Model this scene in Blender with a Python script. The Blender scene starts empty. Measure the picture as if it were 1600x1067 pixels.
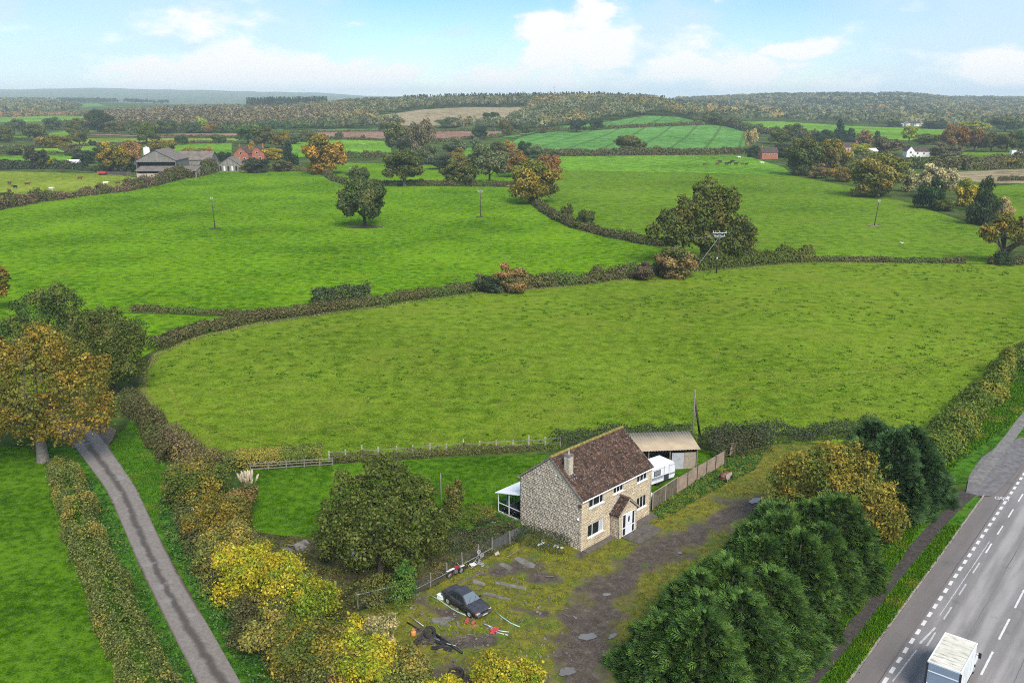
import bpy, bmesh, math, random
import numpy as np
from mathutils import Vector, Matrix, noise as mnoise

S = bpy.context.scene
COL = S.collection
# ---------------------------------------------------------------- camera
CAM_H, F, PITCH = 40.0, 1390.0, math.radians(15.4)
cam = bpy.data.cameras.new('camera'); cam_o = bpy.data.objects.new('camera', cam); COL.objects.link(cam_o)
cam.sensor_width = 36.0; cam.lens = 36.0 * F / 1600.0
cam.clip_start = 0.5; cam.clip_end = 60000
cam_o.location = (0, 0, CAM_H); cam_o.rotation_euler = (math.pi/2 - PITCH, 0, 0)
S.camera = cam_o
# ---------------------------------------------------------------- world
SUN_EL, SUN_AZ = math.radians(44), math.radians(160)     # azimuth clockwise from +Y (view direction): behind the camera, a little to the right
W = bpy.data.worlds.new('World'); S.world = W; W.use_nodes = True
nt = W.node_tree; nt.nodes.clear()
def wn(t, **k):
    n = nt.nodes.new(t)
    for a, b in k.items(): setattr(n, a, b)
    return n
def wl(a, b): nt.links.new(a, b)
def wmath(op, a, b=None, c=None):
    n = wn('ShaderNodeMath', operation=op)
    for i, v in enumerate((a, b, c)):
        if v is None: continue
        if isinstance(v, (int, float)): n.inputs[i].default_value = v
        else: wl(v, n.inputs[i])
    return n.outputs[0]
out = wn('ShaderNodeOutputWorld')
sky = wn('ShaderNodeTexSky', sky_type='NISHITA'); sky.sun_disc = False
sky.sun_elevation = SUN_EL; sky.sun_rotation = SUN_AZ
sky.altitude = 60; sky.air_density = 1.0; sky.dust_density = 0.0; sky.ozone_density = 3.0
hs = wn('ShaderNodeHueSaturation'); hs.inputs['Saturation'].default_value = 1.35; wl(sky.outputs[0], hs.inputs['Color'])
tint = wn('ShaderNodeMixRGB', blend_type='MULTIPLY'); tint.inputs[0].default_value = 1; tint.inputs[2].default_value = (.68, .78, 1.0, 1); wl(hs.outputs[0], tint.inputs[1])
bg1 = wn('ShaderNodeBackground'); bg1.inputs[1].default_value = 0.055; wl(tint.outputs[0], bg1.inputs[0])
tc = wn('ShaderNodeTexCoord')
mp = wn('ShaderNodeMapping'); mp.inputs['Scale'].default_value = (1, 1, 2.3); wl(tc.outputs['Generated'], mp.inputs[0])
n1 = wn('ShaderNodeTexNoise'); n1.inputs['Scale'].default_value = 5.5; n1.inputs['Detail'].default_value = 5; n1.inputs['Roughness'].default_value = .56; wl(mp.outputs[0], n1.inputs[0])
n2 = wn('ShaderNodeTexNoise'); n2.inputs['Scale'].default_value = 13; n2.inputs['Detail'].default_value = 8; n2.inputs['Roughness'].default_value = .58; wl(mp.outputs[0], n2.inputs[0])
n3 = wn('ShaderNodeTexNoise'); n3.inputs['Scale'].default_value = 3.1; n3.inputs['Detail'].default_value = 3; wl(mp.outputs[0], n3.inputs[0])
def pix_dir(px, py):
    u = (px-800)/F; v = (py-533.5)/F
    d = Vector((u, math.cos(PITCH)-math.sin(PITCH)*v, -(math.sin(PITCH)+math.cos(PITCH)*v)))
    return d.normalized()
def blob(px, py, wx, wy):
    """soft cumulus seat in direction of the cloud banks"""
    d = pix_dir(px, py)
    s = wn('ShaderNodeVectorMath', operation='SUBTRACT'); wl(tc.outputs['Generated'], s.inputs[0]); s.inputs[1].default_value = d
    m = wn('ShaderNodeVectorMath', operation='MULTIPLY'); wl(s.outputs[0], m.inputs[0]); m.inputs[1].default_value = (F/wx, F/wx, F/wy)
    l = wn('ShaderNodeVectorMath', operation='LENGTH'); wl(m.outputs[0], l.inputs[0])
    q = wmath('MULTIPLY', l.outputs['Value'], l.outputs['Value'])
    return wmath('EXPONENT', wmath('MULTIPLY', q, -1.0))
cum = None
for b in ((250, 125, 75, 48), (400, 112, 90, 56), (520, 125, 100, 44), (770, 125, 50, 28), (865, 85, 62, 70), (930, 70, 70, 70), (1120, 110, 150, 26), (1240, 80, 50, 18), (1550, 105, 90, 28), (285, 38, 60, 28), (1330, 132, 60, 18)):
    v = blob(*b); cum = v if cum is None else wmath('MAXIMUM', cum, v)
shape = wmath('ADD', wmath('MULTIPLY', cum, .74), wmath('MULTIPLY', wmath('SUBTRACT', n2.outputs[0], .5), 2.3))
dens1 = wn('ShaderNodeMapRange', interpolation_type='SMOOTHSTEP'); wl(shape, dens1.inputs[0]); dens1.inputs[1].default_value = .14; dens1.inputs[2].default_value = .60
dens2 = wn('ShaderNodeMapRange', interpolation_type='SMOOTHSTEP'); wl(n1.outputs[0], dens2.inputs[0]); dens2.inputs[1].default_value = .40; dens2.inputs[2].default_value = .60; dens2.inputs[4].default_value = .8
dens3 = wn('ShaderNodeMapRange', interpolation_type='SMOOTHSTEP'); wl(n3.outputs[0], dens3.inputs[0]); dens3.inputs[1].default_value = .30; dens3.inputs[2].default_value = .68; dens3.inputs[4].default_value = .65
dens = wmath('MAXIMUM', wmath('MAXIMUM', dens1.outputs[0], dens2.outputs[0]), dens3.outputs[0])
ccol = wn('ShaderNodeMixRGB'); ccol.inputs[1].default_value = (.66, .83, .98, 1); ccol.inputs[2].default_value = (1.0, 1.0, 1.0, 1)
wl(dens1.outputs[0], ccol.inputs[0])
bg2 = wn('ShaderNodeBackground'); bg2.inputs[1].default_value = 0.375; wl(ccol.outputs[0], bg2.inputs[0])
mx = wn('ShaderNodeMixShader'); wl(dens, mx.inputs[0]); wl(bg1.outputs[0], mx.inputs[1]); wl(bg2.outputs[0], mx.inputs[2])
wl(mx.outputs[0], out.inputs[0])
# ---------------------------------------------------------------- sun
sl = bpy.data.lights.new('sun', 'SUN'); sl.energy = 2.0; sl.angle = math.radians(32); sl.color = (1, .95, .87)
so = bpy.data.objects.new('sun', sl); COL.objects.link(so)
sd = Vector((math.sin(SUN_AZ)*math.cos(SUN_EL), math.cos(SUN_AZ)*math.cos(SUN_EL), math.sin(SUN_EL)))
so.rotation_euler = sd.to_track_quat('Z', 'Y').to_euler(); so.location = (60, -40, 120)
# ---------------------------------------------------------------- exposure
vs = S.view_settings; vs.view_transform = 'Standard'; vs.look = 'None'; vs.gamma = 1; vs.use_curve_mapping = False
vs.exposure = 1.5
cy = S.cycles
cy.max_bounces = 6; cy.diffuse_bounces = 3; cy.glossy_bounces = 2; cy.transmission_bounces = 4; cy.transparent_max_bounces = 8; cy.volume_bounces = 1
cy.use_adaptive_sampling = True; cy.adaptive_threshold = 0.02; cy.use_denoising = False
cy.pixel_filter_type = 'BLACKMAN_HARRIS'; cy.filter_width = 1.05
cy.caustics_reflective = False; cy.caustics_refractive = False

# ================================================================ helpers
def ray(px, py):
    u = (px-800)/F; v = (py-533.5)/F
    return u, math.cos(PITCH)-math.sin(PITCH)*v, -(math.sin(PITCH)+math.cos(PITCH)*v)
def G(px, py, z=0.0):
    a, b, c = ray(px, py); t = (CAM_H-z)/-c
    return Vector((a*t, b*t, z))
# ---- terrain: flat near ground, hills from ~700 m outward. ground seen at image row py at forward distance Y.
YS = [0, 600, 850, 1000, 1150, 1300, 1500, 1800, 2200, 2800, 3500, 5000, 9000, 12500]
TAB = {
 -600: {1500: 188, 1800: 180, 2200: 172, 2800: 162, 3500: 158, 5000: None, 9000: 143, 12500: 150},
 0:    {1500: 188, 1800: 180, 2200: 172, 2800: 161, 3500: 160, 5000: None, 9000: 140, 12500: 150},
 150:  {1150: 201, 1300: 194, 1500: 187, 1800: 178, 2200: 170, 2800: 163, 3500: 160, 5000: None, 9000: 138, 12500: 150},
 300:  {1000: 208, 1150: 198, 1300: 188, 1500: 180, 1800: 172, 2200: 168, 2800: 165, 3500: 163, 5000: None, 9000: 141, 12500: 150},
 450:  {1000: 207, 1150: 196, 1300: 187, 1500: 178, 1800: 167, 2200: 165, 2800: 164, 3500: 163, 5000: None, 9000: 144.5, 12500: 150},
 600:  {850: 219, 1000: 205, 1150: 191, 1300: 178, 1500: 167, 1800: 164, 2200: 163, 2800: 163, 3500: 162, 5000: None, 9000: 150, 12500: 153},
 750:  {850: 216, 1000: 203, 1150: 188, 1300: 175, 1500: 164, 1800: 160.5, 2200: 162, 2800: 163, 3500: 163, 5000: None, 9000: 156, 12500: 156},
 900:  {850: 214, 1000: 200, 1150: 184, 1300: 171, 1500: 161, 1800: 160, 2200: 161, 2800: 162, 3500: 163, 5000: None},
 1000: {850: 213, 1000: 196, 1150: 181, 1300: 170, 1500: 162, 1800: 162, 2200: 162, 2800: 161, 3500: 163, 5000: None},
 1100: {850: 214, 1000: 197, 1150: 187, 1300: 181, 1500: 178, 1800: 172, 2200: 165, 2800: 158, 3500: 158, 5000: None},
 1200: {850: 218, 1000: 204, 1150: 196, 1300: 191, 1500: 187, 1800: 180, 2200: 168, 2800: 153.5, 3500: 153, 5000: None},
 1400: {850: 220, 1000: 208, 1150: 201, 1300: 197, 1500: 191, 1800: 184, 2200: 168, 2800: 152, 3500: 151, 5000: None},
 1520: {1500: 192, 1800: 185, 2200: 175, 2800: 164, 3500: 156, 5000: 157},
 1700: {1500: 192, 1800: 185, 2200: 178, 2800: 169, 3500: 160, 5000: 152},
 2300: {1800: 185, 2200: 176, 2800: 166, 3500: 158, 5000: 153},
}
TPX = np.array(sorted(TAB))
def _zrow(Y, py):
    a, b, c = ray(800, py); return CAM_H + Y*c/b
TZ = np.array([[0.0 if TAB[p].get(y) is None else max(0.0, _zrow(y, TAB[p][y])) for y in YS] for p in TPX])
KA = F*1.0373
def T(x, y):
    if y < 600: return 0.0
    p = 800 + x/y*KA
    zc = [float(np.interp(y, YS, TZ[i])) for i in (0,)]
    i = int(np.searchsorted(TPX, p))
    if i <= 0: return float(np.interp(y, YS, TZ[0]))
    if i >= len(TPX): return float(np.interp(y, YS, TZ[-1]))
    f = (p-TPX[i-1])/(TPX[i]-TPX[i-1]); f = f*f*(3-2*f)
    return float(np.interp(y, YS, TZ[i-1]))*(1-f) + float(np.interp(y, YS, TZ[i]))*f
def GT(px, py):
    """where the sight line through a photo point meets the terrain"""
    a, b, c = ray(px, py)
    y = 20.0
    while y < 12000:
        st = max(1.0, y*.004)
        if CAM_H + c/b*(y+st) <= T(a/b*(y+st), y+st): break
        y += st
    lo, hi = y, y+st
    for _ in range(14):
        m = (lo+hi)/2
        if CAM_H + c/b*m <= T(a/b*m, m): hi = m
        else: lo = m
    x = a/b*hi
    return Vector((x, hi, T(x, hi)))

def empty(name, loc=(0, 0, 0), rz=0.0, scale=None):
    o = bpy.data.objects.new(name, None); COL.objects.link(o); o.empty_display_size = .5
    o.location = loc; o.rotation_euler = (0, 0, rz)
    if scale: o.scale = scale
    return o
def tag(o, label=None, cat=None, group=None, kind=None):
    if label: o['label'] = label
    if cat: o['category'] = cat
    if group: o['group'] = group
    if kind: o['kind'] = kind
    return o
def thing(name, label, cat, loc=(0, 0, 0), rz=0.0, group=None):
    return tag(empty(name, loc, rz), label, cat, group)
def link(name, me, mat=None, parent=None, loc=None, rz=None):
    o = bpy.data.objects.new(name, me); COL.objects.link(o)
    if mat is not None:
        if len(me.materials) == 0: me.materials.append(mat)
        elif me.materials[0] != mat:
            o.material_slots[0].link = 'OBJECT'; o.material_slots[0].material = mat
    if parent: o.parent = parent
    if loc is not None: o.location = loc
    if rz is not None: o.rotation_euler = (0, 0, rz)
    return o
def np_mesh(name, V, Q, attrs=None, smooth=False):
    """V (n,3); Q (m,k) faces of k corners; attrs: face float attributes"""
    V = np.ascontiguousarray(V, dtype=np.float32); Q = np.ascontiguousarray(Q, dtype=np.int32)
    m, k = Q.shape
    me = bpy.data.meshes.new(name)
    me.vertices.add(len(V)); me.vertices.foreach_set('co', V.ravel())
    me.loops.add(m*k); me.loops.foreach_set('vertex_index', Q.ravel())
    me.polygons.add(m); me.polygons.foreach_set('loop_start', np.arange(0, m*k, k, dtype=np.int32))
    if smooth: me.polygons.foreach_set('use_smooth', np.ones(m, dtype=bool))
    me.update(calc_edges=True)
    for nme, arr in (attrs or {}).items():
        a = me.attributes.new(nme, 'FLOAT', 'FACE'); a.data.foreach_set('value', np.ascontiguousarray(arr, dtype=np.float32))
    return me

class MB:
    """collects simple shapes, then becomes ONE mesh object"""
    def __init__(s): s.v = []; s.f = []; s.r = []
    def add(s, vs, fs, r=None):
        o = len(s.v); s.v += [tuple(p) for p in vs]; s.f += [tuple(i+o for i in f) for f in fs]
        s.r += [random.random() if r is None else r]*len(fs); return s
    def box(s, x0, x1, y0, y1, z0, z1, M=None, r=None, taper=0.0):
        t = taper
        vs = [(x0, y0, z0), (x1, y0, z0), (x1, y1, z0), (x0, y1, z0), (x0+t, y0+t, z1), (x1-t, y0+t, z1), (x1-t, y1-t, z1), (x0+t, y1-t, z1)]
        if M is not None: vs = [M @ Vector(p) for p in vs]
        return s.add(vs, [(3, 2, 1, 0), (4, 5, 6, 7), (0, 1, 5, 4), (1, 2, 6, 5), (2, 3, 7, 6), (3, 0, 4, 7)], r)
    def bar(s, a, b, w, h=None, up=(0, 0, 1)):
        a = Vector(a); b = Vector(b); d = (b-a); h = h or w
        x = d.normalized(); u = Vector(up)
        if abs(x.dot(u)) > .98: u = Vector((1, 0, 0))
        y = u.cross(x).normalized(); z = x.cross(y)
        vs = [a+y*i*w/2+z*j*h/2 for i, j in ((-1, -1), (1, -1), (1, 1), (-1, 1))] + [b+y*i*w/2+z*j*h/2 for i, j in ((-1, -1), (1, -1), (1, 1), (-1, 1))]
        return s.add(vs, [(3, 2, 1, 0), (4, 5, 6, 7), (0, 1, 5, 4), (1, 2, 6, 5), (2, 3, 7, 6), (3, 0, 4, 7)])
    def tube(s, pts, rads, n=6, cap=True):
        pts = [Vector(p) for p in pts]
        if not hasattr(rads, '__len__'): rads = [rads]*len(pts)
        vs = []; fs = []
        ref = Vector((.31, .93, .17))
        for i, p in enumerate(pts):
            d = (pts[min(i+1, len(pts)-1)]-pts[max(i-1, 0)])
            d = d.normalized() if d.length > 1e-9 else Vector((0, 0, 1))
            a = d.cross(ref).normalized(); b = d.cross(a)
            for k in range(n):
                t = 2*math.pi*k/n; vs.append(p+(a*math.cos(t)+b*math.sin(t))*rads[i])
        for i in range(len(pts)-1):
            for k in range(n):
                fs.append((i*n+k, i*n+(k+1) % n, (i+1)*n+(k+1) % n, (i+1)*n+k))
        if cap: fs.append(tuple(range(n))[::-1]); fs.append(tuple((len(pts)-1)*n+k for k in range(n)))
        return s.add(vs, fs)
    def lathe(s, prof, n=16, M=None, closed=False):
        vs = []; fs = []
        for (r, z) in prof:
            for k in range(n):
                t = 2*math.pi*k/n; vs.append(Vector((r*math.cos(t), r*math.sin(t), z)))
        m = len(prof)
        for i in range(m if closed else m-1):
            j = (i+1) % m
            for k in range(n): fs.append((i*n+k, i*n+(k+1) % n, j*n+(k+1) % n, j*n+k))
        if M is not None: vs = [M @ p for p in vs]
        return s.add(vs, fs)
    def poly(s, pts, r=None): return s.add(pts, [tuple(range(len(pts)))], r)
    def prism(s, prof, axis, a, b):
        """2-D profile extruded: axis 'x': (y,z) profile from x=a to b; 'y': (x,z)"""
        n = len(prof)
        if axis == 'x': vs = [(a, p[0], p[1]) for p in prof]+[(b, p[0], p[1]) for p in prof]
        else: vs = [(p[0], a, p[1]) for p in prof]+[(p[0], b, p[1]) for p in prof]
        fs = [tuple(range(n)), tuple(range(2*n-1, n-1, -1))]+[(i, i+n, (i+1) % n+n, (i+1) % n) for i in range(n)]
        return s.add(vs, fs)
    def mesh(s, name, smooth=False, fix=True):
        me = bpy.data.meshes.new(name); me.from_pydata(s.v, [], s.f); me.update()
        if fix:
            bm = bmesh.new(); bm.from_mesh(me); bmesh.ops.recalc_face_normals(bm, faces=bm.faces); bm.to_mesh(me); bm.free()
        a = me.attributes.new('rnd', 'FLOAT', 'FACE'); a.data.foreach_set('value', s.r)
        if smooth: me.polygons.foreach_set('use_smooth', [True]*len(me.polygons))
        return me
    def build(s, name, mat, parent=None, loc=None, rz=None, smooth=False, bevel=0.0):
        o = link(name, s.mesh(name, smooth), mat, parent, loc, rz)
        if bevel:
            m = o.modifiers.new('bevel', 'BEVEL'); m.width = bevel; m.segments = 2; m.limit_method = 'ANGLE'
        return o

# ---------------------------------------------------------------- materials
class NT:
    def __init__(s, name):
        s.m = bpy.data.materials.new(name); s.m.use_nodes = True; s.t = s.m.node_tree; s.t.nodes.clear()
        s.out = s.n('ShaderNodeOutputMaterial')
    def n(s, t, **k):
        x = s.t.nodes.new(t)
        for a, b in k.items(): setattr(x, a, b)
        return x
    def l(s, a, b): s.t.links.new(a, b)
    def put(s, sock, v):
        if isinstance(v, (int, float)): sock.default_value = v
        elif isinstance(v, tuple): sock.default_value = (*v, 1) if len(v) == 3 and sock.type == 'RGBA' else v
        else: s.l(v, sock)
    def mth(s, op, a, b=None, c=None):
        x = s.n('ShaderNodeMath', operation=op)
        for i, v in enumerate((a, b, c)):
            if v is not None: s.put(x.inputs[i], v)
        return x.outputs[0]
    def mix(s, f, a, b, mode='MIX'):
        x = s.n('ShaderNodeMixRGB', blend_type=mode); s.put(x.inputs[0], f); s.put(x.inputs[1], a); s.put(x.inputs[2], b); return x.outputs[0]
    def noise(s, vec, scale, detail=4, rough=.55, dist=0.0):
        x = s.n('ShaderNodeTexNoise'); x.inputs['Scale'].default_value = scale; x.inputs['Detail'].default_value = detail
        x.inputs['Roughness'].default_value = rough; x.inputs['Distortion'].default_value = dist; s.l(vec, x.inputs['Vector']); return x.outputs[0]
    def ss(s, v, a, b, lo=0.0, hi=1.0):
        x = s.n('ShaderNodeMapRange', interpolation_type='SMOOTHSTEP'); s.put(x.inputs[0], v)
        x.inputs[1].default_value = a; x.inputs[2].default_value = b; x.inputs[3].default_value = lo; x.inputs[4].default_value = hi; return x.outputs[0]
    def attr(s, name): return s.n('ShaderNodeAttribute', attribute_name=name).outputs['Fac']
    def pos(s): return s.n('ShaderNodeNewGeometry').outputs['Position']
    def obj(s): return s.n('ShaderNodeTexCoord').outputs['Object']
    def ramp(s, f, stops):
        x = s.n('ShaderNodeValToRGB'); e = x.color_ramp.elements
        while len(e) < len(stops): e.new(.5)
        for i, (p, c) in enumerate(stops): e[i].position = p; e[i].color = (*c, 1)
        s.l(f, x.inputs[0]); return x.outputs[0]
    def bump(s, h, strength, dist):
        x = s.n('ShaderNodeBump'); x.inputs['Strength'].default_value = strength; x.inputs['Distance'].default_value = dist; s.l(h, x.inputs['Height']); return x.outputs[0]
    def principled(s, col, rough=.8, metal=0.0, spec=.3, normal=None, **k):
        x = s.n('ShaderNodeBsdfPrincipled'); s.put(x.inputs['Base Color'], col); s.put(x.inputs['Roughness'], rough)
        s.put(x.inputs['Metallic'], metal); s.put(x.inputs['Specular IOR Level'], spec)
        if normal is not None: s.l(normal, x.inputs['Normal'])
        for a, b in k.items(): s.put(x.inputs[a.replace('_', ' ')], b)
        s.l(x.outputs[0], s.out.inputs[0]); return s.m

MATS = {}
def M_(key, fn, *a, **k):
    if key not in MATS: MATS[key] = fn(key, *a, **k)
    return MATS[key]
def plain(name, c, rough=.75, var=.25, scale=3.0, metal=0.0, spec=.3, dirt=None, dirt_amt=.4, bump=0.0, world=False):
    t = NT(name); p = t.pos() if world else t.obj()
    nz = t.noise(p, scale, 5, .6)
    lo = tuple(x*(1-var) for x in c); hi = tuple(min(1, x*(1+var)) for x in c)
    col = t.ramp(nz, [(.3, lo), (.7, hi)])
    r = t.attr('rnd'); col = t.mix(1.0, col, t.ramp(r, [(0, (1-var*.5,)*3), (1, (1, 1, 1))]), 'MULTIPLY')
    if dirt: col = t.mix(t.ss(t.noise(p, scale*.45+.3, 6, .65), .48, .72, 0, dirt_amt), col, dirt)
    nm = t.bump(t.noise(p, scale*6, 4, .6), .5, bump) if bump else None
    return t.principled(col, rough, metal, spec, nm)
def glass(name, c=(.012, .015, .018), rough=.06):
    t = NT(name); return t.principled(c, rough, 0.0, .6)
def leaf(name, lo, mid, hi, alt=None, alt_amt=.5, trans=.22):
    g = 1.95; lo, mid, hi = (tuple(min(.8, x*g*k) for x in c) for c, k in ((lo, .82), (mid, 1), (hi, 1.2)))
    if alt: alt = tuple(min(.8, x*g) for x in alt)
    t = NT(name)
    col = t.ramp(t.attr('rnd'), [(0, lo), (.5, mid), (1, hi)])
    if alt:
        f = t.ss(t.attr('hue'), 1-alt_amt-.18, 1-alt_amt+.22)
        alo = tuple(x*.55 for x in alt); ahi = tuple(min(1, x*1.35) for x in alt)
        col = t.mix(f, col, t.ramp(t.attr('rnd'), [(0, alo), (.5, alt), (1, ahi)]))
    oi = t.n('ShaderNodeObjectInfo'); col = t.mix(1.0, col, oi.outputs['Color'], 'MULTIPLY')
    d = t.n('ShaderNodeBsdfDiffuse'); t.l(col, d.inputs[0])
    tr = t.n('ShaderNodeBsdfTranslucent'); t.l(col, tr.inputs[0])
    m = t.n('ShaderNodeMixShader'); m.inputs[0].default_value = trans; t.l(d.outputs[0], m.inputs[1]); t.l(tr.outputs[0], m.inputs[2])
    t.l(m.outputs[0], t.out.inputs[0]); return t.m
def grass(name, dark, mid, light, patch=.02, tuft=.6, dry=None, dry_amt=.3, bump=.12, lines=None):
    """pasture: large patches, tufts, fine blades, faint mowing or drilling lines"""
    t = NT(name); p = t.pos()
    a = t.noise(p, patch, 4, .55); b = t.noise(p, tuft, 5, .62); c = t.noise(p, tuft*6, 3, .7)
    f = t.mth('ADD', t.mth('MULTIPLY', a, .24), t.mth('ADD', t.mth('MULTIPLY', b, .40), t.mth('MULTIPLY', c, .36)))
    col = t.ramp(f, [(.40, tuple(x*.62 for x in dark)), (.46, dark), (.5, mid), (.545, light), (.61, tuple(min(.6, x*1.18) for x in light))])
    if dry: col = t.mix(t.ss(t.noise(p, patch*3.3, 6, .65, .4), .45, .7, 0, dry_amt), col, dry)
    tf = t.ss(t.noise(p, tuft*.55, 3, .6), .60, .70, 0, .55)
    col = t.mix(tf, col, tuple(x*.55 for x in dark))
    if lines:
        ang, sp, lc, amt = lines
        mp = t.n('ShaderNodeMapping'); mp.inputs['Rotation'].default_value = (0, 0, ang); t.l(p, mp.inputs[0])
        w = t.n('ShaderNodeTexWave'); w.inputs['Scale'].default_value = sp; w.inputs['Distortion'].default_value = .6; w.inputs['Detail'].default_value = 2; w.inputs['Detail Scale'].default_value = .3
        t.l(mp.outputs[0], w.inputs[0]); col = t.mix(t.ss(w.outputs[1], .93, .995, 0, amt), col, lc)
    h = t.mth('ADD', b, t.mth('MULTIPLY', c, .6))
    return t.principled(col, 1.0, 0.0, 0.0, t.bump(h, .8, bump))
# ================================================================ the land
RNG = np.random.default_rng(7); random.seed(7)
def WP(px, Y):
    x = (px-800)/KA*Y; return Vector((x, Y, T(x, Y)))
def PT(p):
    if len(p) == 3: return WP(p[0], p[2])
    return G(*p) if p[1] > 262 else GT(*p)
# ground sheet
cols = np.unique(np.concatenate([np.linspace(-2.6, -.75, 25), np.linspace(-.75, .75, 120), np.linspace(.75, 2.6, 25)]))
rows = np.unique(np.concatenate([np.geomspace(12, 600, 50), np.linspace(600, 1800, 80), np.linspace(1800, 3500, 50), np.geomspace(3500, 12500, 45), np.array(YS[1:], float)]))
V = []
for y in rows:
    for a in cols:
        x = a*y; z = T(x, y)
        if y > 3600: z += 9*mnoise.noise(Vector((x*.0012, y*.0009, 3)))*min(1, (y-3600)/2500)*(1 if z > 8 else .2)
        if y > 6500 and z > 15: z += 7*mnoise.noise(Vector((x*.0045, y*.003, 8)))+4*mnoise.noise(Vector((x*.012, y*.006, 2)))
        V.append((x, y, max(z, 0) if y > 600 else 0.0))
nc = len(cols); Q = []
for i in range(len(rows)-1):
    for j in range(nc-1): Q.append((i*nc+j, i*nc+j+1, (i+1)*nc+j+1, (i+1)*nc+j))
n0 = len(V); V += [(-200, -300, 0), (200, -300, 0), (12*cols[0], 12, 0), (12*cols[-1], 12, 0)]
Vn = np.array(V); Qn = np.array(Q)
me = np_mesh('ground', Vn, Qn)
M_('ground_grass', grass, (.030, .052, .012), (.05, .085, .018), (.075, .12, .022), .006, .05, dry=(.10, .085, .04), dry_amt=.5, bump=.3)
gr = link('ground', me, MATS['ground_grass']); gr['kind'] = 'structure'
mb = MB(); mb.poly([(-400, -300, -.02), (400, -300, -.02), (400, 14, -.02), (-400, 14, -.02)]); o = mb.build('ground', MATS['ground_grass']); o['kind'] = 'structure'

_zo = [0.006]
def sheet(name, pts, mat, dz=None, kind='structure', label=None):
    """a field or other surface lying on the ground; far ones are draped over the hills"""
    P = [PT(p) if not isinstance(p, Vector) else p for p in pts]
    ymax = max(p.y for p in P)
    bm = bmesh.new(); vs = [bm.verts.new((p.x, p.y, 0)) for p in P]; f = bm.faces.new(vs)
    bmesh.ops.triangulate(bm, faces=[f])
    if ymax > 595:
        y0 = min(p.y for p in P); cuts = [y for y in rows if y0 < y < ymax][::2]
        cuts = sorted(set(cuts) | set(y for y in YS if y0 < y < ymax))
        for y in cuts: bmesh.ops.bisect_plane(bm, geom=bm.verts[:]+bm.edges[:]+bm.faces[:], plane_co=(0, y, 0), plane_no=(0, 1, 0))
        x0 = min(p.x for p in P); x1 = max(p.x for p in P); st = max(12, (x1-x0)/26); x = x0+st
        while x < x1:
            bmesh.ops.bisect_plane(bm, geom=bm.verts[:]+bm.edges[:]+bm.faces[:], plane_co=(x, 0, 0), plane_no=(1, 0, 0)); x += st
    for v in bm.verts:
        v.co.z = T(v.co.x, v.co.y) + (.35 if v.co.y > 600 else 0) + (_zo[0] if dz is None else dz)
    if dz is None: _zo[0] += .004
    bmesh.ops.recalc_face_normals(bm, faces=bm.faces)
    if sum(f.normal.z for f in bm.faces) < 0: bmesh.ops.reverse_faces(bm, faces=bm.faces)
    me = bpy.data.meshes.new(name); bm.to_mesh(me); bm.free()
    o = link(name, me, mat); o['kind'] = kind
    if label: o['label'] = label
    return o
lush = M_('grass_lush', grass, (.052, .125, .003), (.088, .19, .005), (.135, .25, .008), .03, .55, dry=(.14, .215, .010), dry_amt=.5)
olive = M_('grass_olive', grass, (.084, .140, .008), (.112, .178, .011), (.145, .214, .016), .022, .5, dry=(.165, .19, .022), dry_amt=.5)
mid = M_('grass_mid', grass, (.062, .125, .007), (.095, .175, .010), (.13, .215, .015), .015, .35, dry=(.13, .17, .02), dry_amt=.55)
lite = M_('grass_light', grass, (.075, .165, .012), (.115, .24, .016), (.16, .30, .026), .012, .22, bump=.2)
yel = M_('grass_yellow', grass, (.11, .155, .014), (.165, .215, .022), (.21, .25, .034), .02, .3)
crop = M_('winter_crop', grass, (.065, .165, .032), (.09, .215, .044), (.115, .25, .056), .006, .12, bump=.1, lines=(math.radians(15), .0125, (.05, .09, .025), .6))
plough = M_('plough_soil', grass, (.19, .105, .075), (.25, .145, .10), (.30, .18, .13), .012, .15, bump=.2, lines=(.15, .06, (.11, .06, .045), .4))
stub = M_('stubble', grass, (.20, .155, .088), (.265, .21, .12), (.31, .25, .15), .008, .1, bump=.2, lines=(1.2, .035, (.11, .10, .045), .5))
lawn_m = M_('lawn_grass', grass, (.036, .092, .004), (.056, .13, .006), (.085, .17, .009), .09, 1.2)
MAIN = [(228, 585), (240, 552), (300, 532), (400, 508), (560, 485), (740, 460), (900, 447), (1000, 435), (1080, 425), (1270, 410), (1400, 411), (1510, 413), (1720, 416), (1900, 430), (1700, 510), (1560, 612), (1480, 676), (1370, 692), (1190, 692), (1080, 692), (860, 702), (520, 720), (345, 714), (290, 690), (240, 645), (215, 607)]
UPL = [(-260, 400), (-100, 350), (0, 327), (100, 310), (200, 300), (265, 286), (330, 268), (500, 268), (530, 287), (690, 291), (800, 293), (835, 322), (870, 345), (930, 365), (1040, 390), (1000, 435), (900, 446), (740, 459), (560, 482), (430, 496), (205, 488), (-260, 505)]
sheet('field', MAIN, olive); sheet('field', UPL, lush)
sheet('field', [(-100, 492), (205, 490), (430, 497), (400, 507), (300, 531), (236, 550), (150, 600), (-100, 640)], lush)
sheet('field', [(866, 264), (960, 267), (1080, 269), (1235, 274), (1330, 292), (1440, 324), (1530, 354), (1562, 382), (1545, 412), (1270, 409), (1080, 422), (1040, 389), (930, 364), (870, 344), (838, 322), (850, 285)], mid)
sheet('field', [(855, 246), (1165, 243), (1225, 262), (1240, 275), (1080, 270), (960, 268), (862, 265)], lite)
sheet('field', [(505, 268), (530, 286), (690, 290), (800, 292), (835, 300), (840, 268), (640, 257), (520, 254)], lush)
sheet('field', [(-120, 360), (0, 326), (100, 309), (200, 299), (262, 285), (255, 276), (215, 278), (170, 272), (0, 268), (-120, 266)], yel)
sheet('field', [(455, 220), (610, 219), (612, 242), (535, 244), (455, 247)], lite)
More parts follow.
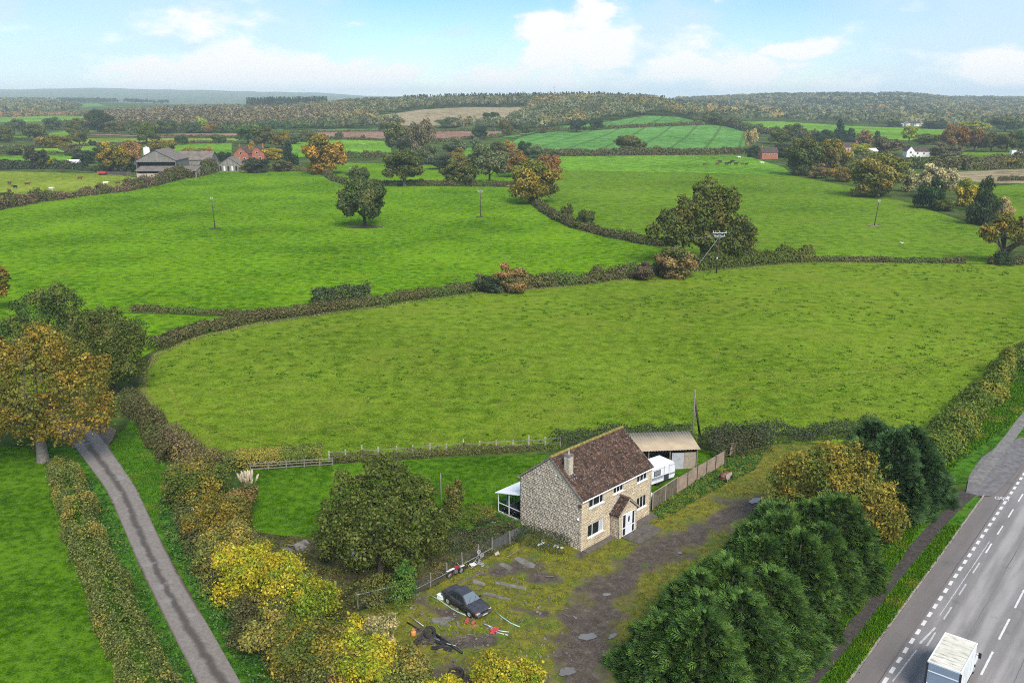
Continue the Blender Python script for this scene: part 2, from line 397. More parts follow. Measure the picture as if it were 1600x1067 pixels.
sheet('field', [(730, 232), (800, 222), (808, 240), (720, 246)], lite)
sheet('field', [(490, 207.5), (600, 206.5), (720, 206), (800, 206), (775, 214), (725, 217), (685, 221), (602, 220), (510, 217)], plough)
sheet('field', [(420, 201.5), (560, 202.5), (720, 203), (790, 201), (800, 205), (600, 206), (420, 206.5)], crop)
sheet('field', [(572, 194), (590, 182), (660, 172), (740, 168), (832, 168), (832, 176), (790, 193), (700, 197), (640, 198)], stub)
sheet('field', [(798, 241), (800, 224), (812, 216), (845, 208), (1000, 200.5), (1105, 196), (1130, 198), (1167, 206), (1163, 230), (1155, 239), (1080, 240), (980, 241)], crop)
sheet('field', [(760, 212), (805, 204), (900, 196), (960, 190), (1010, 182), (1060, 184), (1092, 190), (1104, 194), (1000, 199), (845, 206.5), (800, 216)], crop)
sheet('field', [(1132, 190), (1200, 190), (1300, 196), (1482, 203), (1476, 216), (1420, 221), (1330, 213), (1210, 204), (1160, 201)], lite)
sheet('field', [(1225, 248), (1340, 243), (1440, 252), (1420, 262), (1300, 262)], mid)
sheet('field', [(1488, 270), (1600, 264), (1760, 262), (1760, 284), (1560, 287), (1495, 283)], stub)
sheet('field', [(1545, 292), (1600, 288), (1760, 285), (1760, 390), (1640, 370), (1585, 345)], mid)
sheet('field', [(1455, 240), (1600, 238), (1760, 240), (1760, 250), (1600, 252), (1480, 255)], mid)
for pts, m in (([(-80, 246), (130, 243), (132, 250), (75, 259), (-80, 262)], lite), ([(10, 237), (60, 232.5), (135, 229.5), (215, 227), (215, 233), (165, 237), (60, 241)], lite),
               ([(-80, 231), (60, 226), (110, 217), (380, 217), (365, 222.5), (215, 225), (130, 228), (60, 229), (0, 233)], yel), ([(217, 227), (362, 224.5), (362, 241), (270, 241)], lite),
               ([(-80, 219), (50, 213.5), (105, 205), (108, 213), (50, 218), (-80, 225)], lite), ([(132, 203), (205, 200), (210, 208), (135, 209)], lite),
               ([(-80, 183), (105, 181.5), (142, 184), (95, 190), (-80, 193)], lite), ([(97, 163.5), (150, 162), (165, 166), (100, 170)], crop),
               ([(130, 211), (250, 210), (375, 209.5), (380, 215), (250, 215)], plough), ([(335, 200), (430, 202), (430, 207), (340, 206.5)], lite)):
    sheet('field', pts, m)
# ---------------------------------------------------------------- leaves
def rot_leaf(name, P, N, size, rnd, hue, aspect=.62, tri=False):
    n = len(P)
    N = N/np.maximum(np.linalg.norm(N, axis=1, keepdims=True), 1e-6)
    R = RNG.normal(size=(n, 3)); t = np.cross(N, R); t /= np.maximum(np.linalg.norm(t, axis=1, keepdims=True), 1e-6)
    b = np.cross(N, t); s = np.broadcast_to(np.asarray(size, dtype=float), (n,))[:, None]
    if tri:
        V = np.stack([P+t*s*1.25, P-t*s*.8+b*s*aspect*1.35, P-t*s*.8-b*s*aspect*1.35], 1).reshape(-1, 3)
        return np_mesh(name, V, np.arange(3*n).reshape(n, 3), {'rnd': rnd, 'hue': hue})
    V = np.stack([P+t*s, P+b*s*aspect, P-t*s*.9, P-b*s*aspect], 1).reshape(-1, 3)
    return np_mesh(name, V, np.arange(4*n).reshape(n, 4), {'rnd': rnd, 'hue': hue})
def sph(n, rng=RNG):
    d = rng.normal(size=(n, 3)); return d/np.linalg.norm(d, axis=1, keepdims=True)
def lobes_round(nl, rx, ry, rz, zc, lr, low=-.55, rng=RNG, fr=(.42, .86)):
    C = []; R = []
    while len(C) < nl:
        d = sph(1, rng)[0]
        if d[2] < low: continue
        f = rng.uniform(*fr); r = rng.uniform(*lr)*min(rx, rz)
        C.append((d[0]*rx*f, d[1]*ry*f, zc+d[2]*rz*f)); R.append(r)
    return np.array(C), np.array(R)
def lobe_leaves(C, R, n, rng=RNG, up=.15, jit=.07, keep=.78):
    w = R**2; w = w/w.sum()
    k = rng.choice(len(R), size=int(n*1.7), p=w)
    d = sph(len(k), rng); d[:, 2] += up; d /= np.linalg.norm(d, axis=1, keepdims=True)
    P = C[k]+d*(R[k]*rng.uniform(.72, 1.06, len(k)))[:, None]
    P += rng.normal(size=P.shape)*(R[k]*jit)[:, None]
    ok = np.ones(len(k), bool)
    for i in range(len(R)):
        dd = np.linalg.norm(P-C[i], axis=1); ok &= (dd > keep*R[i]) | (k == i)
    P, d, k = P[ok], d[ok], k[ok]
    off = float(R.mean())*7.3; sc = 1.0/max(1e-4, float(np.median(R)))
    z1 = np.array([mnoise.noise(Vector((x*sc*.9+off, y*sc*.9, z*sc*.9))) for x, y, z in P]); z2 = np.array([mnoise.noise(Vector((x*sc*1.9, y*sc*1.9+off, z*sc*1.9))) for x, y, z in P])
    P = P+d*(R[k]*(.42*z1+.18*z2))[:, None]; gk = z2 > rng.uniform(-.42, -.22, len(k))
    P, d, k = P[gk][:n], d[gk][:n], k[gk][:n]
    N = d+rng.normal(size=d.shape)*.55
    lh = rng.uniform(0, 1, len(R)); hue = np.clip(.05+lh[k]*.62+rng.uniform(0, 1, len(k))*.16+.15*(P[:, 2]-P[:, 2].min())/(np.ptp(P[:, 2])+.01), 0, 1)
    lb = rng.uniform(-.15, .15, len(R)); rnd = np.clip(rng.beta(2.2, 2.2, len(k))+lb[k], 0, 1)
    return P, N, rnd, hue
def trunk_mesh(name, zc, r0, C, nlimb=9, rng=RNG, fork=.42, lean=(0, 0)):
    mb = MB(); top = Vector((lean[0], lean[1], zc*fork*1.5))
    k = Vector((lean[0]*.4, lean[1]*.4, zc*fork*.8))
    mb.tube([(0, 0, -.3*r0), (0, 0, r0*.6), k, top], [r0*1.5, r0*1.08, r0*.8, r0*.55], 8)
    idx = rng.permutation(len(C))[:nlimb]
    for i in idx:
        e = Vector(C[i]); s = k.lerp(top, rng.uniform(0, 1)); m = s.lerp(e, .5)+Vector((rng.normal()*.06, rng.normal()*.06, .05))*zc
        mb.tube([s, m, e], [r0*.42, r0*.26, r0*.07], 5)
        for _ in range(2):
            e2 = e+Vector(sph(1, rng)[0])*zc*.14; mb.tube([m.lerp(e, .4), e2], [r0*.14, r0*.03], 4)
    return mb.mesh(name, smooth=True)
# ---- unit prototypes: crown half width 1, height 2
PROTO = {}
def proto(key, n, ls, nl, lr, rz, zc, low, r0, fork=.42, keep=.78, fr=(.42, .86), seed=1, up=.15, rx=1.0, aspect=.62, jit=.07):
    rng = np.random.default_rng(seed)
    C, R = lobes_round(nl, rx, rx, rz, zc, lr, low, rng, fr)
    # fit to unit box
    hx = max((np.abs(C[:, 0])+R).max(), (np.abs(C[:, 1])+R).max()); C[:, :2] /= hx; R = R/hx
    top = (C[:, 2]+R).max(); C[:, 2] *= 2/top
    P, N, rnd, hue = lobe_leaves(C, R, n, rng, up=up, keep=keep, jit=jit)
    P[:, 2] = np.maximum(P[:, 2], .015)
    P[:, :2] -= (P[:, :2].max(0)+P[:, :2].min(0))/2; P[:, :2] /= np.percentile(np.abs(P[:, :2]), 99.5); P[:, 2] *= 2/P[:, 2].max()
    cm = rot_leaf('crown_'+key, P, N, rng.uniform(.7, 1.3, len(P))*ls, rnd, hue, aspect)
    PROTO[key] = (cm, trunk_mesh('trunk_'+key, zc, r0, C, rng=rng, fork=fork))
for i in range(4): proto('oak%d' % i, 9500, .056, 44, (.17, .31), .92, 1.12, -.72, .085, fork=.3, seed=11+i, jit=.11, fr=(.35, .9))
for i in range(3): proto('bush%d' % i, 8000, .058, 40, (.18, .34), .95, .85, -.98, .05, fork=.3, seed=31+i, fr=(.3, .9), jit=.12)
for i in range(2): proto('ash%d' % i, 7000, .058, 30, (.17, .30), .86, 1.1, -.75, .06, seed=41+i, fr=(.35, .95), jit=.16)
for i in range(2): proto('poplar%d' % i, 5200, .07, 26, (.2, .34), 1.3, 1.5, -.95, .05, seed=51+i, fr=(.25, .9), jit=.16)
def proto_conifer(key, n, seed):
    rng = np.random.default_rng(seed); nl = 34; C = []; R = []
    for i in range(nl):
        h = rng.uniform(.12, 1.9); rad = (1-(h/2.02)**1.3)*.78; a = rng.uniform(0, 6.28); f = rng.uniform(.45, 1)
        C.append((math.cos(a)*rad*f, math.sin(a)*rad*f, h)); R.append(.10+.22*(1-h/2.1))
    C = np.array(C); R = np.array(R)
    P, N, rnd, hue = lobe_leaves(C, R, n, rng, up=0, jit=.15); P[:, 2] = np.clip(P[:, 2], .02, 2.1)
    PROTO[key] = (rot_leaf('crown_'+key, P, N, rng.uniform(.6, 1.2, len(P))*.06, rnd, hue, .45), trunk_mesh('trunk_'+key, 1.1, .05, C, 6, rng))
proto_conifer('pine0', 5000, 61); proto_conifer('pine1', 5000, 62)
LM = {}
def L(key, *a, **k): LM[key] = leaf('leaf_'+key, *a, **k)
L('oak', (.024, .034, .009), (.048, .061, .014), (.086, .094, .022), (.105, .08, .022), .22)
L('oakgreen', (.018, .034, .009), (.034, .058, .015), (.062, .092, .024), (.085, .085, .022), .22)
L('gold', (.065, .048, .010), (.135, .092, .016), (.225, .15, .026), (.08, .08, .016), .46)
L('russet', (.07, .036, .012), (.13, .066, .02), (.20, .105, .03), (.085, .068, .022), .35)
L('orange', (.105, .05, .01), (.20, .095, .015), (.31, .155, .025), (.105, .085, .02), .35)
L('grey', (.034, .046, .018), (.062, .078, .032), (.10, .118, .052), (.115, .115, .05), .25)
L('cream', (.14, .115, .05), (.23, .19, .085), (.34, .28, .13), (.10, .10, .04), .3)
L('yellow', (.10, .088, .010), (.20, .165, .016), (.31, .25, .026), (.085, .125, .014), .35)
L('lime', (.062, .088, .008), (.125, .155, .014), (.21, .23, .022), (.25, .20, .018), .38)
L('dark', (.010, .02, .008), (.02, .034, .014), (.036, .056, .022), (.03, .05, .016), .2)
L('bluegreen', (.008, .018, .012), (.016, .032, .02), (.028, .05, .03), (.02, .04, .02), .2)
L('brown', (.05, .036, .02), (.085, .062, .034), (.13, .096, .052), (.06, .062, .022), .4)
L('copper', (.085, .052, .02), (.15, .092, .034), (.23, .145, .055), (.062, .066, .02), .45)
L('hedge', (.030, .029, .013), (.058, .054, .022), (.10, .088, .036), (.055, .075, .02), .35)
L('hedgegreen', (.034, .044, .012), (.072, .084, .022), (.125, .135, .036), (.17, .135, .03), .32)
L('bramble', (.012, .020, .010), (.026, .036, .018), (.056, .066, .036), (.045, .042, .022), .2)
L('nettle', (.012, .036, .008), (.026, .066, .013), (.052, .105, .022), (.075, .11, .02), .22)
L('blade', (.016, .048, .002), (.036, .09, .004), (.07, .14, .008), (.10, .125, .014), .22, trans=.3)
L('blade_olive', (.035, .075, .005), (.07, .125, .009), (.11, .165, .016), (.14, .13, .03), .3, trans=.3)
L('tuft', (.022, .06, .003), (.038, .085, .005), (.062, .11, .008), (.075, .10, .01), .2, trans=.25)
L('moss', (.05, .075, .005), (.095, .115, .008), (.15, .16, .014), (.05, .085, .008), .35)
L('straw', (.09, .08, .03), (.15, .13, .05), (.22, .19, .085), (.09, .12, .025), .45)
L('conifer', (.009, .024, .006), (.023, .049, .011), (.052, .092, .019), (.075, .11, .018), .18, trans=.15)
L('coniferdark', (.009, .022, .008), (.019, .042, .014), (.042, .075, .024), (.05, .08, .02), .18, trans=.12)
L('maple', (.07, .062, .012), (.135, .108, .018), (.22, .16, .026), (.055, .075, .016), .45)
L('wood', (.030, .040, .020), (.062, .072, .034), (.115, .115, .055), (.16, .11, .038), .26)
L('woodtan', (.062, .052, .03), (.105, .085, .048), (.155, .125, .07), (.06, .062, .03), .3)
L('wooddark', (.012, .022, .014), (.02, .034, .02), (.034, .05, .028), (.04, .045, .02), .2)
bark = M_('bark', plain, (.075, .06, .045), .95, .4, 4.0, bump=.03)
barkpale = M_('bark_pale', plain, (.19, .17, .14), .95, .35, 4.0, bump=.03)
TG = 'trees of the fields and farms'
def tree(key, px, py, w, h, lm, label, name='tree', cat='tree', base=None, col=None, rz=None, pale=False, squash=1.0, group=None):
    """px,py: foot of the trunk; w,h: apparent width and height there, in photo pixels"""
    p = base if base is not None else (G(px, py) if py > 262 else GT(px, py))
    zc = p.y*math.cos(PITCH)+(CAM_H-p.z)*math.sin(PITCH); k = zc/F
    wid = w*k; hei = h*k/max(.75, math.cos(math.atan2(CAM_H-p.z-h*k*.5, p.y)))
    r = empty(name, p, rz if rz is not None else random.uniform(0, 6.28)); tag(r, label, cat, group)
    cm, tm = PROTO[key]
    for nm, m_, mt in (('trunk', tm, barkpale if pale else bark), ('crown', cm, LM[lm])):
        o = link(nm, m_, mt, r); o.scale = (wid/2, wid/2*squash, hei/2)
        c = col or (random.uniform(.88, 1.12), random.uniform(.9, 1.1), random.uniform(.9, 1.1))
        o.color = (*c, 1)
    return r
# ---------------------------------------------------------------- hedges
def polyline(P, step):
    out = []; 
    for a, b in zip(P[:-1], P[1:]):
        n = max(1, int((b-a).length/step))
        for i in range(n): out.append(a.lerp(b, i/n))
    out.append(P[-1]); return out
def hedge(label, pts, wid, hei, dens, ls, lm, name='hedge', lumps=.25, seed=0, flat=False, cat='hedge', kind=None, hue_sc=.12, group=None):
    """a hedge as its own mass of leaves along a line on the ground"""
    rng = np.random.default_rng(seed+100); P = [PT(p) if not isinstance(p, Vector) else p for p in pts]
    A = np.array([list(p) for p in P]); seg = np.linalg.norm(np.diff(A[:, :2], axis=0), axis=1); Lt = seg.sum(); cum_ = np.concatenate([[0], np.cumsum(seg)])
    ls *= .8; n = int(Lt*(wid+2*hei)*dens*2.2)
    s = rng.uniform(0, Lt, n); X = np.interp(s, cum_, A[:, 0]); Y = np.interp(s, cum_, A[:, 1]); Z = np.interp(s, cum_, A[:, 2])
    i = np.clip(np.searchsorted(cum_, s)-1, 0, len(seg)-1); D = np.diff(A[:, :2], axis=0)[i]/seg[i][:, None]
    # wander so that the line is not ruled
    ph = rng.uniform(0, 6.28, 6); om = np.array([.09, .21, .5, 1.1, 1.9, 3.1])/max(.4, wid*.5)
    wob = sum(np.sin(s*o_+p_)*a_ for o_, p_, a_ in zip(om, ph, (.45, .42, .4, .3, .24, .2)))
    wob2 = sum(np.sin(s*o_*1.27+p_*1.7)*a_ for o_, p_, a_ in zip(om, ph, (.42, .42, .4, .34, .28, .2)))
    th = rng.uniform(-.15, math.pi+.15, n); rr = np.where(rng.uniform(size=n) < .8, rng.uniform(.82, 1.06, n), rng.uniform(.4, .85, n))
    hb = np.array([max(0.0, mnoise.noise(Vector((x*.45/max(1, hei*.5), seed*1.3, .5)))-.12) for x in s])
    hh = hei*(1+lumps*wob+(.2+lumps)*1.3*hb); ww = wid/2*(1+lumps*.7*wob2)
    pw = .55 if flat else .8
    cx = np.sign(np.cos(th))*np.abs(np.cos(th))**pw; cz = np.sign(np.sin(th))*np.abs(np.sin(th))**pw
    lat = cx*ww*rr+wob*.12*wid; ver = np.maximum(cz*hh*rr, .03)
    P3 = np.stack([X-D[:, 1]*lat, Y+D[:, 0]*lat, Z+ver], 1)+rng.normal(size=(n, 3))*ls*.8
    P3[:, 2] = np.maximum(P3[:, 2], Z+.02)
    N = np.stack([-D[:, 1]*cx, D[:, 0]*cx, cz], 1)+rng.normal(size=(n, 3))*.6
    hv = np.array([mnoise.noise(Vector((a*hue_sc, b*hue_sc, seed*3.1))) for a, b in zip(P3[:, 0], P3[:, 1])])
    hue = np.clip(.5+hv*.95+rng.normal(size=n)*.07, 0, 1); rnd = np.clip(rng.beta(2.6, 2.6, n), 0, 1)
    me = rot_leaf(name, P3, N, rng.uniform(.6, 1.4, n)*ls, rnd, hue, .6, ls > .13)
    o = link(name, me, LM[lm]); tag(o, label, None if kind else cat, group, kind); return o
# ---------------------------------------------------------------- woods far away that read as one mass
def inpoly(x, y, P):
    ins = np.zeros(len(x), bool); j = len(P)-1
    for i in range(len(P)):
        xi, yi, xj, yj = P[i][0], P[i][1], P[j][0], P[j][1]
        c = ((yi > y) != (yj > y)) & (x < (xj-xi)*(y-yi)/(yj-yi+1e-12)+xi); ins ^= c; j = i
    return ins
def sample_poly(P, n, rng):
    P = np.array([[p[0], p[1]] for p in P]); lo, hi = P.min(0), P.max(0); out = []
    while sum(len(o) for o in out) < n:
        q = rng.uniform(lo, hi, size=(max(200, n), 2)); out.append(q[inpoly(q[:, 0], q[:, 1], P)])
    return np.concatenate(out)[:n]
def wood(label, pts, n, rad, hei, k, ls, lm, seed, cone=False, gap=0.0, name='woodland'):
    rng = np.random.default_rng(seed); P = [PT(p) for p in pts]
    q = sample_poly(P, n, rng)
    if gap:
        g = np.array([mnoise.noise(Vector((a*.004, b*.0025, seed))) for a, b in q]); q = q[g > gap-.5]
    n = len(q); z = np.array([T(a, b) for a, b in q])
    r = rng.uniform(.6, 1.55, n)*rad; h = rng.uniform(.75, 1.25, n)*hei
    d = sph(n*k, rng).reshape(n, k, 3); d[:, :, 2] = np.abs(d[:, :, 2])*1.15-.25
    f = rng.uniform(.75, 1.08, (n, k))
    if cone:
        t = rng.uniform(0, 1, (n, k))**.7; a = rng.uniform(0, 6.28, (n, k)); w_ = (1-t)*r[:, None]
        X = np.cos(a)*w_; Y = np.sin(a)*w_; Z = t*h[:, None]
    else:
        X = d[:, :, 0]*r[:, None]*f; Y = d[:, :, 1]*r[:, None]*f; Z = h[:, None]*(.55+.45*d[:, :, 2]*f)
    P3 = np.stack([q[:, 0, None]+X, q[:, 1, None]+Y, z[:, None]+Z], 2).reshape(-1, 3)
    N = d.reshape(-1, 3)+rng.normal(size=(n*k, 3))*.28
    sp = np.array([mnoise.noise(Vector((a*.012, b*.006, seed*2.3))) for a, b in q])
    th = np.clip(rng.beta(1.3, 1.3, n)*.75+.12+sp*.45, 0, 1); tb = rng.uniform(-.38, .38, n)
    hue = np.clip(np.repeat(th, k)+rng.normal(size=n*k)*.06, 0, 1); rnd = np.clip(np.repeat(tb, k)+.5+(rng.beta(2, 2, n*k)-.5)*.6, 0, 1)
    me = rot_leaf(name, P3, N, rng.uniform(.6, 1.3, n*k)*ls, rnd, hue, .7, True)
    o = link(name, me, LM[lm]); tag(o, label, None, None, 'stuff'); return o
wood('mixed autumn wood on the hill behind the stubble field', [(415, 202), (560, 202), (640, 199), (572, 193), (590, 181), (660, 171.5), (740, 167.5), (832, 167), (832, 0, 1620), (640, 0, 1700), (480, 0, 1650), (415, 178), (400, 192)], 1900, 6.4, 13, 60, 1.2, 'wood', 1)
wood('golden brown wood on the round hill above the green crop', [(690, 205), (790, 200), (832, 172), (832, 0, 1620), (1000, 0, 1600), (1070, 0, 1420), (1098, 189), (1060, 183), (1010, 181), (960, 189), (900, 196), (845, 204)], 1700, 6.6, 13, 60, 1.2, 'wood', 2)
wood('pale leafless looking plantation left of centre', [(150, 207.5), (340, 207), (430, 203), (520, 199), (540, 186), (420, 0, 1420), (160, 0, 1420)], 2300, 3.6, 17, 40, 1.0, 'woodtan', 3)
wood('dark undergrowth edge in front of the pale plantation', [(150, 209.5), (340, 209), (430, 204.5), (530, 203), (430, 202), (340, 206), (150, 206.5)], 260, 5, 9, 40, 1.1, 'oakgreen', 33)
wood('dark wooded slope on the far left hill', [(-120, 181), (0, 181), (100, 180), (130, 172), (60, 0, 3300), (-120, 0, 3300)], 900, 9, 15, 30, 2.4, 'wood', 4)
wood('row of dark trees beyond the small far green field', [(90, 162), (205, 162), (280, 0, 3000), (90, 0, 3300)], 260, 9, 15, 30, 2.4, 'wooddark', 5)
wood('hazy wooded hillside at the right', [(1060, 0, 1500), (1140, 189), (1210, 189.5), (1300, 195.5), (1480, 202), (1760, 198), (1760, 0, 4800), (1560, 0, 3700), (1400, 0, 3100), (1200, 0, 3100), (1060, 0, 2900)], 4200, 10, 14, 34, 2.4, 'wood', 6, gap=.22)
wood('dark clumps among the hazy wooded hillside', [(1060, 0, 1600), (1300, 0, 1500), (1560, 0, 1900), (1700, 0, 4000), (1400, 0, 3100), (1200, 0, 3100)], 1200, 9, 15, 28, 2.3, 'wooddark', 7, gap=.4)
wood('dark spruce wood on the skyline left of centre', [(385, 0, 1780), (510, 0, 1780), (510, 0, 1980), (385, 0, 1980)], 420, 3.2, 16, 26, 1.3, 'wooddark', 8, cone=True)
wood('dark conifer rows along the top of the centre hill', [(630, 0, 1480), (820, 0, 1460), (1000, 0, 1600), (1150, 0, 1900), (1000, 0, 1800), (630, 0, 1750)], 900, 3.4, 15, 24, 1.3, 'wooddark', 9, cone=True)
# ================================================================ hedges of the fields
hedge('trimmed hedge along the far left curve of the olive field', [(238, 548), (300, 525), (400, 502), (480, 490), (560, 480), (660, 466), (745, 455)], 2.3, 1.9, 17, .20, 'hedge', seed=1, flat=True, lumps=.10)
hedge('overgrown hedge between the olive field and the bright green field, with bushes', [(745, 454), (800, 452), (900, 443), (985, 433), (1045, 426)], 3.4, 2.4, 11, .27, 'hedge', seed=2, lumps=.35)
hedge('mixed olive hedge at the foot of the great oak', [(1085, 421), (1140, 416), (1200, 411), (1268, 407)], 3.6, 3.4, 11, .26, 'oak', seed=3, lumps=.25)
hedge('low dark hedge behind the right half of the olive field', [(1268, 408), (1340, 408.5), (1420, 410), (1508, 411)], 1.6, 1.2, 14, .25, 'hedge', seed=4, lumps=.15)
hedge('low dark hedge at the right edge under the golden tree', [(1545, 412), (1600, 413), (1720, 414)], 2.2, 1.8, 12, .25, 'hedge', seed=5)
hedge('thin dark hedge between two bright green fields at the left', [(205, 486), (260, 489), (330, 491), (430, 494)], 1.4, 1.0, 18, .18, 'hedge', seed=6, lumps=.2)
hedge('clump of dark bramble in the hedge left of centre', [(490, 478), (530, 474), (580, 471)], 4.5, 2.6, 10, .26, 'bramble', seed=7, lumps=.3)
hedge('curving hedge between the bright green field and the middle pasture', [(832, 316), (845, 327), (870, 343), (900, 356), (950, 369), (1000, 380), (1045, 386)], 3.0, 2.2, 9, .32, 'hedge', seed=8, lumps=.15)
hedge('hedge below the paddock between the orange tree and the golden tree', [(505, 272), (525, 283), (545, 288), (590, 290), (690, 291), (760, 291), (808, 292)], 3.2, 2.2, 8, .38, 'hedge', seed=9, lumps=.15)
hedge('ragged bramble hedge between the cattle field and the bright green field', [(-60, 345), (0, 327), (60, 316), (120, 307), (190, 299), (240, 290), (262, 283)], 4.5, 3.2, 7, .38, 'brown', seed=10, lumps=.5)
hedge('tall scrub hedge in front of the barn', [(255, 284), (285, 279), (320, 272), (335, 268)], 6, 6.0, 6, .42, 'hedge', seed=11, lumps=.4)
hedge('garden hedge in front of the red brick house', [(375, 268), (420, 267), (480, 268), (505, 270)], 3.5, 3.0, 6, .42, 'hedgegreen', seed=12, lumps=.4)
hedge('long straight hedge below the green crop field', [(838, 244), (900, 243.5), (980, 243), (1080, 242.5), (1165, 241.5), (1200, 244)], 4.5, 4.2, 3.2, .62, 'hedge', seed=13, lumps=.15)
hedge('hedge between the two green crop fields on the hill', [(806, 210), (845, 206), (920, 203), (1000, 199.5), (1100, 195), (1130, 196)], 4, 2.8, 3.2, .75, 'hedge', seed=14, lumps=.15)
hedge('bushy hedge running down the right side of the green crop field', [(1105, 192), (1135, 198), (1165, 206), (1215, 211), (1260, 216), (1310, 218)], 8, 6.5, 1.8, .9, 'hedge', seed=15, lumps=.35)
hedge('wide brown hedge behind the row of right hand trees', [(1290, 262), (1380, 261), (1440, 264), (1500, 266), (1600, 262), (1720, 260)], 9, 6.5, 2.2, .7, 'hedge', seed=16, lumps=.25)
hedge('thin hedge across the right stubble field', [(1560, 283), (1640, 282), (1760, 280)], 2, 1.8, 8, .4, 'hedge', seed=17)
hedge('hedge behind the pink ploughed field', [(420, 208), (500, 207.3), (610, 206.7), (720, 206), (805, 205)], 2.6, 1.6, 4, .7, 'hedge', seed=18)
hedge('hedge in front of the pink ploughed field', [(495, 217.5), (602, 221), (685, 222), (730, 218), (780, 214.5), (810, 210)], 3, 2.0, 4, .7, 'hedge', seed=19, lumps=.3)
hedge('low hedge and fence line behind the paddock', [(530, 247), (570, 247.5), (610, 245)], 3.5, 3, 4, .6, 'hedge', seed=20, lumps=.4)
hl = [([(-60, 250), (0, 241), (48, 240), (90, 240.5)], 'lowest'), ([(-60, 236), (0, 232.5), (60, 230), (90, 229)], 'second lowest'), ([(130, 228.5), (165, 227), (217, 225.5), (300, 224.5), (365, 223)], 'long'),
      ([(128, 209.5), (180, 211), (250, 214), (320, 215), (378, 215.5)], 'upper long'), ([(-40, 224), (0, 221.5), (50, 218), (70, 214)], 'short upper')]
for i, (p, w_) in enumerate(hl):
    hedge('%s of the dark hedges between the strip fields at the left' % w_, p, 3.2, 1.7, 4.5, .6, 'hedge', seed=21+i, lumps=.25, group='hedges of the strip fields')
hedge('line of trees and scrub above the strip fields at the far left', [(10, 205), (40, 203), (75, 202.5), (108, 201)], 10, 7, 1.6, 1.1, 'oakgreen', seed=27, lumps=.35)
hedge('scrub belt between the cattle field and the farm at the left', [(-40, 268), (0, 265), (60, 264), (110, 264), (170, 268), (205, 270)], 7, 3.8, 4, .6, 'bramble', seed=28, lumps=.5)
hedge('golden scrub along the far end of the left wooded hill', [(0, 184), (50, 183), (105, 181), (150, 183)], 12, 7, 1.0, 1.6, 'copper', seed=29, lumps=.3)
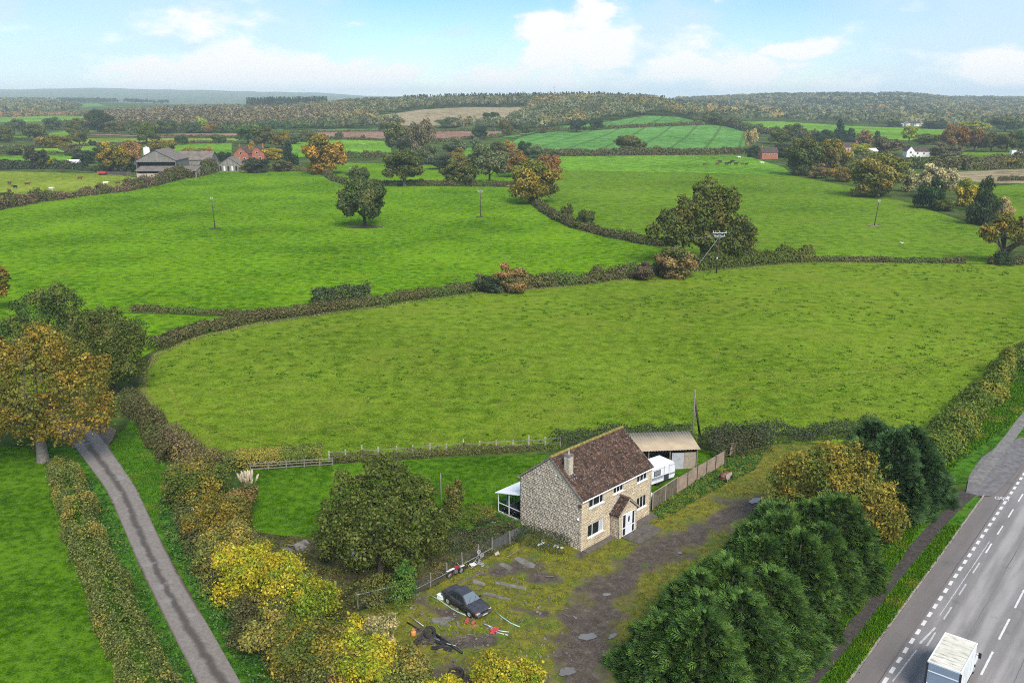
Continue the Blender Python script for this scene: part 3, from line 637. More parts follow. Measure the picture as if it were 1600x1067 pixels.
# ================================================================ trees one can tell apart
TT = [
 ('oak0', 570, 354, 72, 72, 'oakgreen', 'round dark oak standing alone in the bright green field'),
 ('oak1', 836, 318, 74, 66, 'gold', 'round golden oak at the corner where three hedges meet'),
 ('oak2', 632, 291, 60, 54, 'oak', 'brownish oak with a pale trunk on the paddock hedge'),
 ('oak3', 718, 290, 56, 40, 'oak', 'low wide oak on the hedge left of the grey ash'),
 ('ash0', 765, 288, 60, 60, 'grey', 'grey green ash between the low oak and the golden oak'),
 ('oak1', 806, 277, 44, 42, 'russet', 'russet tree just behind the golden oak, on its left'),
 ('oak2', 856, 280, 40, 36, 'russet', 'russet tree just behind the golden oak, on its right'),
 ('bush0', 505, 272, 68, 60, 'orange', 'large rounded orange tree beside the dark fir'),
 ('pine0', 452, 264, 36, 42, 'bluegreen', 'dark blue green fir left of the large orange tree'),
 ('oak3', 560, 287, 34, 27, 'oak', 'small olive tree on the hedge above the lone oak'),
 ('bush1', 885, 344, 20, 26, 'oak', 'small upright bush on the curving hedge'),
 ('bush2', 914, 357, 32, 28, 'oak', 'rounded bush on the curving hedge, nearer the great oak'),
 ('bush0', 1050, 433, 72, 48, 'copper', 'copper coloured bush below the great oak'),
 ('bush1', 1005, 438, 36, 28, 'brown', 'small dull brown bush beside the copper bush'),
 ('bush1', 800, 454, 58, 42, 'copper', 'copper and olive bush standing out of the middle hedge'),
 ('bush2', 765, 456, 44, 24, 'bramble', 'low dark bush left of the copper and olive bush'),
 ('ash1', 625, 243, 46, 50, 'grey', 'tall pale willow behind the paddock, the left of two'),
 ('poplar0', 659, 246, 34, 58, 'woodtan', 'tall pale willow behind the paddock, the right of two'),
 ('bush2', 669, 256, 30, 30, 'grey', 'small olive bush under the right willow'),
 ('bush0', 687, 265, 40, 22, 'bramble', 'dark bush between the willows and the gold olive tree'),
 ('ash0', 711, 246, 38, 30, 'grey', 'olive tree above the gold olive tree behind the paddock'),
 ('bush1', 714, 262, 34, 30, 'gold', 'gold olive tree behind the low oak'),
 ('poplar1', 744, 238, 20, 24, 'grey', 'slim pale tree among the trees behind the ash'),
 ('oak2', 778, 244, 28, 22, 'oak', 'brown olive tree behind the grey ash'),
 ('bush1', 797, 242, 22, 22, 'orange', 'small orange tree at the top of the clump behind the ash'),
 ('bush2', 818, 246, 24, 24, 'dark', 'small dark evergreen at the left end of the long straight hedge'),
 ('bush0', 835, 247, 26, 20, 'grey', 'pale olive bush at the left end of the long straight hedge'),
 ('oak0', 750, 218, 22, 22, 'dark', 'dark oak on the hedge of the pink ploughed field'),
 ('oak1', 790, 213, 21, 24, 'oak', 'brown oak where the ploughed field meets the crop'),
 ('oak2', 822, 212, 15, 15, 'oakgreen', 'small oak at the left corner of the green crop'),
 ('bush1', 847, 209, 12, 8, 'hedge', 'small bush on the hedge left of the pair of oaks'),
 ('oak3', 901, 207.5, 27, 21, 'dark', 'dark oak on the crop hedge, the larger of a pair'),
 ('oak0', 933, 204, 19, 18, 'dark', 'dark oak on the crop hedge, the smaller of a pair'),
 ('bush0', 531, 217.5, 15, 11, 'hedge', 'round bush in the pink ploughed field, the larger of two'),
 ('bush1', 567, 217, 8, 6, 'hedge', 'round bush in the pink ploughed field, the smaller of two'),
 ('oak1', 983, 240, 44, 27, 'oak', 'wide dark oak on the long straight hedge'),
 ('poplar1', 1085, 194, 7, 13, 'grey', 'slim small tree at the top corner of the upper crop'),
 ('bush2', 1114, 195, 36, 22, 'grey', 'broad olive bush at the upper right corner of the crop'),
 ('poplar0', 1172, 236, 17, 34, 'cream', 'pale slim poplar at the right end of the crop'),
 ('bush1', 1175, 246, 26, 18, 'dark', 'dark bush at the foot of the pale slim poplar'),
 ('oak1', 1220, 226, 40, 24, 'oak', 'brown tree behind the brick cottage at the right'),
 ('bush0', 1250, 274, 64, 58, 'oakgreen', 'large dark rounded tree at the left end of the right hand tree belt'),
 ('oak2', 1300, 274, 48, 54, 'gold', 'gold topped tree second in the right hand tree belt'),
 ('bush1', 1283, 279, 32, 22, 'copper', 'low copper bush under the gold topped tree'),
 ('bush2', 1314, 284, 36, 22, 'gold', 'low golden bush before the broad green tree'),
 ('bush2', 1369, 308, 80, 66, 'hedgegreen', 'broad green tree in the middle of the right hand tree belt'),
 ('bush0', 1420, 300, 34, 36, 'cream', 'pale cream bush beside the broad green tree'),
 ('oak3', 1462, 310, 54, 52, 'cream', 'cream and orange crowned tree in the right hand tree belt'),
 ('bush1', 1451, 326, 48, 44, 'dark', 'dark green tree under the cream and orange crown'),
 ('bush0', 1506, 322, 38, 42, 'yellow', 'pale yellow tree left of the dark evergreen'),
 ('bush2', 1476, 330, 30, 18, 'oak', 'low olive bush at the foot of the tree belt'),
 ('pine1', 1536, 352, 62, 78, 'dark', 'dark evergreen at the right end of the tree belt'),
 ('bush1', 1568, 338, 26, 30, 'cream', 'cream bush right of the dark evergreen'),
 ('pine0', 1310, 224, 30, 36, 'bluegreen', 'tall dark fir by the far farmhouse, the taller of two'),
 ('pine1', 1328, 226, 30, 26, 'bluegreen', 'dark fir by the far farmhouse, the shorter of two'),
 ('bush0', 1284, 226, 32, 22, 'dark', 'dark rounded tree left of the far firs'),
 ('pine1', 1369, 228, 19, 24, 'bluegreen', 'small pointed fir right of the far farmhouse'),
 ('bush1', 1350, 228, 30, 24, 'copper', 'copper tree between the far firs'),
 ('bush2', 1345, 243, 30, 18, 'lime', 'small yellow green bush beside the white roofed shed'),
 ('bush0', 1385, 241, 50, 26, 'brown', 'broad brown scrub left of the white cottage'),
 ('bush1', 1480, 248, 52, 24, 'brown', 'broad brown scrub right of the white cottage'),
 ('oak2', 1420, 223, 24, 25, 'lime', 'yellow green tree above the white cottage'),
 ('bush2', 1450, 226, 40, 16, 'oak', 'low dark bushes right of the yellow green tree'),
 ('oak0', 1490, 236, 36, 40, 'russet', 'russet oak, leftmost of the row at the right edge'),
 ('oak1', 1522, 237, 32, 34, 'russet', 'russet oak, second of the row at the right edge'),
 ('oak2', 1548, 238, 30, 30, 'oak', 'brown oak, third of the row at the right edge'),
 ('oak3', 1572, 239, 32, 32, 'oak', 'olive oak, fourth of the row at the right edge'),
 ('oak0', 1598, 239, 34, 36, 'oakgreen', 'green oak, last of the row at the right edge'),
 ('oak1', 8, 222, 24, 26, 'oak', 'brown oak at the left edge of the strip fields'),
 ('oak2', 55, 220, 34, 25, 'oak', 'wide brown oak in the strip fields at the left'),
 ('oak3', 118, 213, 36, 27, 'oak', 'big brown oak left of the dark oak'),
 ('oak0', 125, 227.5, 22, 24, 'oak', 'brown oak in front of the big brown oak'),
 ('oak1', 157, 209, 42, 36, 'dark', 'tall dark oak before the pale plantation'),
 ('oak2', 180, 210, 26, 20, 'oak', 'brown tree right of the tall dark oak'),
 ('oak2', 210, 209, 20, 19, 'oak', 'brown oak at the edge of the pale plantation'),
 ('oak3', 230, 227, 36, 34, 'oak', 'leaning brown oak above the barn'),
 ('bush1', 145, 228, 13, 9, 'dark', 'small dark bush in the beige strip field'),
 ('bush2', 85, 232, 48, 20, 'gold', 'spreading golden bush in the beige strip field'),
 ('oak0', 285, 227, 20, 16, 'oakgreen', 'round green tree above the barn roof'),
 ('oak1', 342, 225, 22, 14, 'oakgreen', 'round green tree above the old timber shed'),
 ('bush0', 300, 209, 28, 20, 'oakgreen', 'round green bush at the foot of the pale plantation'),
 ('oak3', 316, 208, 20, 24, 'lime', 'yellowish tree at the foot of the pale plantation'),
 ('oak0', 349, 207, 13, 14, 'copper', 'small copper tree in the narrow green strip'),
 ('oak1', 370, 207, 12, 12, 'oakgreen', 'small green tree in the narrow green strip'),
 ('oak2', 388, 225, 34, 26, 'oakgreen', 'green oak behind the red brick house'),
 ('oak0', 412, 232, 34, 34, 'oak', 'tall brown oak right of the red brick house'),
 ('oak1', 441, 232, 28, 26, 'gold', 'golden brown oak above the dark fir'),
 ('bush0', 462, 226, 20, 16, 'hedge', 'dull bush above the large orange tree, the left of two'),
 ('bush1', 482, 222, 30, 17, 'hedge', 'dull bush above the large orange tree, the right of two'),
 ('oak3', 180, 270, 44, 46, 'gold', 'golden brown tree left of the barn, the nearer one'),
 ('oak2', 206, 264, 34, 42, 'copper', 'copper tree close to the barn gable'),
 ('oak0', 256, 243, 44, 24, 'gold', 'golden brown tree rising behind the barn roof'),
 ('poplar0', 328, 252, 11, 22, 'orange', 'slim yellow orange tree between the barn and the timber shed'),
 ('bush2', 300, 248, 44, 16, 'gold', 'golden bushes behind the long shed roof'),
 ('bush1', 393, 247, 18, 24, 'orange', 'small orange tree in front of the red brick house'),
 ('bush2', 425, 250, 34, 18, 'yellow', 'low yellow bush right of the red brick house'),
 ('bush0', 60, 264, 34, 34, 'bramble', 'tall dark bush in the scrub at the left'),
 ('bush1', 112, 244, 32, 19, 'brown', 'purplish brown bush above the scrub at the left'),
 ('bush0', 84, 264, 15, 17, 'yellow', 'small yellow bush in the scrub at the left'),
 ('bush2', 135, 256, 36, 20, 'bramble', 'dark bushes left of the golden brown trees'),
 ('bush2', 400, 270, 40, 22, 'bramble', 'dark shrub in front of the brick house garden'),
 ('bush0', 440, 268, 34, 18, 'hedge', 'low grey brown shrub below the fir'),
 ('bush0', 1230, 246, 46, 20, 'bramble', 'dark scrub right of the brick cottage'),
 ('oak3', 30, 206, 20, 20, 'oak', 'brown oak behind the left edge oak on the upper strip'),
 ('oak0', 82, 204, 26, 20, 'oakgreen', 'green tree above the wide brown oak'),
 ('bush0', 20, 243, 30, 12, 'hedge', 'low dull bush on the lowest left hedge'),
 ('bush1', 165, 244, 34, 18, 'hedge', 'dull bush between the purplish bush and the copper tree'),
 ('oak2', 262, 210, 30, 22, 'oakgreen', 'dark green oak before the middle of the plantation'),
 ('bush2', 240, 209, 30, 15, 'oakgreen', 'low green bush before the plantation left of the dark green oak'),
 ('oak1', 330, 209, 18, 18, 'gold', 'small golden tree at the right foot of the plantation'),
 ('bush0', 385, 208, 26, 12, 'hedge', 'low bush on the hedge above the red brick house'),
 ('bush1', 275, 247, 26, 10, 'oakgreen', 'low green bush behind the barn ridge'),
 ('bush2', 350, 252, 22, 14, 'dark', 'small dark bush behind the timber shed'),
 ('bush0', 600, 204, 24, 12, 'oakgreen', 'low green bush at the foot of the stubble field'),
 ('bush1', 700, 200, 40, 16, 'oakgreen', 'green bushes at the right foot of the stubble field'),
 ('oak2', 770, 199, 30, 22, 'dark', 'dark trees at the right end of the stubble field'),
 ('oak1', 800, 202, 24, 20, 'grey', 'pale green tree beside the dark trees of the stubble field'),
 ('bush2', 865, 246, 18, 10, 'hedge', 'small bush on the long straight hedge right of the clump'),
 ('oak3', 1240, 214, 34, 20, 'oakgreen', 'green tree on the bushy hedge above the brick cottage'),
 ('bush0', 1265, 222, 36, 14, 'hedge', 'dull bush between the bushy hedge and the firs'),
 ('bush1', 1400, 262, 56, 18, 'oakgreen', 'green bushes on the wide brown hedge below the cottage'),
 ('bush2', 1560, 262, 60, 18, 'gold', 'golden bushes on the wide brown hedge near the right edge'),
 ('bush0', 1500, 262, 50, 16, 'hedgegreen', 'olive bushes on the wide brown hedge right of the cottage'),
 ('oak0', 1520, 210, 40, 20, 'lime', 'pale yellow green trees above the row at the right edge'),
 ('oak1', 1570, 206, 44, 22, 'oakgreen', 'dark green trees above the row at the right edge'),
 ('bush1', 1395, 199, 26, 10, 'dark', 'dark bush left of the far village'),
 ('bush2', 1458, 202, 40, 12, 'dark', 'dark trees right of the far village'),
]
for k, px, py, w, h, lm, lab in TT:
    b = k.startswith('bush'); small = h < 24 and b
    tree(k, px, py, w*1.06, h*1.04, lm, lab, name='bush' if small else ('fir_tree' if 'pine' in k else 'tree'), cat='bush' if small else 'tree', pale='pale trunk' in lab, group='bushes of the middle distance' if small else 'trees of the middle distance')
# the great oak on the hedge: several domes
def big_tree(name, label, base, C, R, n, ls, lm, r0, zc, nl=12, seed=5, fork=.4, keep=.75, up=.15, barkm=None, cat='tree', jit=.13, hue_bias=0.0, aspect=.62, group=None):
    rng = np.random.default_rng(seed); C = np.array(C, float); R = np.array(R, float)
    # break each dome into smaller ones
    C2 = []; R2 = []
    for c, r in zip(C, R):
        C2.append(c); R2.append(r*.72)
        for _ in range(nl):
            d = sph(1, rng)[0]; d[2] = d[2]*.8+.12
            C2.append(c+d*r*rng.uniform(.55, 1.0)); R2.append(r*rng.uniform(.16, .40))
    C2 = np.array(C2); R2 = np.array(R2)
    P, N, rnd, hue = lobe_leaves(C2, R2, n, rng, up=up, keep=keep, jit=jit)
    P[:, 2] = np.maximum(P[:, 2], .05); hue = np.clip(hue+hue_bias, 0, 1)
    root = tag(empty(name, base), label, cat, group)
    link('trunk', trunk_mesh('trunk', zc, r0, C2, 16, rng, fork), barkm or bark, root)
    link('crown', rot_leaf('crown', P, N, np.clip(np.exp(rng.normal(size=len(P))*.38), .45, 2.0)*ls, rnd, hue, aspect), LM[lm], root)
    return root
big_tree('oak_tree', 'great spreading oak with several domes on the hedge behind the olive field', G(1098, 414), [(1.0, 3, 17.5), (6.0, 3, 15.5), (-2, 2, 13.0), (-8.5, 1, 10.8), (-12.5, 0, 8.2), (3, -1, 10.5), (9, 0, 9), (-5, -1.5, 8), (1, -2, 6), (7, -2, 5), (10.5, 0, 5), (2.5, 1, 14), (-5.5, 0, 12), (0, 0, 9.5), (5, 0, 8), (-8, -1, 7)], [4.1, 3.8, 4.2, 3.6, 2.4, 4.2, 3.4, 3.6, 3.4, 3.2, 2.4, 3.6, 3.4, 3.8, 3.6, 2.8], 26000, .28, 'oak', .9, 12, 11, seed=71)
big_tree('tree', 'golden tree with forked bare limbs at the right edge behind the olive field', G(1566, 413), [(-4, 0, 7.5), (0, 1, 10), (4.5, 0, 9.5), (8, 0, 7.5), (2, -1.5, 7.5), (6, -1, 5.5), (-2, 1, 9)], [2.6, 2.8, 2.8, 2.6, 2.6, 2, 2.2], 6500, .3, 'gold', .7, 8.5, 9, seed=72, fork=.3)
hedge('ivy and brambles round the foot of the golden tree at the right edge', [(1555, 414), (1566, 414), (1580, 414)], 3.4, 2.6, 12, .25, 'dark', seed=73, cat='shrub', name='shrub')
# bare soil rings
soil = M_('bare_soil', plain, (.095, .068, .045), .95, .35, 1.5, bump=.03)
def soil_patch(px, py, rx, ry, m=soil, z=.22):
    c = G(px, py); rng = random.Random(int(px*7+py)); pts = []
    for i in range(22):
        a = 2*math.pi*i/22; k = rng.uniform(.7, 1.15); pts.append(Vector((c.x+rx*k*math.cos(a), c.y+ry*k*math.sin(a), 0)))
    return sheet('bare_soil', pts, m, dz=.13)
soil_patch(568, 355, 5.5, 3.2); soil_patch(336, 357, 2.0, 1.6); soil_patch(751, 339, 1.6, 1.3); soil_patch(1366, 353, 2.4, 2.2, M_('chalk_soil', plain, (.22, .185, .14), .95, .3, 1.5))
# ================================================================ poles
polewood = M_('pole_wood', plain, (.07, .055, .042), .9, .3, 2.0)
polegrey = M_('pole_wood_grey', plain, (.20, .18, .15), .9, .3, 2.0)
galv = M_('galvanised_steel', plain, (.52, .53, .54), .45, .15, 4.0, metal=.3)
ceram = M_('insulator', plain, (.62, .63, .66), .3, .1, 4.0)
wirem = M_('wire', plain, (.42, .42, .42), .5, .1, 3.0, metal=.3)
def pole(label, base, h, r=.16, lean=(0, 0), arms=(), name='utility_pole', mat=None, stay=None, rz=0.0, plate=False):
    o = thing(name, label, 'pole', base, rz); mb = MB()
    mb.tube([(0, 0, -.3), (lean[0]*.5, lean[1]*.5, h*.5), (lean[0], lean[1], h)], [r, r*.85, r*.7], 8); mb.build('post', mat or polewood, o, smooth=True)
    for (z, w) in arms:
        mb = MB(); mb.box(lean[0]-w/2, lean[0]+w/2, lean[1]-.09, lean[1]+.05, z-.09, z+.09); a = mb.build('crossarm', galv, o)
        for s in (-1, 0, 1):
            mb = MB(); x = lean[0]+s*w*.45; mb.lathe([(.03, z+.09), (.09, z+.14), (.05, z+.2), (.11, z+.26), (.05, z+.33), (.10, z+.38), (.03, z+.48)], 8, Matrix.Translation((x, lean[1], 0))); mb.build('insulator', ceram, a)
        mb = MB(); mb.bar((lean[0]-w*.3, lean[1]-.06, z), (lean[0], lean[1]-.06, z-.6), .05); mb.bar((lean[0]+w*.3, lean[1]-.06, z), (lean[0], lean[1]-.06, z-.6), .05); mb.build('brace', galv, a)
    if stay:
        mb = MB(); mb.tube([(0, 0, h*.86), stay], .045, 5); mb.build('stay_wire', wirem, o)
    if plate:
        mb = MB(); mb.box(-.14, .14, -r-.03, -r-.01, h*.36, h*.36+.36); mb.build('warning_plate', ceram, o)
    return o
pole('plain wooden pole standing alone in the left of the bright green field', G(336, 357), 9.6, .15, (-.3, 0), [(9.2, .5)])
pole('wooden pole with a pale crossarm in the bright green field', G(751, 339), 8.9, .15, (0, 0), [(8.7, 1.9)])
p3 = pole('wooden pole with two pale crossarms and a stay in front of the great oak', G(1119, 427), 9.6, .16, (.25, 0), [(9.5, 3.2), (8.7, 2.4)], stay=(-5.4, .6, .1), plate=True)
p4 = pole('wooden pole with pale crossarms half hidden behind the copper bush', G(1066, 418) + Vector((0, 1.5, 0)), 6.6, .15, (0, 0), [(6.4, 2.6)])
pole('leaning wooden pole in the right pasture', G(1366, 353), 8.0, .15, (.7, 0), [(7.8, .7)])
pole('thin pole at the back of the paddock, the left of two', GT(535, 243), 9, .16)
pole('thin pole at the back of the paddock, the right of two', GT(568, 249), 10, .16, arms=[(9.8, 2.6)])
pole('short pole on the hedge beside the small olive tree', G(549, 286), 7, .14, arms=[(6.9, 1.6)])
mb = MB(); a = G(1119, 427)+Vector((.2, -.1, 8.9)); b = G(1066, 418)+Vector((0, 1.4, 6.7)); mb.tube([b, b.lerp(a, .5)-Vector((0, 0, .12)), a], .05, 5)
tag(mb.build('overhead_wire', wirem), 'pale overhead wire between the two poles before the great oak', 'wire')
mb = MB(); p = WP(866, 1560); mb.tube([p, p+Vector((0, 0, 27))], .35, 6)
for dz in (24, 26): mb.box(p.x-1.6, p.x+1.6, p.y-.3, p.y+.3, p.z+dz, p.z+dz+1.4)
tag(mb.build('mast', galv), 'thin antenna mast on the wooded skyline', 'mast')
# ================================================================ far farm buildings
asb = M_('fibre_cement_roof', plain, (.17, .14, .115), .9, .3, .35, dirt=(.10, .08, .06), bump=.02)
sheetgrey = M_('grey_cladding', plain, (.20, .185, .165), .8, .25, .5, dirt=(.12, .10, .08))
brickm = M_('red_brick', plain, (.32, .12, .07), .9, .25, .8)
pinkwall = M_('pinkish_block_wall', plain, (.42, .33, .28), .9, .2, .6)
tilem = M_('dark_roof_tile', plain, (.075, .052, .042), .9, .3, .8)
whitew = M_('white_render', plain, (.72, .70, .66), .85, .12, .6)
shade = M_('dark_interior', plain, (.02, .018, .016), .9, .3, 1.0)  # near-black: shade inside open barns as colour; also dark shutters and trailer wheels
timber = M_('weathered_boards', plain, (.23, .21, .18), .9, .35, 1.2, dirt=(.10, .08, .06))
winm = glass('far_window')
def gable(root, w, d, eave, ridge, wallm, roofm, over=.3, axis='x', open_front=False, wins=(), chim=(), boards=0, openz=3.0):
    """w along local x, d along y (front at y=0); axis: ridge direction"""
    mb = MB()
    if axis == 'y':
        if not open_front: mb.prism([(0, 0), (w, 0), (w, eave), (w/2, ridge), (0, eave)], 'y', 0, d)
        else:
            mb.prism([(0, 0), (w, 0), (w, eave), (w/2, ridge), (0, eave)], 'y', d-.2, d); mb.box(0, .2, 0, d-.2, 0, eave); mb.box(w-.2, w, 0, d-.2, 0, eave)
            mb.prism([(0.2, openz), (w-.2, openz), (w-.2, eave), (w/2, ridge-.05), (.2, eave)], 'y', 0.05, .2)
    else: mb.prism([(0, 0), (d, 0), (d, eave), (d/2, ridge), (0, eave)], 'x', 0, w)
    mb.build('wall', wallm, root)
    mb = MB(); t = .14
    if axis == 'y':
        sl = (ridge-eave)/(w/2)
        mb.prism([(-over, eave-over*sl+.02), (w/2, ridge+.02), (w+over, eave-over*sl+.02), (w+over, eave-over*sl+t), (w/2, ridge+t+.05), (-over, eave-over*sl+t)], 'y', -over, d+over)
    else:
        sl = (ridge-eave)/(d/2)
        mb.prism([(-over, eave-over*sl+.02), (d/2, ridge+.02), (d+over, eave-over*sl+.02), (d+over, eave-over*sl+t), (d/2, ridge+t+.05), (-over, eave-over*sl+t)], 'x', -over, w+over)
    rf = mb.build('roof', roofm, root)
    for (x0, x1, z0, z1) in wins:
        mb = MB(); mb.box(x0, x1, -.06, -.01, z0, z1); f = mb.build('window', whitew, root)
        mb = MB(); mb.box(x0+.12, x1-.12, -.09, -.061, z0+.12, z1-.12); mb.build('pane', winm, f)
    for (x, y, z) in chim:
        mb = MB(); mb.box(x-.45, x+.45, y-.4, y+.4, ridge-1.2, z); mb.box(x-.5, x+.5, y-.45, y+.45, z, z+.15); mb.tube([(x, y, z+.15), (x, y, z+.6)], .14, 8); mb.build('chimney', brickm, rf)
    if boards:
        n = int(w/boards)
        for i in range(n):
            x = i*boards; top = eave+(ridge-eave)*(1-abs((x+boards/2)/(w/2)-1)) if axis == 'y' else eave
            mb = MB(); mb.box(x+.04, x+boards-.04, -.08, -.02, openz if open_front else .2, max(.3, top-.25)); mb.build('cladding_sheet', wallm, root)
def far(name, label, cat, px, py, rz=0.0):
    p = G(px, py) if py > 262 else GT(px, py); p.z -= .1; return thing(name, label, cat, p, rz)
b = far('barn', 'gabled open fronted barn with grey cladding, left end of the farm', 'barn', 214, 271, .06); gable(b, 21, 24, 7.0, 12.2, sheetgrey, asb, .5, 'y', True, boards=1.75, openz=6.0)
mb = MB(); mb.box(.3, 20.6, 3, 3.2, 0, 6.2); mb.build('interior_shade_sheet', shade, b)  # near-black sheet behind the open front paints in the barn's interior shade
b = far('lean_to_shed', 'long low shed with mossy roof in front of the barn', 'shed', 214, 278, .04)
mb = MB(); mb.box(0, 11, 0, .25, 0, 2.2); mb.build('front_wall', pinkwall, b)
for x in (0, 29.6): mb = MB(); mb.box(x, x+.25, .25, 8, 0, 4); mb.build('end_wall', pinkwall, b)
mb = MB(); mb.box(.25, 29.6, 6.5, 6.8, 0, 4.2); mb.build('back_wall', shade, b)  # coloured near black, so the shade under the roof is painted on
for i in range(7):
    mb = MB(); mb.box(11+i*3.05, 11.2+i*3.05, .05, .25, 0, 3.3); mb.build('post', polegrey, b)
mb = MB(); mb.prism([(-.6, 3.35), (8.2, 5.2), (8.2, 5.38), (-.6, 3.53)], 'x', -.5, 30.3); mb.build('roof', asb, b)
b = far('long_shed', 'long shed with a low brown roof behind the barn', 'shed', 272, 264, .05); gable(b, 21, 16, 5.2, 9.4, sheetgrey, asb, .5, 'x')
b = far('small_shed', 'small pale gabled shed right of the barn', 'shed', 312, 267, -.15); gable(b, 8.2, 9, 3.2, 5.0, whitew, asb, .35, 'y', boards=1.02)
b = far('timber_shed', 'old weathered timber shed with a pitched grey roof', 'shed', 341, 268, -.05); gable(b, 12.6, 9, 3.6, 7.6, timber, asb, .4, 'y', boards=.84)
for i in range(5):
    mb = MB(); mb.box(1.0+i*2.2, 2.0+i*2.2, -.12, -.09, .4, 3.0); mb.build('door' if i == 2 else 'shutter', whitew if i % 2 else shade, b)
b = far('brick_house', 'red brick farmhouse with two gables right of the barns', 'house', 366, 252, -.08)
gable(b, 9.5, 8, 5.0, 9.2, brickm, tilem, .35, 'y', wins=[(2, 3.6, 1, 2.4), (6, 7.6, 1, 2.4), (4, 5.5, 4.4, 5.8)], chim=[(2, 6, 10.2)])
b = far('brick_house_wing', 'right hand brick wing of the farmhouse behind the small orange tree', 'house', 391, 251, -.08); gable(b, 9.5, 8, 4.8, 8.8, brickm, tilem, .35, 'y', wins=[(2, 3.6, 1, 2.4), (6, 7.6, 1, 2.4), (4, 5.5, 4.4, 5.8)], chim=[(8, 3, 10.4)])
b = far('white_house', 'white house glimpsed behind the golden brown trees', 'house', 186, 250, .3); gable(b, 11, 7, 4.4, 7, whitew, tilem, .3, 'x', wins=[(2, 3.4, 2.6, 3.8), (7, 8.4, 2.6, 3.8)])
b = far('white_shed', 'small white shed in the scrub left of the farm', 'shed', 104, 259, .1); gable(b, 7, 4, 2.6, 3.3, whitew, whitew, .2, 'x')
p = GT(230, 246); mb = MB(); mb.lathe([(2.2, 0), (2.2, 5.5), (1.6, 6.6), (.2, 7.0)], 16); tag(mb.build('silo', whitew, loc=p, smooth=True), 'white round topped feed silo beside the barn roof', 'silo')
b = far('brick_cottage', 'red brick cottage under trees right of the long hedge', 'house', 1190, 249, .1); gable(b, 11, 7, 4.6, 7.4, brickm, tilem, .3, 'x', wins=[(1.5, 2.8, 2.6, 3.8), (5, 6.2, 2.6, 3.8), (8.3, 9.5, 2.6, 3.8)], chim=[(1, 3.5, 8.6)])
b = far('stone_farmhouse', 'pinkish farmhouse below the far firs', 'house', 1320, 241.5, .12); gable(b, 11, 8, 5.2, 8.0, pinkwall, tilem, .3, 'x', wins=[(1.5, 2.8, 3, 4.2), (5, 6.2, 3, 4.2), (8, 9.2, 3, 4.2)], chim=[(10, 4, 9.2)])
b = far('white_roof_shed', 'low shed with a white roof beside the pinkish farmhouse', 'shed', 1342, 242.5, .05); gable(b, 13.5, 9, 2.8, 4.4, pinkwall, whitew, .3, 'x')
b = far('white_cottage', 'white cottage with a dark roof in the right background', 'house', 1416, 246, -.12); gable(b, 5.5, 9, 4.2, 7.4, whitew, tilem, .3, 'y', wins=[(2, 3.3, 2.8, 4)])
b = far('white_cottage_wing', 'long white wing with a dark roof joined to the white cottage', 'house', 1427, 245.6, -.12); gable(b, 10.5, 6, 4.0, 6.4, whitew, tilem, .3, 'x', wins=[(2, 3.2, 2, 3.2), (6, 7.2, 2, 3.2)])
b = far('box_trailer', 'white box trailer parked under the oaks at the right edge', 'trailer', 1580, 244.5, .02)
mb = MB(); mb.box(0, 11, 0, 3, .9, 4.1); mb.build('body', whitew, b, bevel=.05)
for x in (2, 8, 9.2):
    mb = MB(); mb.lathe([(.2, -.15), (.5, -.15), (.5, .15), (.2, .15)], 12, Matrix.Translation((x, .2, .5)) @ Matrix.Rotation(math.pi/2, 4, 'X')); mb.build('wheel', shade, b)
for i, (px, py, w) in enumerate(((1392, 197.5, 9), (1402, 198, 8), (1416, 198, 11), (1428, 198.5, 9), (1438, 198.5, 8))):
    b = far('village_house', ['pale house at the left end of the far village', 'small pale house second from the left in the far village', 'widest pale house in the middle of the far village', 'pale house second from the right in the far village', 'pale house at the right end of the far village'][i], 'house', px, py, random.uniform(-.4, .4)); b['group'] = 'houses of the far village'
    gable(b, w, 7, 4.6, 7.2, whitew, tilem if i % 2 else asb, .3, 'x', wins=[(1.5, 2.8, 2.6, 3.8), (w-3, w-1.7, 2.6, 3.8)])
# tractor and heap beside the barn
redp = M_('red_paint', plain, (.42, .05, .03), .5, .15, 1.0)
rub = M_('rubber', plain, (.018, .018, .018), .85, .2, 3.0)
b = far('farm_trailer', 'red farm trailer in the yard left of the barn', 'trailer', 152, 274)
mb = MB(); mb.box(0, 4.4, 0, 2.2, .9, 1.05); mb.box(0, .1, 0, 2.2, 1.05, 2.0); mb.box(4.3, 4.4, 0, 2.2, 1.05, 2.0); mb.box(.1, 4.3, 0, .1, 1.05, 2.0); mb.box(.1, 4.3, 2.1, 2.2, 1.05, 2.0); mb.build('body', redp, b)
for x in (1.2, 3.2):
    mb = MB(); mb.lathe([(.2, -.15), (.5, -.15), (.5, .15), (.2, .15)], 12, Matrix.Translation((x, .0, .5)) @ Matrix.Rotation(math.pi/2, 4, 'X')); mb.build('wheel', rub, b)
mb = MB(); c = G(180, 273)
for i in range(6): mb.lathe([(2.4, 0), (2.0, .8), (1.1, 1.4), (.1, 1.6)], 9, Matrix.Translation((c.x-6+i*2.6, c.y+random.uniform(-.5, .5), 0)) @ Matrix.Rotation(random.uniform(0, 3), 4, 'Z'))
tag(mb.build('silage_heap', M_('dark_heap', plain, (.06, .05, .042), .9, .4, 1.0)), 'long dark heap on the ground left of the barn', 'heap')
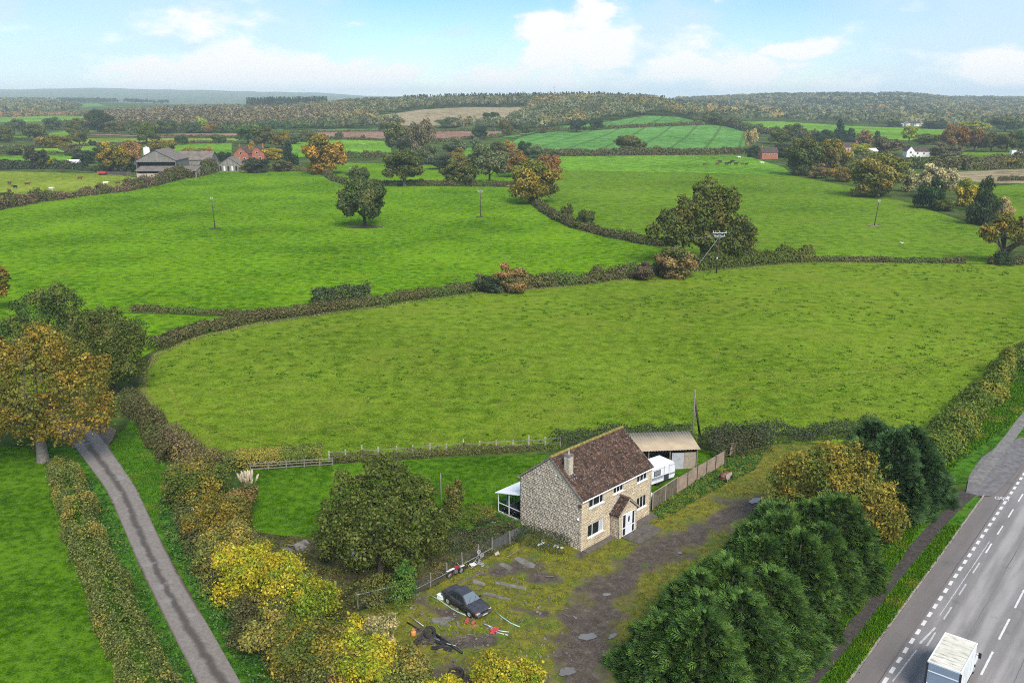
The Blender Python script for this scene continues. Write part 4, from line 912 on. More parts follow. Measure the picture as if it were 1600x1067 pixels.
# ================================================================ cattle
def cow_mesh():
    bm = bmesh.new()
    me = bpy.data.meshes.new('cow'); mb = MB()
    # shaped trunk
    prof = [(-1.05, .95, .16, .26), (-.95, 1.05, .30, .40), (-.5, 1.02, .36, .44), (0, .98, .40, .46), (.45, 1.02, .36, .47), (.85, 1.08, .27, .40), (1.05, 1.18, .17, .26), (1.3, 1.30, .13, .19), (1.45, 1.34, .14, .17), (1.7, 1.16, .09, .11), (1.78, 1.1, .06, .07)]
    n = 10; vs = []; fs = []
    for (x, z, ry, rz) in prof:
        for k in range(n):
            t = 2*math.pi*k/n; vs.append((x, ry*math.cos(t), z+rz*math.sin(t)))
    for i in range(len(prof)-1):
        for k in range(n): fs.append((i*n+k, i*n+(k+1) % n, (i+1)*n+(k+1) % n, (i+1)*n+k))
    fs += [tuple(range(n)), tuple((len(prof)-1)*n+k for k in range(n))]
    mb.add(vs, fs)
    for sx, sy in ((-.8, .2), (-.8, -.2), (.7, .18), (.7, -.18)):
        if sx < 0: mb.tube([(sx, sy, .95), (sx+.14, sy, .66), (sx-.1, sy, .42), (sx-.02, sy, .05), (sx+.04, sy, 0)], [.19, .13, .07, .055, .075], 6)
        else: mb.tube([(sx, sy, .95), (sx+.02, sy, .5), (sx, sy, .06), (sx+.03, sy, 0)], [.16, .08, .055, .075], 6)
    mb.tube([(-1.05, 0, 1.25), (-1.18, 0, .9), (-1.16, 0, .45)], [.05, .03, .05], 5)
    for s in (-1, 1): mb.tube([(1.38, s*.12, 1.44), (1.36, s*.3, 1.42)], [.07, .02], 5)
    return mb.mesh('cow', smooth=True)
cowm = cow_mesh()
coats = {'black': M_('hide_black', plain, (.015, .013, .012), .8, .3, 2), 'brown': M_('hide_brown', plain, (.13, .045, .02), .8, .3, 2), 'white': M_('hide_white', plain, (.62, .58, .5), .8, .15, 2)}
CL = [(15, 289, 'brown', 'brown cow near the left edge, highest of the left edge group'), (24, 295, 'black', 'black cow in the cattle field below the highest brown cow'), (43, 290, 'brown', 'brown cow right of the black cow in the cattle field'), (15, 301, 'brown', 'brown cow at the left edge above the lowest cows'), (5, 307, 'black', 'black cow at the very left edge of the cattle field'), (17, 308, 'black', 'black cow lowest but one at the left edge'), (27, 309, 'brown', 'brown cow right of the lowest black cows'), (80, 298, 'white', 'white cow standing by the bramble hedge'), (125, 281, 'brown', 'brown cow alone in the middle of the cattle field'), (165, 289, 'white', 'pale cow in the cattle field near the hedge'), (184, 289, 'brown', 'brown cow nearest the barn in the cattle field')]
CR = [(1101, 259, 'brown', 'reddish cow left of the far herd'), (1121, 258, 'brown', 'brown cow at the left end of the far herd'), (1125, 255, 'black', 'black cow at the top left of the far herd'), (1135, 258, 'black', 'black cow third from the left in the far herd'), (1140, 257, 'black', 'black cow in the middle of the far herd'), (1144, 254.5, 'black', 'black cow above the middle of the far herd'), (1150, 258, 'black', 'black cow right of the middle of the far herd'), (1160, 258.5, 'brown', 'brown cow second from the right in the far herd'), (1166, 259, 'black', 'black cow at the right end of the far herd'), (1155, 248, 'white', 'white cow above the far herd'), (1191, 257, 'white', 'white cow right of the far herd')]
for px, py, c, lab in CL+CR:
    p = G(px, py) if py > 262 else GT(px, py)
    o = link('cow', cowm, coats[c], None, p, random.choice([0, math.pi])+random.uniform(-.6, .6)); o.scale = (1.05,)*3
    tag(o, lab, 'cow', 'cattle in the fields')
mb = MB(); mb.tube([(-.5, 0, .28), (-.2, 0, .36), (.15, 0, .38), (.35, 0, .5), (.5, 0, .5), (.62, 0, .47)], [.03, .16, .15, .08, .09, .02], 8)
for s in (-1, 1): mb.add([(.15, s*.1, .42), (-.25, s*.1, .42), (-.3, s*.75, .62), (.0, s*.8, .68), (.15, s*.1, .45), (-.25, s*.1, .45), (-.3, s*.75, .65), (.0, s*.8, .71)], [(0, 1, 2, 3), (7, 6, 5, 4), (0, 4, 5, 1), (1, 5, 6, 2), (2, 6, 7, 3), (3, 7, 4, 0)])
o = mb.build('bird', whitew, loc=G(1410, 382), rz=.6, smooth=True); tag(o, 'small white bird on the pasture below the leaning pole', 'bird')
# ================================================================ near ground
def grass_clumps(name, label, poly, n, hgt, wid, lm, seed, blades=4, mask=None, z=.02):
    """blades of grass in small clumps: nobody could count them"""
    rng = np.random.default_rng(seed); P = [PT(p) if not isinstance(p, Vector) else p for p in poly]
    q = sample_poly(P, n, rng)
    if mask is not None: q = q[mask(q, rng)]
    n = len(q); c = np.repeat(q, blades, 0)+rng.normal(size=(n*blades, 2))*wid*1.4
    cs_ = np.repeat(np.exp(rng.normal(size=n)*.42), blades); c = np.repeat(q, blades, 0)+(c-np.repeat(q, blades, 0))*cs_[:, None]
    a = rng.uniform(0, 6.28, n*blades); h = np.sqrt(cs_)*hgt*rng.uniform(.5, 1.4, n*blades); w = wid*rng.uniform(.6, 1.3, n*blades); le = rng.normal(size=(n*blades, 2))*hgt*.55
    dx, dy = np.cos(a)*w, np.sin(a)*w; zz = np.full(n*blades, z)
    V = np.stack([np.stack([c[:, 0]-dx, c[:, 1]-dy, zz], 1), np.stack([c[:, 0]+dx, c[:, 1]+dy, zz], 1), np.stack([c[:, 0]+le[:, 0], c[:, 1]+le[:, 1], zz+h], 1)], 1).reshape(-1, 3)
    hv = np.array([mnoise.noise(Vector((x*.35, y*.35, seed))) for x, y in q])
    hue = np.clip(.5+np.repeat(hv, blades)*.8+rng.normal(size=n*blades)*.1, 0, 1); rnd = np.clip(np.repeat(rng.uniform(-.2, .2, n), blades)+rng.beta(2, 2, n*blades), 0, 1)
    o = link(name, np_mesh(name, V, np.arange(3*n*blades).reshape(-1, 3), {'rnd': rnd, 'hue': hue}), LM[lm]); tag(o, label, None, None, 'stuff'); return o
def leaf_cover(name, label, poly, n, hgt, ls, lm, seed, mask=None, lump=1.0):
    rng = np.random.default_rng(seed); P = [PT(p) if not isinstance(p, Vector) else p for p in poly]
    q = sample_poly(P, n, rng)
    if mask is not None: q = q[mask(q, rng)]
    hv = np.array([mnoise.noise(Vector((x*lump, y*lump, seed*1.7))) for x, y in q]); top = hgt*np.clip(.55+hv*1.1, .08, 1.5)
    n = len(q); z = top*rng.uniform(.45, 1.05, n)+.03
    P3 = np.stack([q[:, 0], q[:, 1], z], 1); N = rng.normal(size=(n, 3))*.6+np.array([0, 0, 1.0])
    hue = np.clip(.5+hv*.7+rng.normal(size=n)*.12, 0, 1); rnd = np.clip(rng.beta(2, 2, n)+.1*hv, 0, 1)
    o = link(name, rot_leaf(name, P3, N, rng.uniform(.6, 1.4, n)*ls, rnd, hue, .6), LM[lm]); tag(o, label, None, None, 'stuff'); return o
# --- left pasture, lawn
LEFTF = [(-160, 690), (40, 700), (90, 735), (115, 820), (150, 920), (185, 1010), (230, 1110), (-160, 1110)]
sheet('field', LEFTF, lawn_m)
LAWN = [(380, 735), (515, 727), (700, 716), (860, 712), (1000, 702), (1092, 702), (1140, 712), (1060, 768), (1016, 795), (900, 775), (806, 830), (700, 838), (560, 850), (470, 848), (410, 842), (388, 815), (378, 770)]
sheet('lawn', LAWN, lawn_m)
scrubg = M_('scrub_ground', grass, (.03, .035, .012), (.06, .055, .022), (.095, .08, .035), .2, 1.0, dry=(.10, .075, .05), dry_amt=.6, bump=.08)
sheet('scrub_ground', [(300, 800), (400, 832), (440, 838), (560, 845), (700, 836), (805, 815), (812, 846), (673, 920), (560, 955), (600, 1010), (640, 1110), (480, 1110), (330, 900)], scrubg)
verge_m = M_('verge_grass', grass, (.022, .07, .006), (.04, .12, .009), (.07, .17, .014), .15, 1.3, dry=(.08, .10, .02), dry_amt=.5)
leaf_cover('undergrowth', 'dead leaves and low undergrowth below the dark garden tree', [(405, 838), (480, 850), (560, 846), (700, 836), (805, 818), (810, 843), (673, 914), (560, 950), (590, 1000), (520, 1000), (440, 930), (400, 880)], 13000, .32, .10, 'oak', 21, None, .7)
# --- yard with its dirt track
def seg_d(q, P):
    d = np.full(len(q), 1e9)
    for a, b in zip(P[:-1], P[1:]):
        a = np.array(a[:2]); b = np.array(b[:2]); ab = b-a; t = np.clip(((q-a)@ab)/(ab@ab), 0, 1); d = np.minimum(d, np.linalg.norm(q-(a+t[:, None]*ab), axis=1))
    return d
TRACKS = [([(915, 1100), (905, 1040), (918, 985), (935, 940), (985, 885), (1045, 852)], 2.7), ([(1045, 852), (1110, 822), (1150, 800), (1195, 785)], 1.9), ([(640, 1060), (730, 1062), (860, 1066)], 1.7), ([(655, 985), (700, 1005), (760, 1000)], 1.0),
          ([(770, 895), (820, 885), (850, 905)], 1.7), ([(905, 868), (1020, 803)], .9), ([(660, 940), (700, 960)], 1.2), ([(875, 1000), (890, 1100)], 1.8), ([(800, 950), (850, 960)], .6), ([(1140, 785), (1195, 785)], 1.5)]
TRW = [([tuple(G(*p)) for p in P], w) for P, w in TRACKS]
def dirt_at(q):
    v = np.zeros(len(q))
    for P, w in TRW:
        d = seg_d(q, P); v = np.maximum(v, (1-np.clip((d-w*.1)/(w*1.25), 0, 1))*(.95 if w > 1.8 else .72))
    nz = np.array([mnoise.noise(Vector((x*.55, y*.55, 5)))*.5+mnoise.noise(Vector((x*1.7, y*1.7, 9)))*.3+mnoise.noise(Vector((x*.16, y*.16, 2)))*.35 for x, y in q])
    return np.clip(v+nz*.85-.06, 0, 1)
YARD = [(560, 955), (620, 938), (673, 917), (722, 887), (769, 863), (812, 845), (880, 790), (1016, 800), (1060, 770), (1145, 710), (1200, 694), (1390, 694), (1330, 860), (1300, 1000), (1240, 1130), (520, 1130)]
yp = np.array([list(G(*p))[:2] for p in YARD]); lo, hi = yp.min(0), yp.max(0); st = .27
xs = np.arange(lo[0], hi[0], st); ys = np.arange(lo[1], hi[1], st); gx, gy = np.meshgrid(xs, ys); q = np.stack([gx.ravel(), gy.ravel()], 1)
ins = inpoly(q[:, 0], q[:, 1], yp); nx = len(xs); idx = np.arange(len(q)).reshape(len(ys), nx)
fq = np.stack([idx[:-1, :-1].ravel(), idx[:-1, 1:].ravel(), idx[1:, 1:].ravel(), idx[1:, :-1].ravel()], 1); fq = fq[ins[fq].all(1)]
used = np.unique(fq); rm = np.full(len(q), -1); rm[used] = np.arange(len(used)); q2 = q[used]; dv = dirt_at(q2)
hz_ = .075+.05*np.array([mnoise.noise(Vector((x*.8, y*.8, 1))) for x, y in q2])-.05*dv
ym = np_mesh('yard', np.column_stack([q2, hz_]), rm[fq], smooth=True)
at = ym.attributes.new('dirt', 'FLOAT', 'POINT'); at.data.foreach_set('value', dv.astype(np.float32))
t = NT('mossy_yard'); p = t.pos()
n1_ = t.noise(p, 1.3, 6, .65); n2_ = t.noise(p, 7, 4, .7); n3_ = t.noise(p, .35, 4, .6)
moss = t.ramp(t.mth('ADD', t.mth('MULTIPLY', n1_, .6), t.mth('MULTIPLY', n2_, .4)), [(.34, (.045, .038, .016)), (.44, (.092, .088, .013)), (.55, (.165, .152, .012)), (.66, (.215, .18, .016))])
moss = t.mix(t.ss(n3_, .48, .66, 0, .55), moss, (.055, .115, .010))
dirtc = t.ramp(t.mth('ADD', t.mth('MULTIPLY', n1_, .5), t.mth('MULTIPLY', n2_, .5)), [(.33, (.030, .022, .016)), (.46, (.060, .045, .034)), (.56, (.095, .075, .058)), (.68, (.16, .135, .11))])
f = t.ss(t.mth('ADD', t.attr('dirt'), t.mth('ADD', t.mth('MULTIPLY', t.mth('SUBTRACT', n2_, .5), 1.1), t.mth('MULTIPLY', t.mth('SUBTRACT', n1_, .5), .8))), .24, .66)
t.principled(t.mix(f, moss, dirtc), t.ss(n3_, .3, .7, .95, .7), 0.0, .25, t.bump(t.mth('ADD', n2_, n1_), .9, .06))
o = link('yard', ym, t.m); o['kind'] = 'structure'
def mask_moss(q, rng): return dirt_at(q) < rng.uniform(.12, .42, len(q))
grass_clumps('moss_tufts', 'short yellow green moss and grass over the yard', YARD, 15000, .10, .05, 'moss', 5, 4, mask_moss, .06)
leaf_cover('yard_weeds', 'green weeds along the foot of the concrete fence', [(1022, 800), (1062, 772), (1145, 712), (1200, 700), (1180, 735), (1120, 765), (1060, 800), (1030, 815)], 5200, .32, .10, 'nettle', 6)
# puddles
water = glass('puddle_water', (.15, .14, .125), .03)
def puddle(px, py, rx, ry, a):
    c = G(px, py); rng = random.Random(int(px)); pts = []
    for i in range(18):
        t_ = 2*math.pi*i/18; k = rng.uniform(.72, 1.12); x, y = rx*k*math.cos(t_), ry*k*math.sin(t_); pts.append((c.x+x*math.cos(a)-y*math.sin(a), c.y+x*math.sin(a)+y*math.cos(a), .105))
    mb = MB(); mb.poly(pts); o = mb.build('puddle', water); o['kind'] = 'structure'
for a in ((917, 996, .75, .45, .2), (957, 995, .5, .22, .9), (886, 1050, .75, .5, .5), (948, 930, .38, .25, .3), (1180, 783, 1.0, .45, .7), (1062, 865, .25, .18, 0)): puddle(*a)
# concrete slabs in the moss
conc = M_('old_concrete', plain, (.17, .155, .135), .9, .35, 2.2, dirt=(.07, .075, .025), dirt_amt=.7, bump=.02, world=True)
def slab(label, px, py, lx, ly, a, h=.13, name='concrete_slab'):
    c = G(px, py); mb = MB(); rng = random.Random(int(px*3+py)); n = 14; bot = []; top = []
    for i in range(n):
        t_ = 2*math.pi*i/n; k = rng.uniform(.8, 1.1); sx = math.copysign(abs(math.cos(t_))**.5, math.cos(t_))*lx/2*k; sy = math.copysign(abs(math.sin(t_))**.5, math.sin(t_))*ly/2*k
        bot.append((sx, sy, 0)); top.append((sx*.97, sy*.97, h+rng.uniform(-.01, .01)))
    mb.add(bot+top, [tuple(range(n, 2*n))]+[(i, (i+1) % n, n+(i+1) % n, n+i) for i in range(n)])
    return tag(mb.build(name, conc, None, (c.x, c.y, .02), a), label, 'concrete slab', 'broken concrete in the yard')
for i, (lab, *a) in enumerate((('broken concrete slab beside the fence end of the yard', 790, 886, 1.5, .7, -.7), ('long mossy concrete slab near the house gable', 820, 880, 2.4, .8, -.75), ('flat dark slab above the car roof', 748, 912, 1.3, .6, -.5), ('long pale concrete strip above the car', 797, 916, 3.2, .45, -.35), ('pale concrete strip behind the car windscreen', 775, 933, 2.6, .4, -.45), ('crumbled concrete patch left of the car', 690, 970, 1.8, .8, .2), ('thin crumbled edge below the crumbled patch', 695, 977, 1.0, .35, -.3))): slab(lab, *a)
# ================================================================ road
K0 = G(1328, 1066); K1 = G(1544, 768); RD = (K1-K0).normalized(); RN = Vector((RD.y, -RD.x, 0))     # along, to the right
RZ = math.atan2(RD.y, RD.x)-math.pi/2      # local y runs along the road, local x to its right
def RP(x, s, z=0.0): return K0+RN*x+RD*s+Vector((0, 0, z))
asph = NT('road_asphalt'); po = asph.obj(); sx = asph.n('ShaderNodeSeparateXYZ'); asph.l(po, sx.inputs[0])
mpv = asph.n('ShaderNodeMapping'); mpv.inputs['Scale'].default_value = (1, .12, 1); asph.l(po, mpv.inputs[0])
na = asph.noise(po, 26, 3, .8); nb = asph.noise(mpv.outputs[0], .9, 5, .6); ncx = asph.noise(po, .35, 4, .6)
base_c = asph.ramp(asph.mth('ADD', asph.mth('MULTIPLY', na, .5), asph.mth('MULTIPLY', nb, .5)), [(.3, (.12, .11, .104)), (.5, (.20, .184, .175)), (.68, (.30, .275, .26))])
def band(c, w): return asph.mth('MULTIPLY', asph.ss(asph.mth('ABSOLUTE', asph.mth('SUBTRACT', sx.outputs[0], c)), w*.4, w, 1, 0), asph.ss(nb, .3, .6, .35, 1))
wear = asph.mth('MAXIMUM', asph.mth('MAXIMUM', band(4.1, .7), band(5.9, .65)), asph.mth('MAXIMUM', band(8.3, .7), band(10, .6)))
cc = asph.mix(asph.mth('MULTIPLY', wear, .55), base_c, (.36, .335, .315))
cc = asph.mix(asph.ss(sx.outputs[0], 2.0, 1.5, 0, .62), cc, (.12, .098, .086))
cc = asph.mix(asph.ss(ncx, .55, .72, 0, .35), cc, (.07, .065, .065))
for jx, jw in ((5.02, .035), (8.95, .03), (1.55, .04)):
    cc = asph.mix(asph.mth('MULTIPLY', asph.ss(asph.mth('ABSOLUTE', asph.mth('SUBTRACT', asph.mth('ADD', sx.outputs[0], asph.mth('MULTIPLY', asph.mth('SUBTRACT', ncx, .5), .25)), jx)), jw*.4, jw, 1, 0), asph.ss(nb, .4, .6, .2, .9)), cc, (.05, .046, .044))
asph.principled(cc, .88, 0.0, .3, asph.bump(na, .5, .01))
def strip(name, x0, x1, s0, s1, z, mat, n=40, kind='structure', curve=None):
    mb = MB(); vs = []; fs = []
    for i in range(n+1):
        s = s0+(s1-s0)*i/n; w = curve(s) if curve else 0
        vs += [(x0+w, s, z), (x1+w, s, z)]
    for i in range(n): fs.append((2*i, 2*i+1, 2*i+3, 2*i+2))
    mb.add(vs, fs); o = mb.build(name, mat, None, K0, RZ)
    if kind: o['kind'] = kind
    return o
strip('road', .02, 11.2, -45, 260, .048, asph.m)
strip('verge', -3.9, -.14, -40, 38.5, .13, verge_m); strip('verge', 11.35, 22, -45, 260, .10, verge_m)
pathm = M_('path_tarmac', plain, (.062, .05, .045), .92, .4, 3.5, dirt=(.07, .075, .02), dirt_amt=.5, bump=.02)
PATHP = [(1238, 1085), (1262, 1066), (1336, 980), (1381, 920), (1414, 880), (1466, 820), (1500, 785), (1513, 772)]
def ribbon(name, ctr, wid, z, mat, kind='structure', sub=6, wob=.06, across=None):
    P = [G(*p) if not isinstance(p, Vector) else p for p in ctr]; W_ = wid if hasattr(wid, '__len__') else [wid]*len(P)
    # catmull-rom
    pts = []; ws = []
    for i in range(len(P)-1):
        p0, p1, p2, p3 = P[max(i-1, 0)], P[i], P[i+1], P[min(i+2, len(P)-1)]
        for k in range(sub):
            u = k/sub; pts.append(.5*((2*p1)+(-p0+p2)*u+(2*p0-5*p1+4*p2-p3)*u*u+(-p0+3*p1-3*p2+p3)*u**3)); ws.append(W_[i]*(1-u)+W_[i+1]*u)
    pts.append(P[-1]); ws.append(W_[-1]); nA = 9; vs = []; fs = []; ac = []
    for i, p in enumerate(pts):
        d = (pts[min(i+1, len(pts)-1)]-pts[max(i-1, 0)]).normalized(); nn = Vector((d.y, -d.x, 0))
        for j in range(nA):
            f_ = j/(nA-1)*2-1; e = mnoise.noise(Vector((i*.9, f_*3, 7)))*wob if abs(f_) == 1 else 0
            v = p+nn*(f_*(ws[i]/2)+e); vs.append((v.x, v.y, z)); ac.append(f_)
    for i in range(len(pts)-1):
        for j in range(nA-1): fs.append((i*nA+j, i*nA+j+1, (i+1)*nA+j+1, (i+1)*nA+j))
    me = np_mesh(name, np.array(vs), np.array(fs)); a_ = me.attributes.new('across', 'FLOAT', 'POINT'); a_.data.foreach_set('value', ac)
    o = link(name, me, mat); o['kind'] = kind; return o
ribbon('footpath', PATHP, [1.2]*6+[1.3, 1.6], .152, pathm, wob=.10)
# kerb: stones one by one
kerbm = M_('kerb_stone', plain, (.30, .25, .22), .9, .25, 2.5, dirt=(.10, .085, .06), dirt_amt=.6, world=True)
kr = thing('kerb', 'pale stone kerb between the road and the grass verge', 'kerb', K0, RZ)
KW = .15; km = None
mbk = MB(); mbk.box(-KW, -.005, .012, .90, -.05, .15); km = mbk.mesh('kerb_stone'); km.materials.append(kerbm)
for i in range(52):
    o = bpy.data.objects.new('kerb_stone', km); COL.objects.link(o); o.parent = kr; o.location = (random.uniform(-.012, .012), -8+i*.915, random.uniform(-.012, .008)); o.rotation_euler = (0, 0, random.uniform(-.012, .012))
# paint
paint = M_('road_paint', plain, (.62, .60, .57), .75, .12, 5.0, dirt=(.16, .15, .15), dirt_amt=.55)
worn = M_('worn_paint', plain, (.46, .45, .44), .8, .2, 5.0, dirt=(.15, .14, .14), dirt_amt=.95)
road_marks = []
def mark(name, x, s, w, l, m=paint, skew=0.0):
    mb = MB(); n = max(2, int(l/.3)); vs = []; fs = []; rng = random.Random(int(s*100+x*10))
    for i in range(n+1): vs += [(-w/2+rng.uniform(-.012, .012)+skew*i/n, l*i/n, 0), (w/2+rng.uniform(-.012, .012)+skew*i/n, l*i/n, 0)]
    for i in range(n): fs.append((2*i, 2*i+1, 2*i+3, 2*i+2))
    mb.add(vs, fs); p = RP(x, s, .054); o = mb.build(name, m, None, p, RZ); o['kind'] = 'structure'; return o
for i in range(46): mark('edge_dash', 1.85+.003*i, -9.5+i*1.55, .26, .85)
for i in range(9): mark('lane_dash', 2.95, 8.0+i*4.6, .13, 2.3, worn if i < 4 else paint)
for i in range(14): mark('centre_dash', 6.95, -10+i*5.6, .15, 3.6)
mark('worn_line', 2.45, 8.0, .16, 3.0, worn, .3); mark('worn_line', 2.55, 13.0, .07, 16, worn, .15); mark('worn_line', 2.3, 2.0, .10, 5, worn, .2); mark('worn_line', 2.2, -3, .08, 4, worn, .1)
# cycle symbol painted on the road
def ring(cx, cy, r, w=.07):
    vs = []; fs = []; n = 18
    for i in range(n):
        a = 2*math.pi*i/n; vs += [(cx+r*math.cos(a), cy+r*math.sin(a)*1.4, 0), (cx+(r-w)*math.cos(a), cy+(r-w)*math.sin(a)*1.4, 0)]
    for i in range(n): j = (i+1) % n; fs.append((2*i, 2*j, 2*j+1, 2*i+1))
    return vs, fs
mb = MB(); mb.add(*ring(-.38, 0, .27)); mb.add(*ring(.38, 0, .27))
for a, b in (((-.38, 0), (-.12, .55)), ((-.12, .55), (.28, .5)), ((.28, .5), (.38, 0)), ((-.12, .55), (.02, 0)), ((.02, 0), (.28, .5)), ((.02, 0), (-.38, 0)), ((.28, .5), (.24, .75)), ((.24, .75), (.36, .8))):
    a = Vector((*a, .0)); b = Vector((*b, .0)); d = (b-a).normalized()*.035; nn = Vector((-d.y, d.x, 0)); mb.poly([a-nn, b-nn, b+nn, a+nn])
pc = G(1565, 780); o = mb.build('cycle_symbol', paint, None, (pc.x, pc.y, .058), RZ); o['kind'] = 'structure'
# side entrance
entm = M_('entrance_tarmac', plain, (.17, .158, .155), .9, .3, 1.6, dirt=(.09, .075, .065), dirt_amt=.6, bump=.01, world=True)
sheet('entrance', [(1508, 778), (1514, 744), (1533, 717), (1562, 696), (1596, 685), (1625, 690), (1600, 724), (1562, 766), (1548, 776)], entm, dz=.140)
sheet('verge', [RP(-.05, 44), RP(-2.2, 42), RP(-3.4, 40), RP(-7, 40), RP(-7, 110), RP(-.05, 110)], verge_m, dz=.12)
ribbon('footpath', [RP(-1.6, 42), RP(-1.6, 60), RP(-1.7, 90), RP(-1.7, 110)], 1.2, .155, M_('path_pale', plain, (.20, .185, .17), .9, .3, 2, dirt=(.09, .1, .04)))
# grass blades of verges
grass_clumps('verge_grass', 'rough green grass on the strip between path and kerb', [RP(-.2, -9), RP(-1.4, -9), RP(-1.35, 12), RP(-1.2, 29.5), RP(-.2, 30.5)], 6500, .17, .05, 'blade', 8, 4, None, .13)
grass_clumps('bank_grass', 'rough grass on the bank left of the footpath', [RP(-2.75, -9), RP(-6, -9), RP(-6, 12), RP(-4.8, 33), RP(-3.3, 32), RP(-2.6, 20)], 8500, .24, .06, 'blade', 9, 4, None, .1)
leaf_cover('bank_weeds', 'ivy and nettles at the foot of the conifers', [RP(-3.2, -9), RP(-7, -9), RP(-7, 16), RP(-6, 34), RP(-4.6, 34), RP(-3.4, 14)], 11000, .6, .12, 'nettle', 10)
grass_clumps('far_verge_grass', 'rough grass beyond the side entrance', [RP(-5.0, 40), RP(-7, 40), RP(-6, 100), RP(-2.4, 100), RP(-2.6, 62), RP(-4.2, 50)], 6000, .25, .08, 'blade', 11, 4, None, .12)
# ================================================================ lane
LL = [(118.6, 700), (165, 765), (192.6, 824), (220, 892.6), (254.5, 961), (309.5, 1061)]; LR = [(168.5, 700), (213, 762), (240.7, 824), (271.7, 882), (312, 955), (388, 1064)]
lane_c = [(G(*a)+G(*b))/2 for a, b in zip(LL, LR)]; lane_w = [(G(*a)-G(*b)).length*.98 for a, b in zip(LL, LR)]
d0 = (lane_c[-1]-lane_c[-2]); lane_c.append(lane_c[-1]+d0); lane_w.append(lane_w[-1])
top = [G(60, 640), G(100, 665), G(128, 680)]; lane_c = top+lane_c; lane_w = [3.2, 3.4, 3.6]+lane_w
lt = NT('lane_tarmac'); p = lt.pos(); ac = lt.attr('across'); aa = lt.mth('ABSOLUTE', ac)
n1_ = lt.noise(p, 3, 5, .7); n2_ = lt.noise(p, .5, 4, .6); n3_ = lt.noise(p, 22, 2, .8)
c_ = lt.ramp(lt.mth('ADD', lt.mth('MULTIPLY', n1_, .5), lt.mth('MULTIPLY', n3_, .5)), [(.3, (.115, .10, .086)), (.5, (.185, .163, .142)), (.7, (.28, .248, .218))])
mid_ = lt.ss(lt.mth('ABSOLUTE', lt.mth('SUBTRACT', lt.mth('ADD', ac, lt.mth('MULTIPLY', lt.mth('SUBTRACT', n2_, .5), .5)), .06)), .05, .32, .8, 0)
c_ = lt.mix(mid_, c_, (.052, .042, .036)); c_ = lt.mix(lt.ss(lt.mth('ADD', aa, lt.mth('MULTIPLY', n1_, .3)), .93, 1.1, 0, .9), c_, (.075, .05, .036))
c_ = lt.mix(lt.ss(n2_, .56, .68, 0, .45), c_, (.26, .25, .25))
lt.principled(c_, .85, 0.0, .3, lt.bump(n3_, .4, .01))
ribbon('lane', lane_c, lane_w, .075, lt.m, wob=.16)
sheet('lane_junction', [(143, 667), (166, 664), (182, 672), (176, 688), (167, 699), (150, 690)], M_('lane_gravel', plain, (.13, .105, .075), .95, .35, 3, dirt=(.075, .05, .04), bump=.03, world=True), dz=.07)
sheet('verge', [(170, 700), (195, 672), (205, 655), (235, 660), (265, 745), (290, 830), (340, 910), (420, 1000), (480, 1110), (400, 1110), (312, 955), (271, 882), (241, 824), (213, 762)], verge_m)
sheet('verge', [(60, 700), (118, 700), (165, 765), (192, 824), (220, 892), (254, 961), (330, 1110), (230, 1110), (150, 920), (110, 820), (85, 735)], verge_m)
grass_clumps('lane_verge_grass', 'short grass on the right verge of the lane', [(172, 700), (200, 665), (232, 665), (258, 745), (262, 800), (245, 822), (213, 762)], 5200, .16, .05, 'blade', 12, 4, None, .06)
leaf_cover('lane_nettles', 'dark nettles and ivy between the lane and the golden shrubs', [(250, 780), (285, 770), (300, 830), (350, 910), (430, 1000), (500, 1100), (408, 1100), (318, 955), (276, 880), (248, 824)], 13000, .55, .115, 'nettle', 13)
leaf_cover('lane_weeds', 'green weeds along the left edge of the lane', [(100, 735), (125, 740), (158, 765), (188, 826), (215, 895), (250, 963), (322, 1100), (262, 1100), (205, 990), (165, 900), (130, 800)], 9000, .4, .11, 'nettle', 14)
grass_clumps('pasture_grass', 'mown grass texture of the pasture at bottom left', LEFTF, 18000, .10, .05, 'blade', 15, 3, None, .02)
grass_clumps('lawn_grass', 'lush grass of the garden lawn', LAWN, 15000, .15, .055, 'blade', 16, 3, None, .02)
grass_clumps('field_grass', 'grass of the olive field nearest the garden', [(228, 585), (300, 530), (700, 480), (1200, 470), (1650, 500), (1480, 674), (1370, 690), (1080, 690), (860, 700), (520, 718), (345, 712), (290, 688), (240, 643)], 46000, .10, .07, 'blade_olive', 17, 3, lambda q, rng: rng.uniform(0, 1, len(q)) < np.clip((165-q[:, 1])/60, 0, 1), .02)
grass_clumps('field_tufts', 'darker tufts scattered over the olive field', MAIN[:11]+[(1510, 413), (1650, 430)]+MAIN[14:], 2000, .15, .17, 'tuft', 18, 16, lambda q, rng: np.array([mnoise.noise(Vector((x*.035, y*.05, 4))) for x, y in q])+rng.uniform(-.35, .35, len(q)) > .0, .02)
grass_clumps('field_tufts', 'darker tufts scattered over the bright green field', UPL, 1800, .13, .22, 'tuft', 19, 10, None, .02)
trk = M_('trodden_grass', grass, (.10, .135, .012), (.15, .185, .02), (.19, .215, .03), .05, .7)
ribbon('field_track', [(1130, 625), (1230, 602), (1340, 582), (1460, 563), (1600, 528), (1700, 505)], .5, .045, trk, wob=.2)
ribbon('field_track', [(1250, 612), (1360, 592), (1470, 572), (1600, 537), (1700, 514)], .35, .045, trk, wob=.2)
ribbon('field_track', [(262, 600), (285, 640), (330, 672), (400, 690), (480, 698)], .5, .045, trk, wob=.2)
hedge('pale rough grass margin round the left end of the olive field', [(330, 716), (292, 692), (250, 655), (222, 612), (226, 580), (248, 553), (300, 531), (400, 507), (480, 496)], 1.1, .18, 34, .09, 'straw', name='rough_grass', seed=61, kind='stuff', lumps=.2)
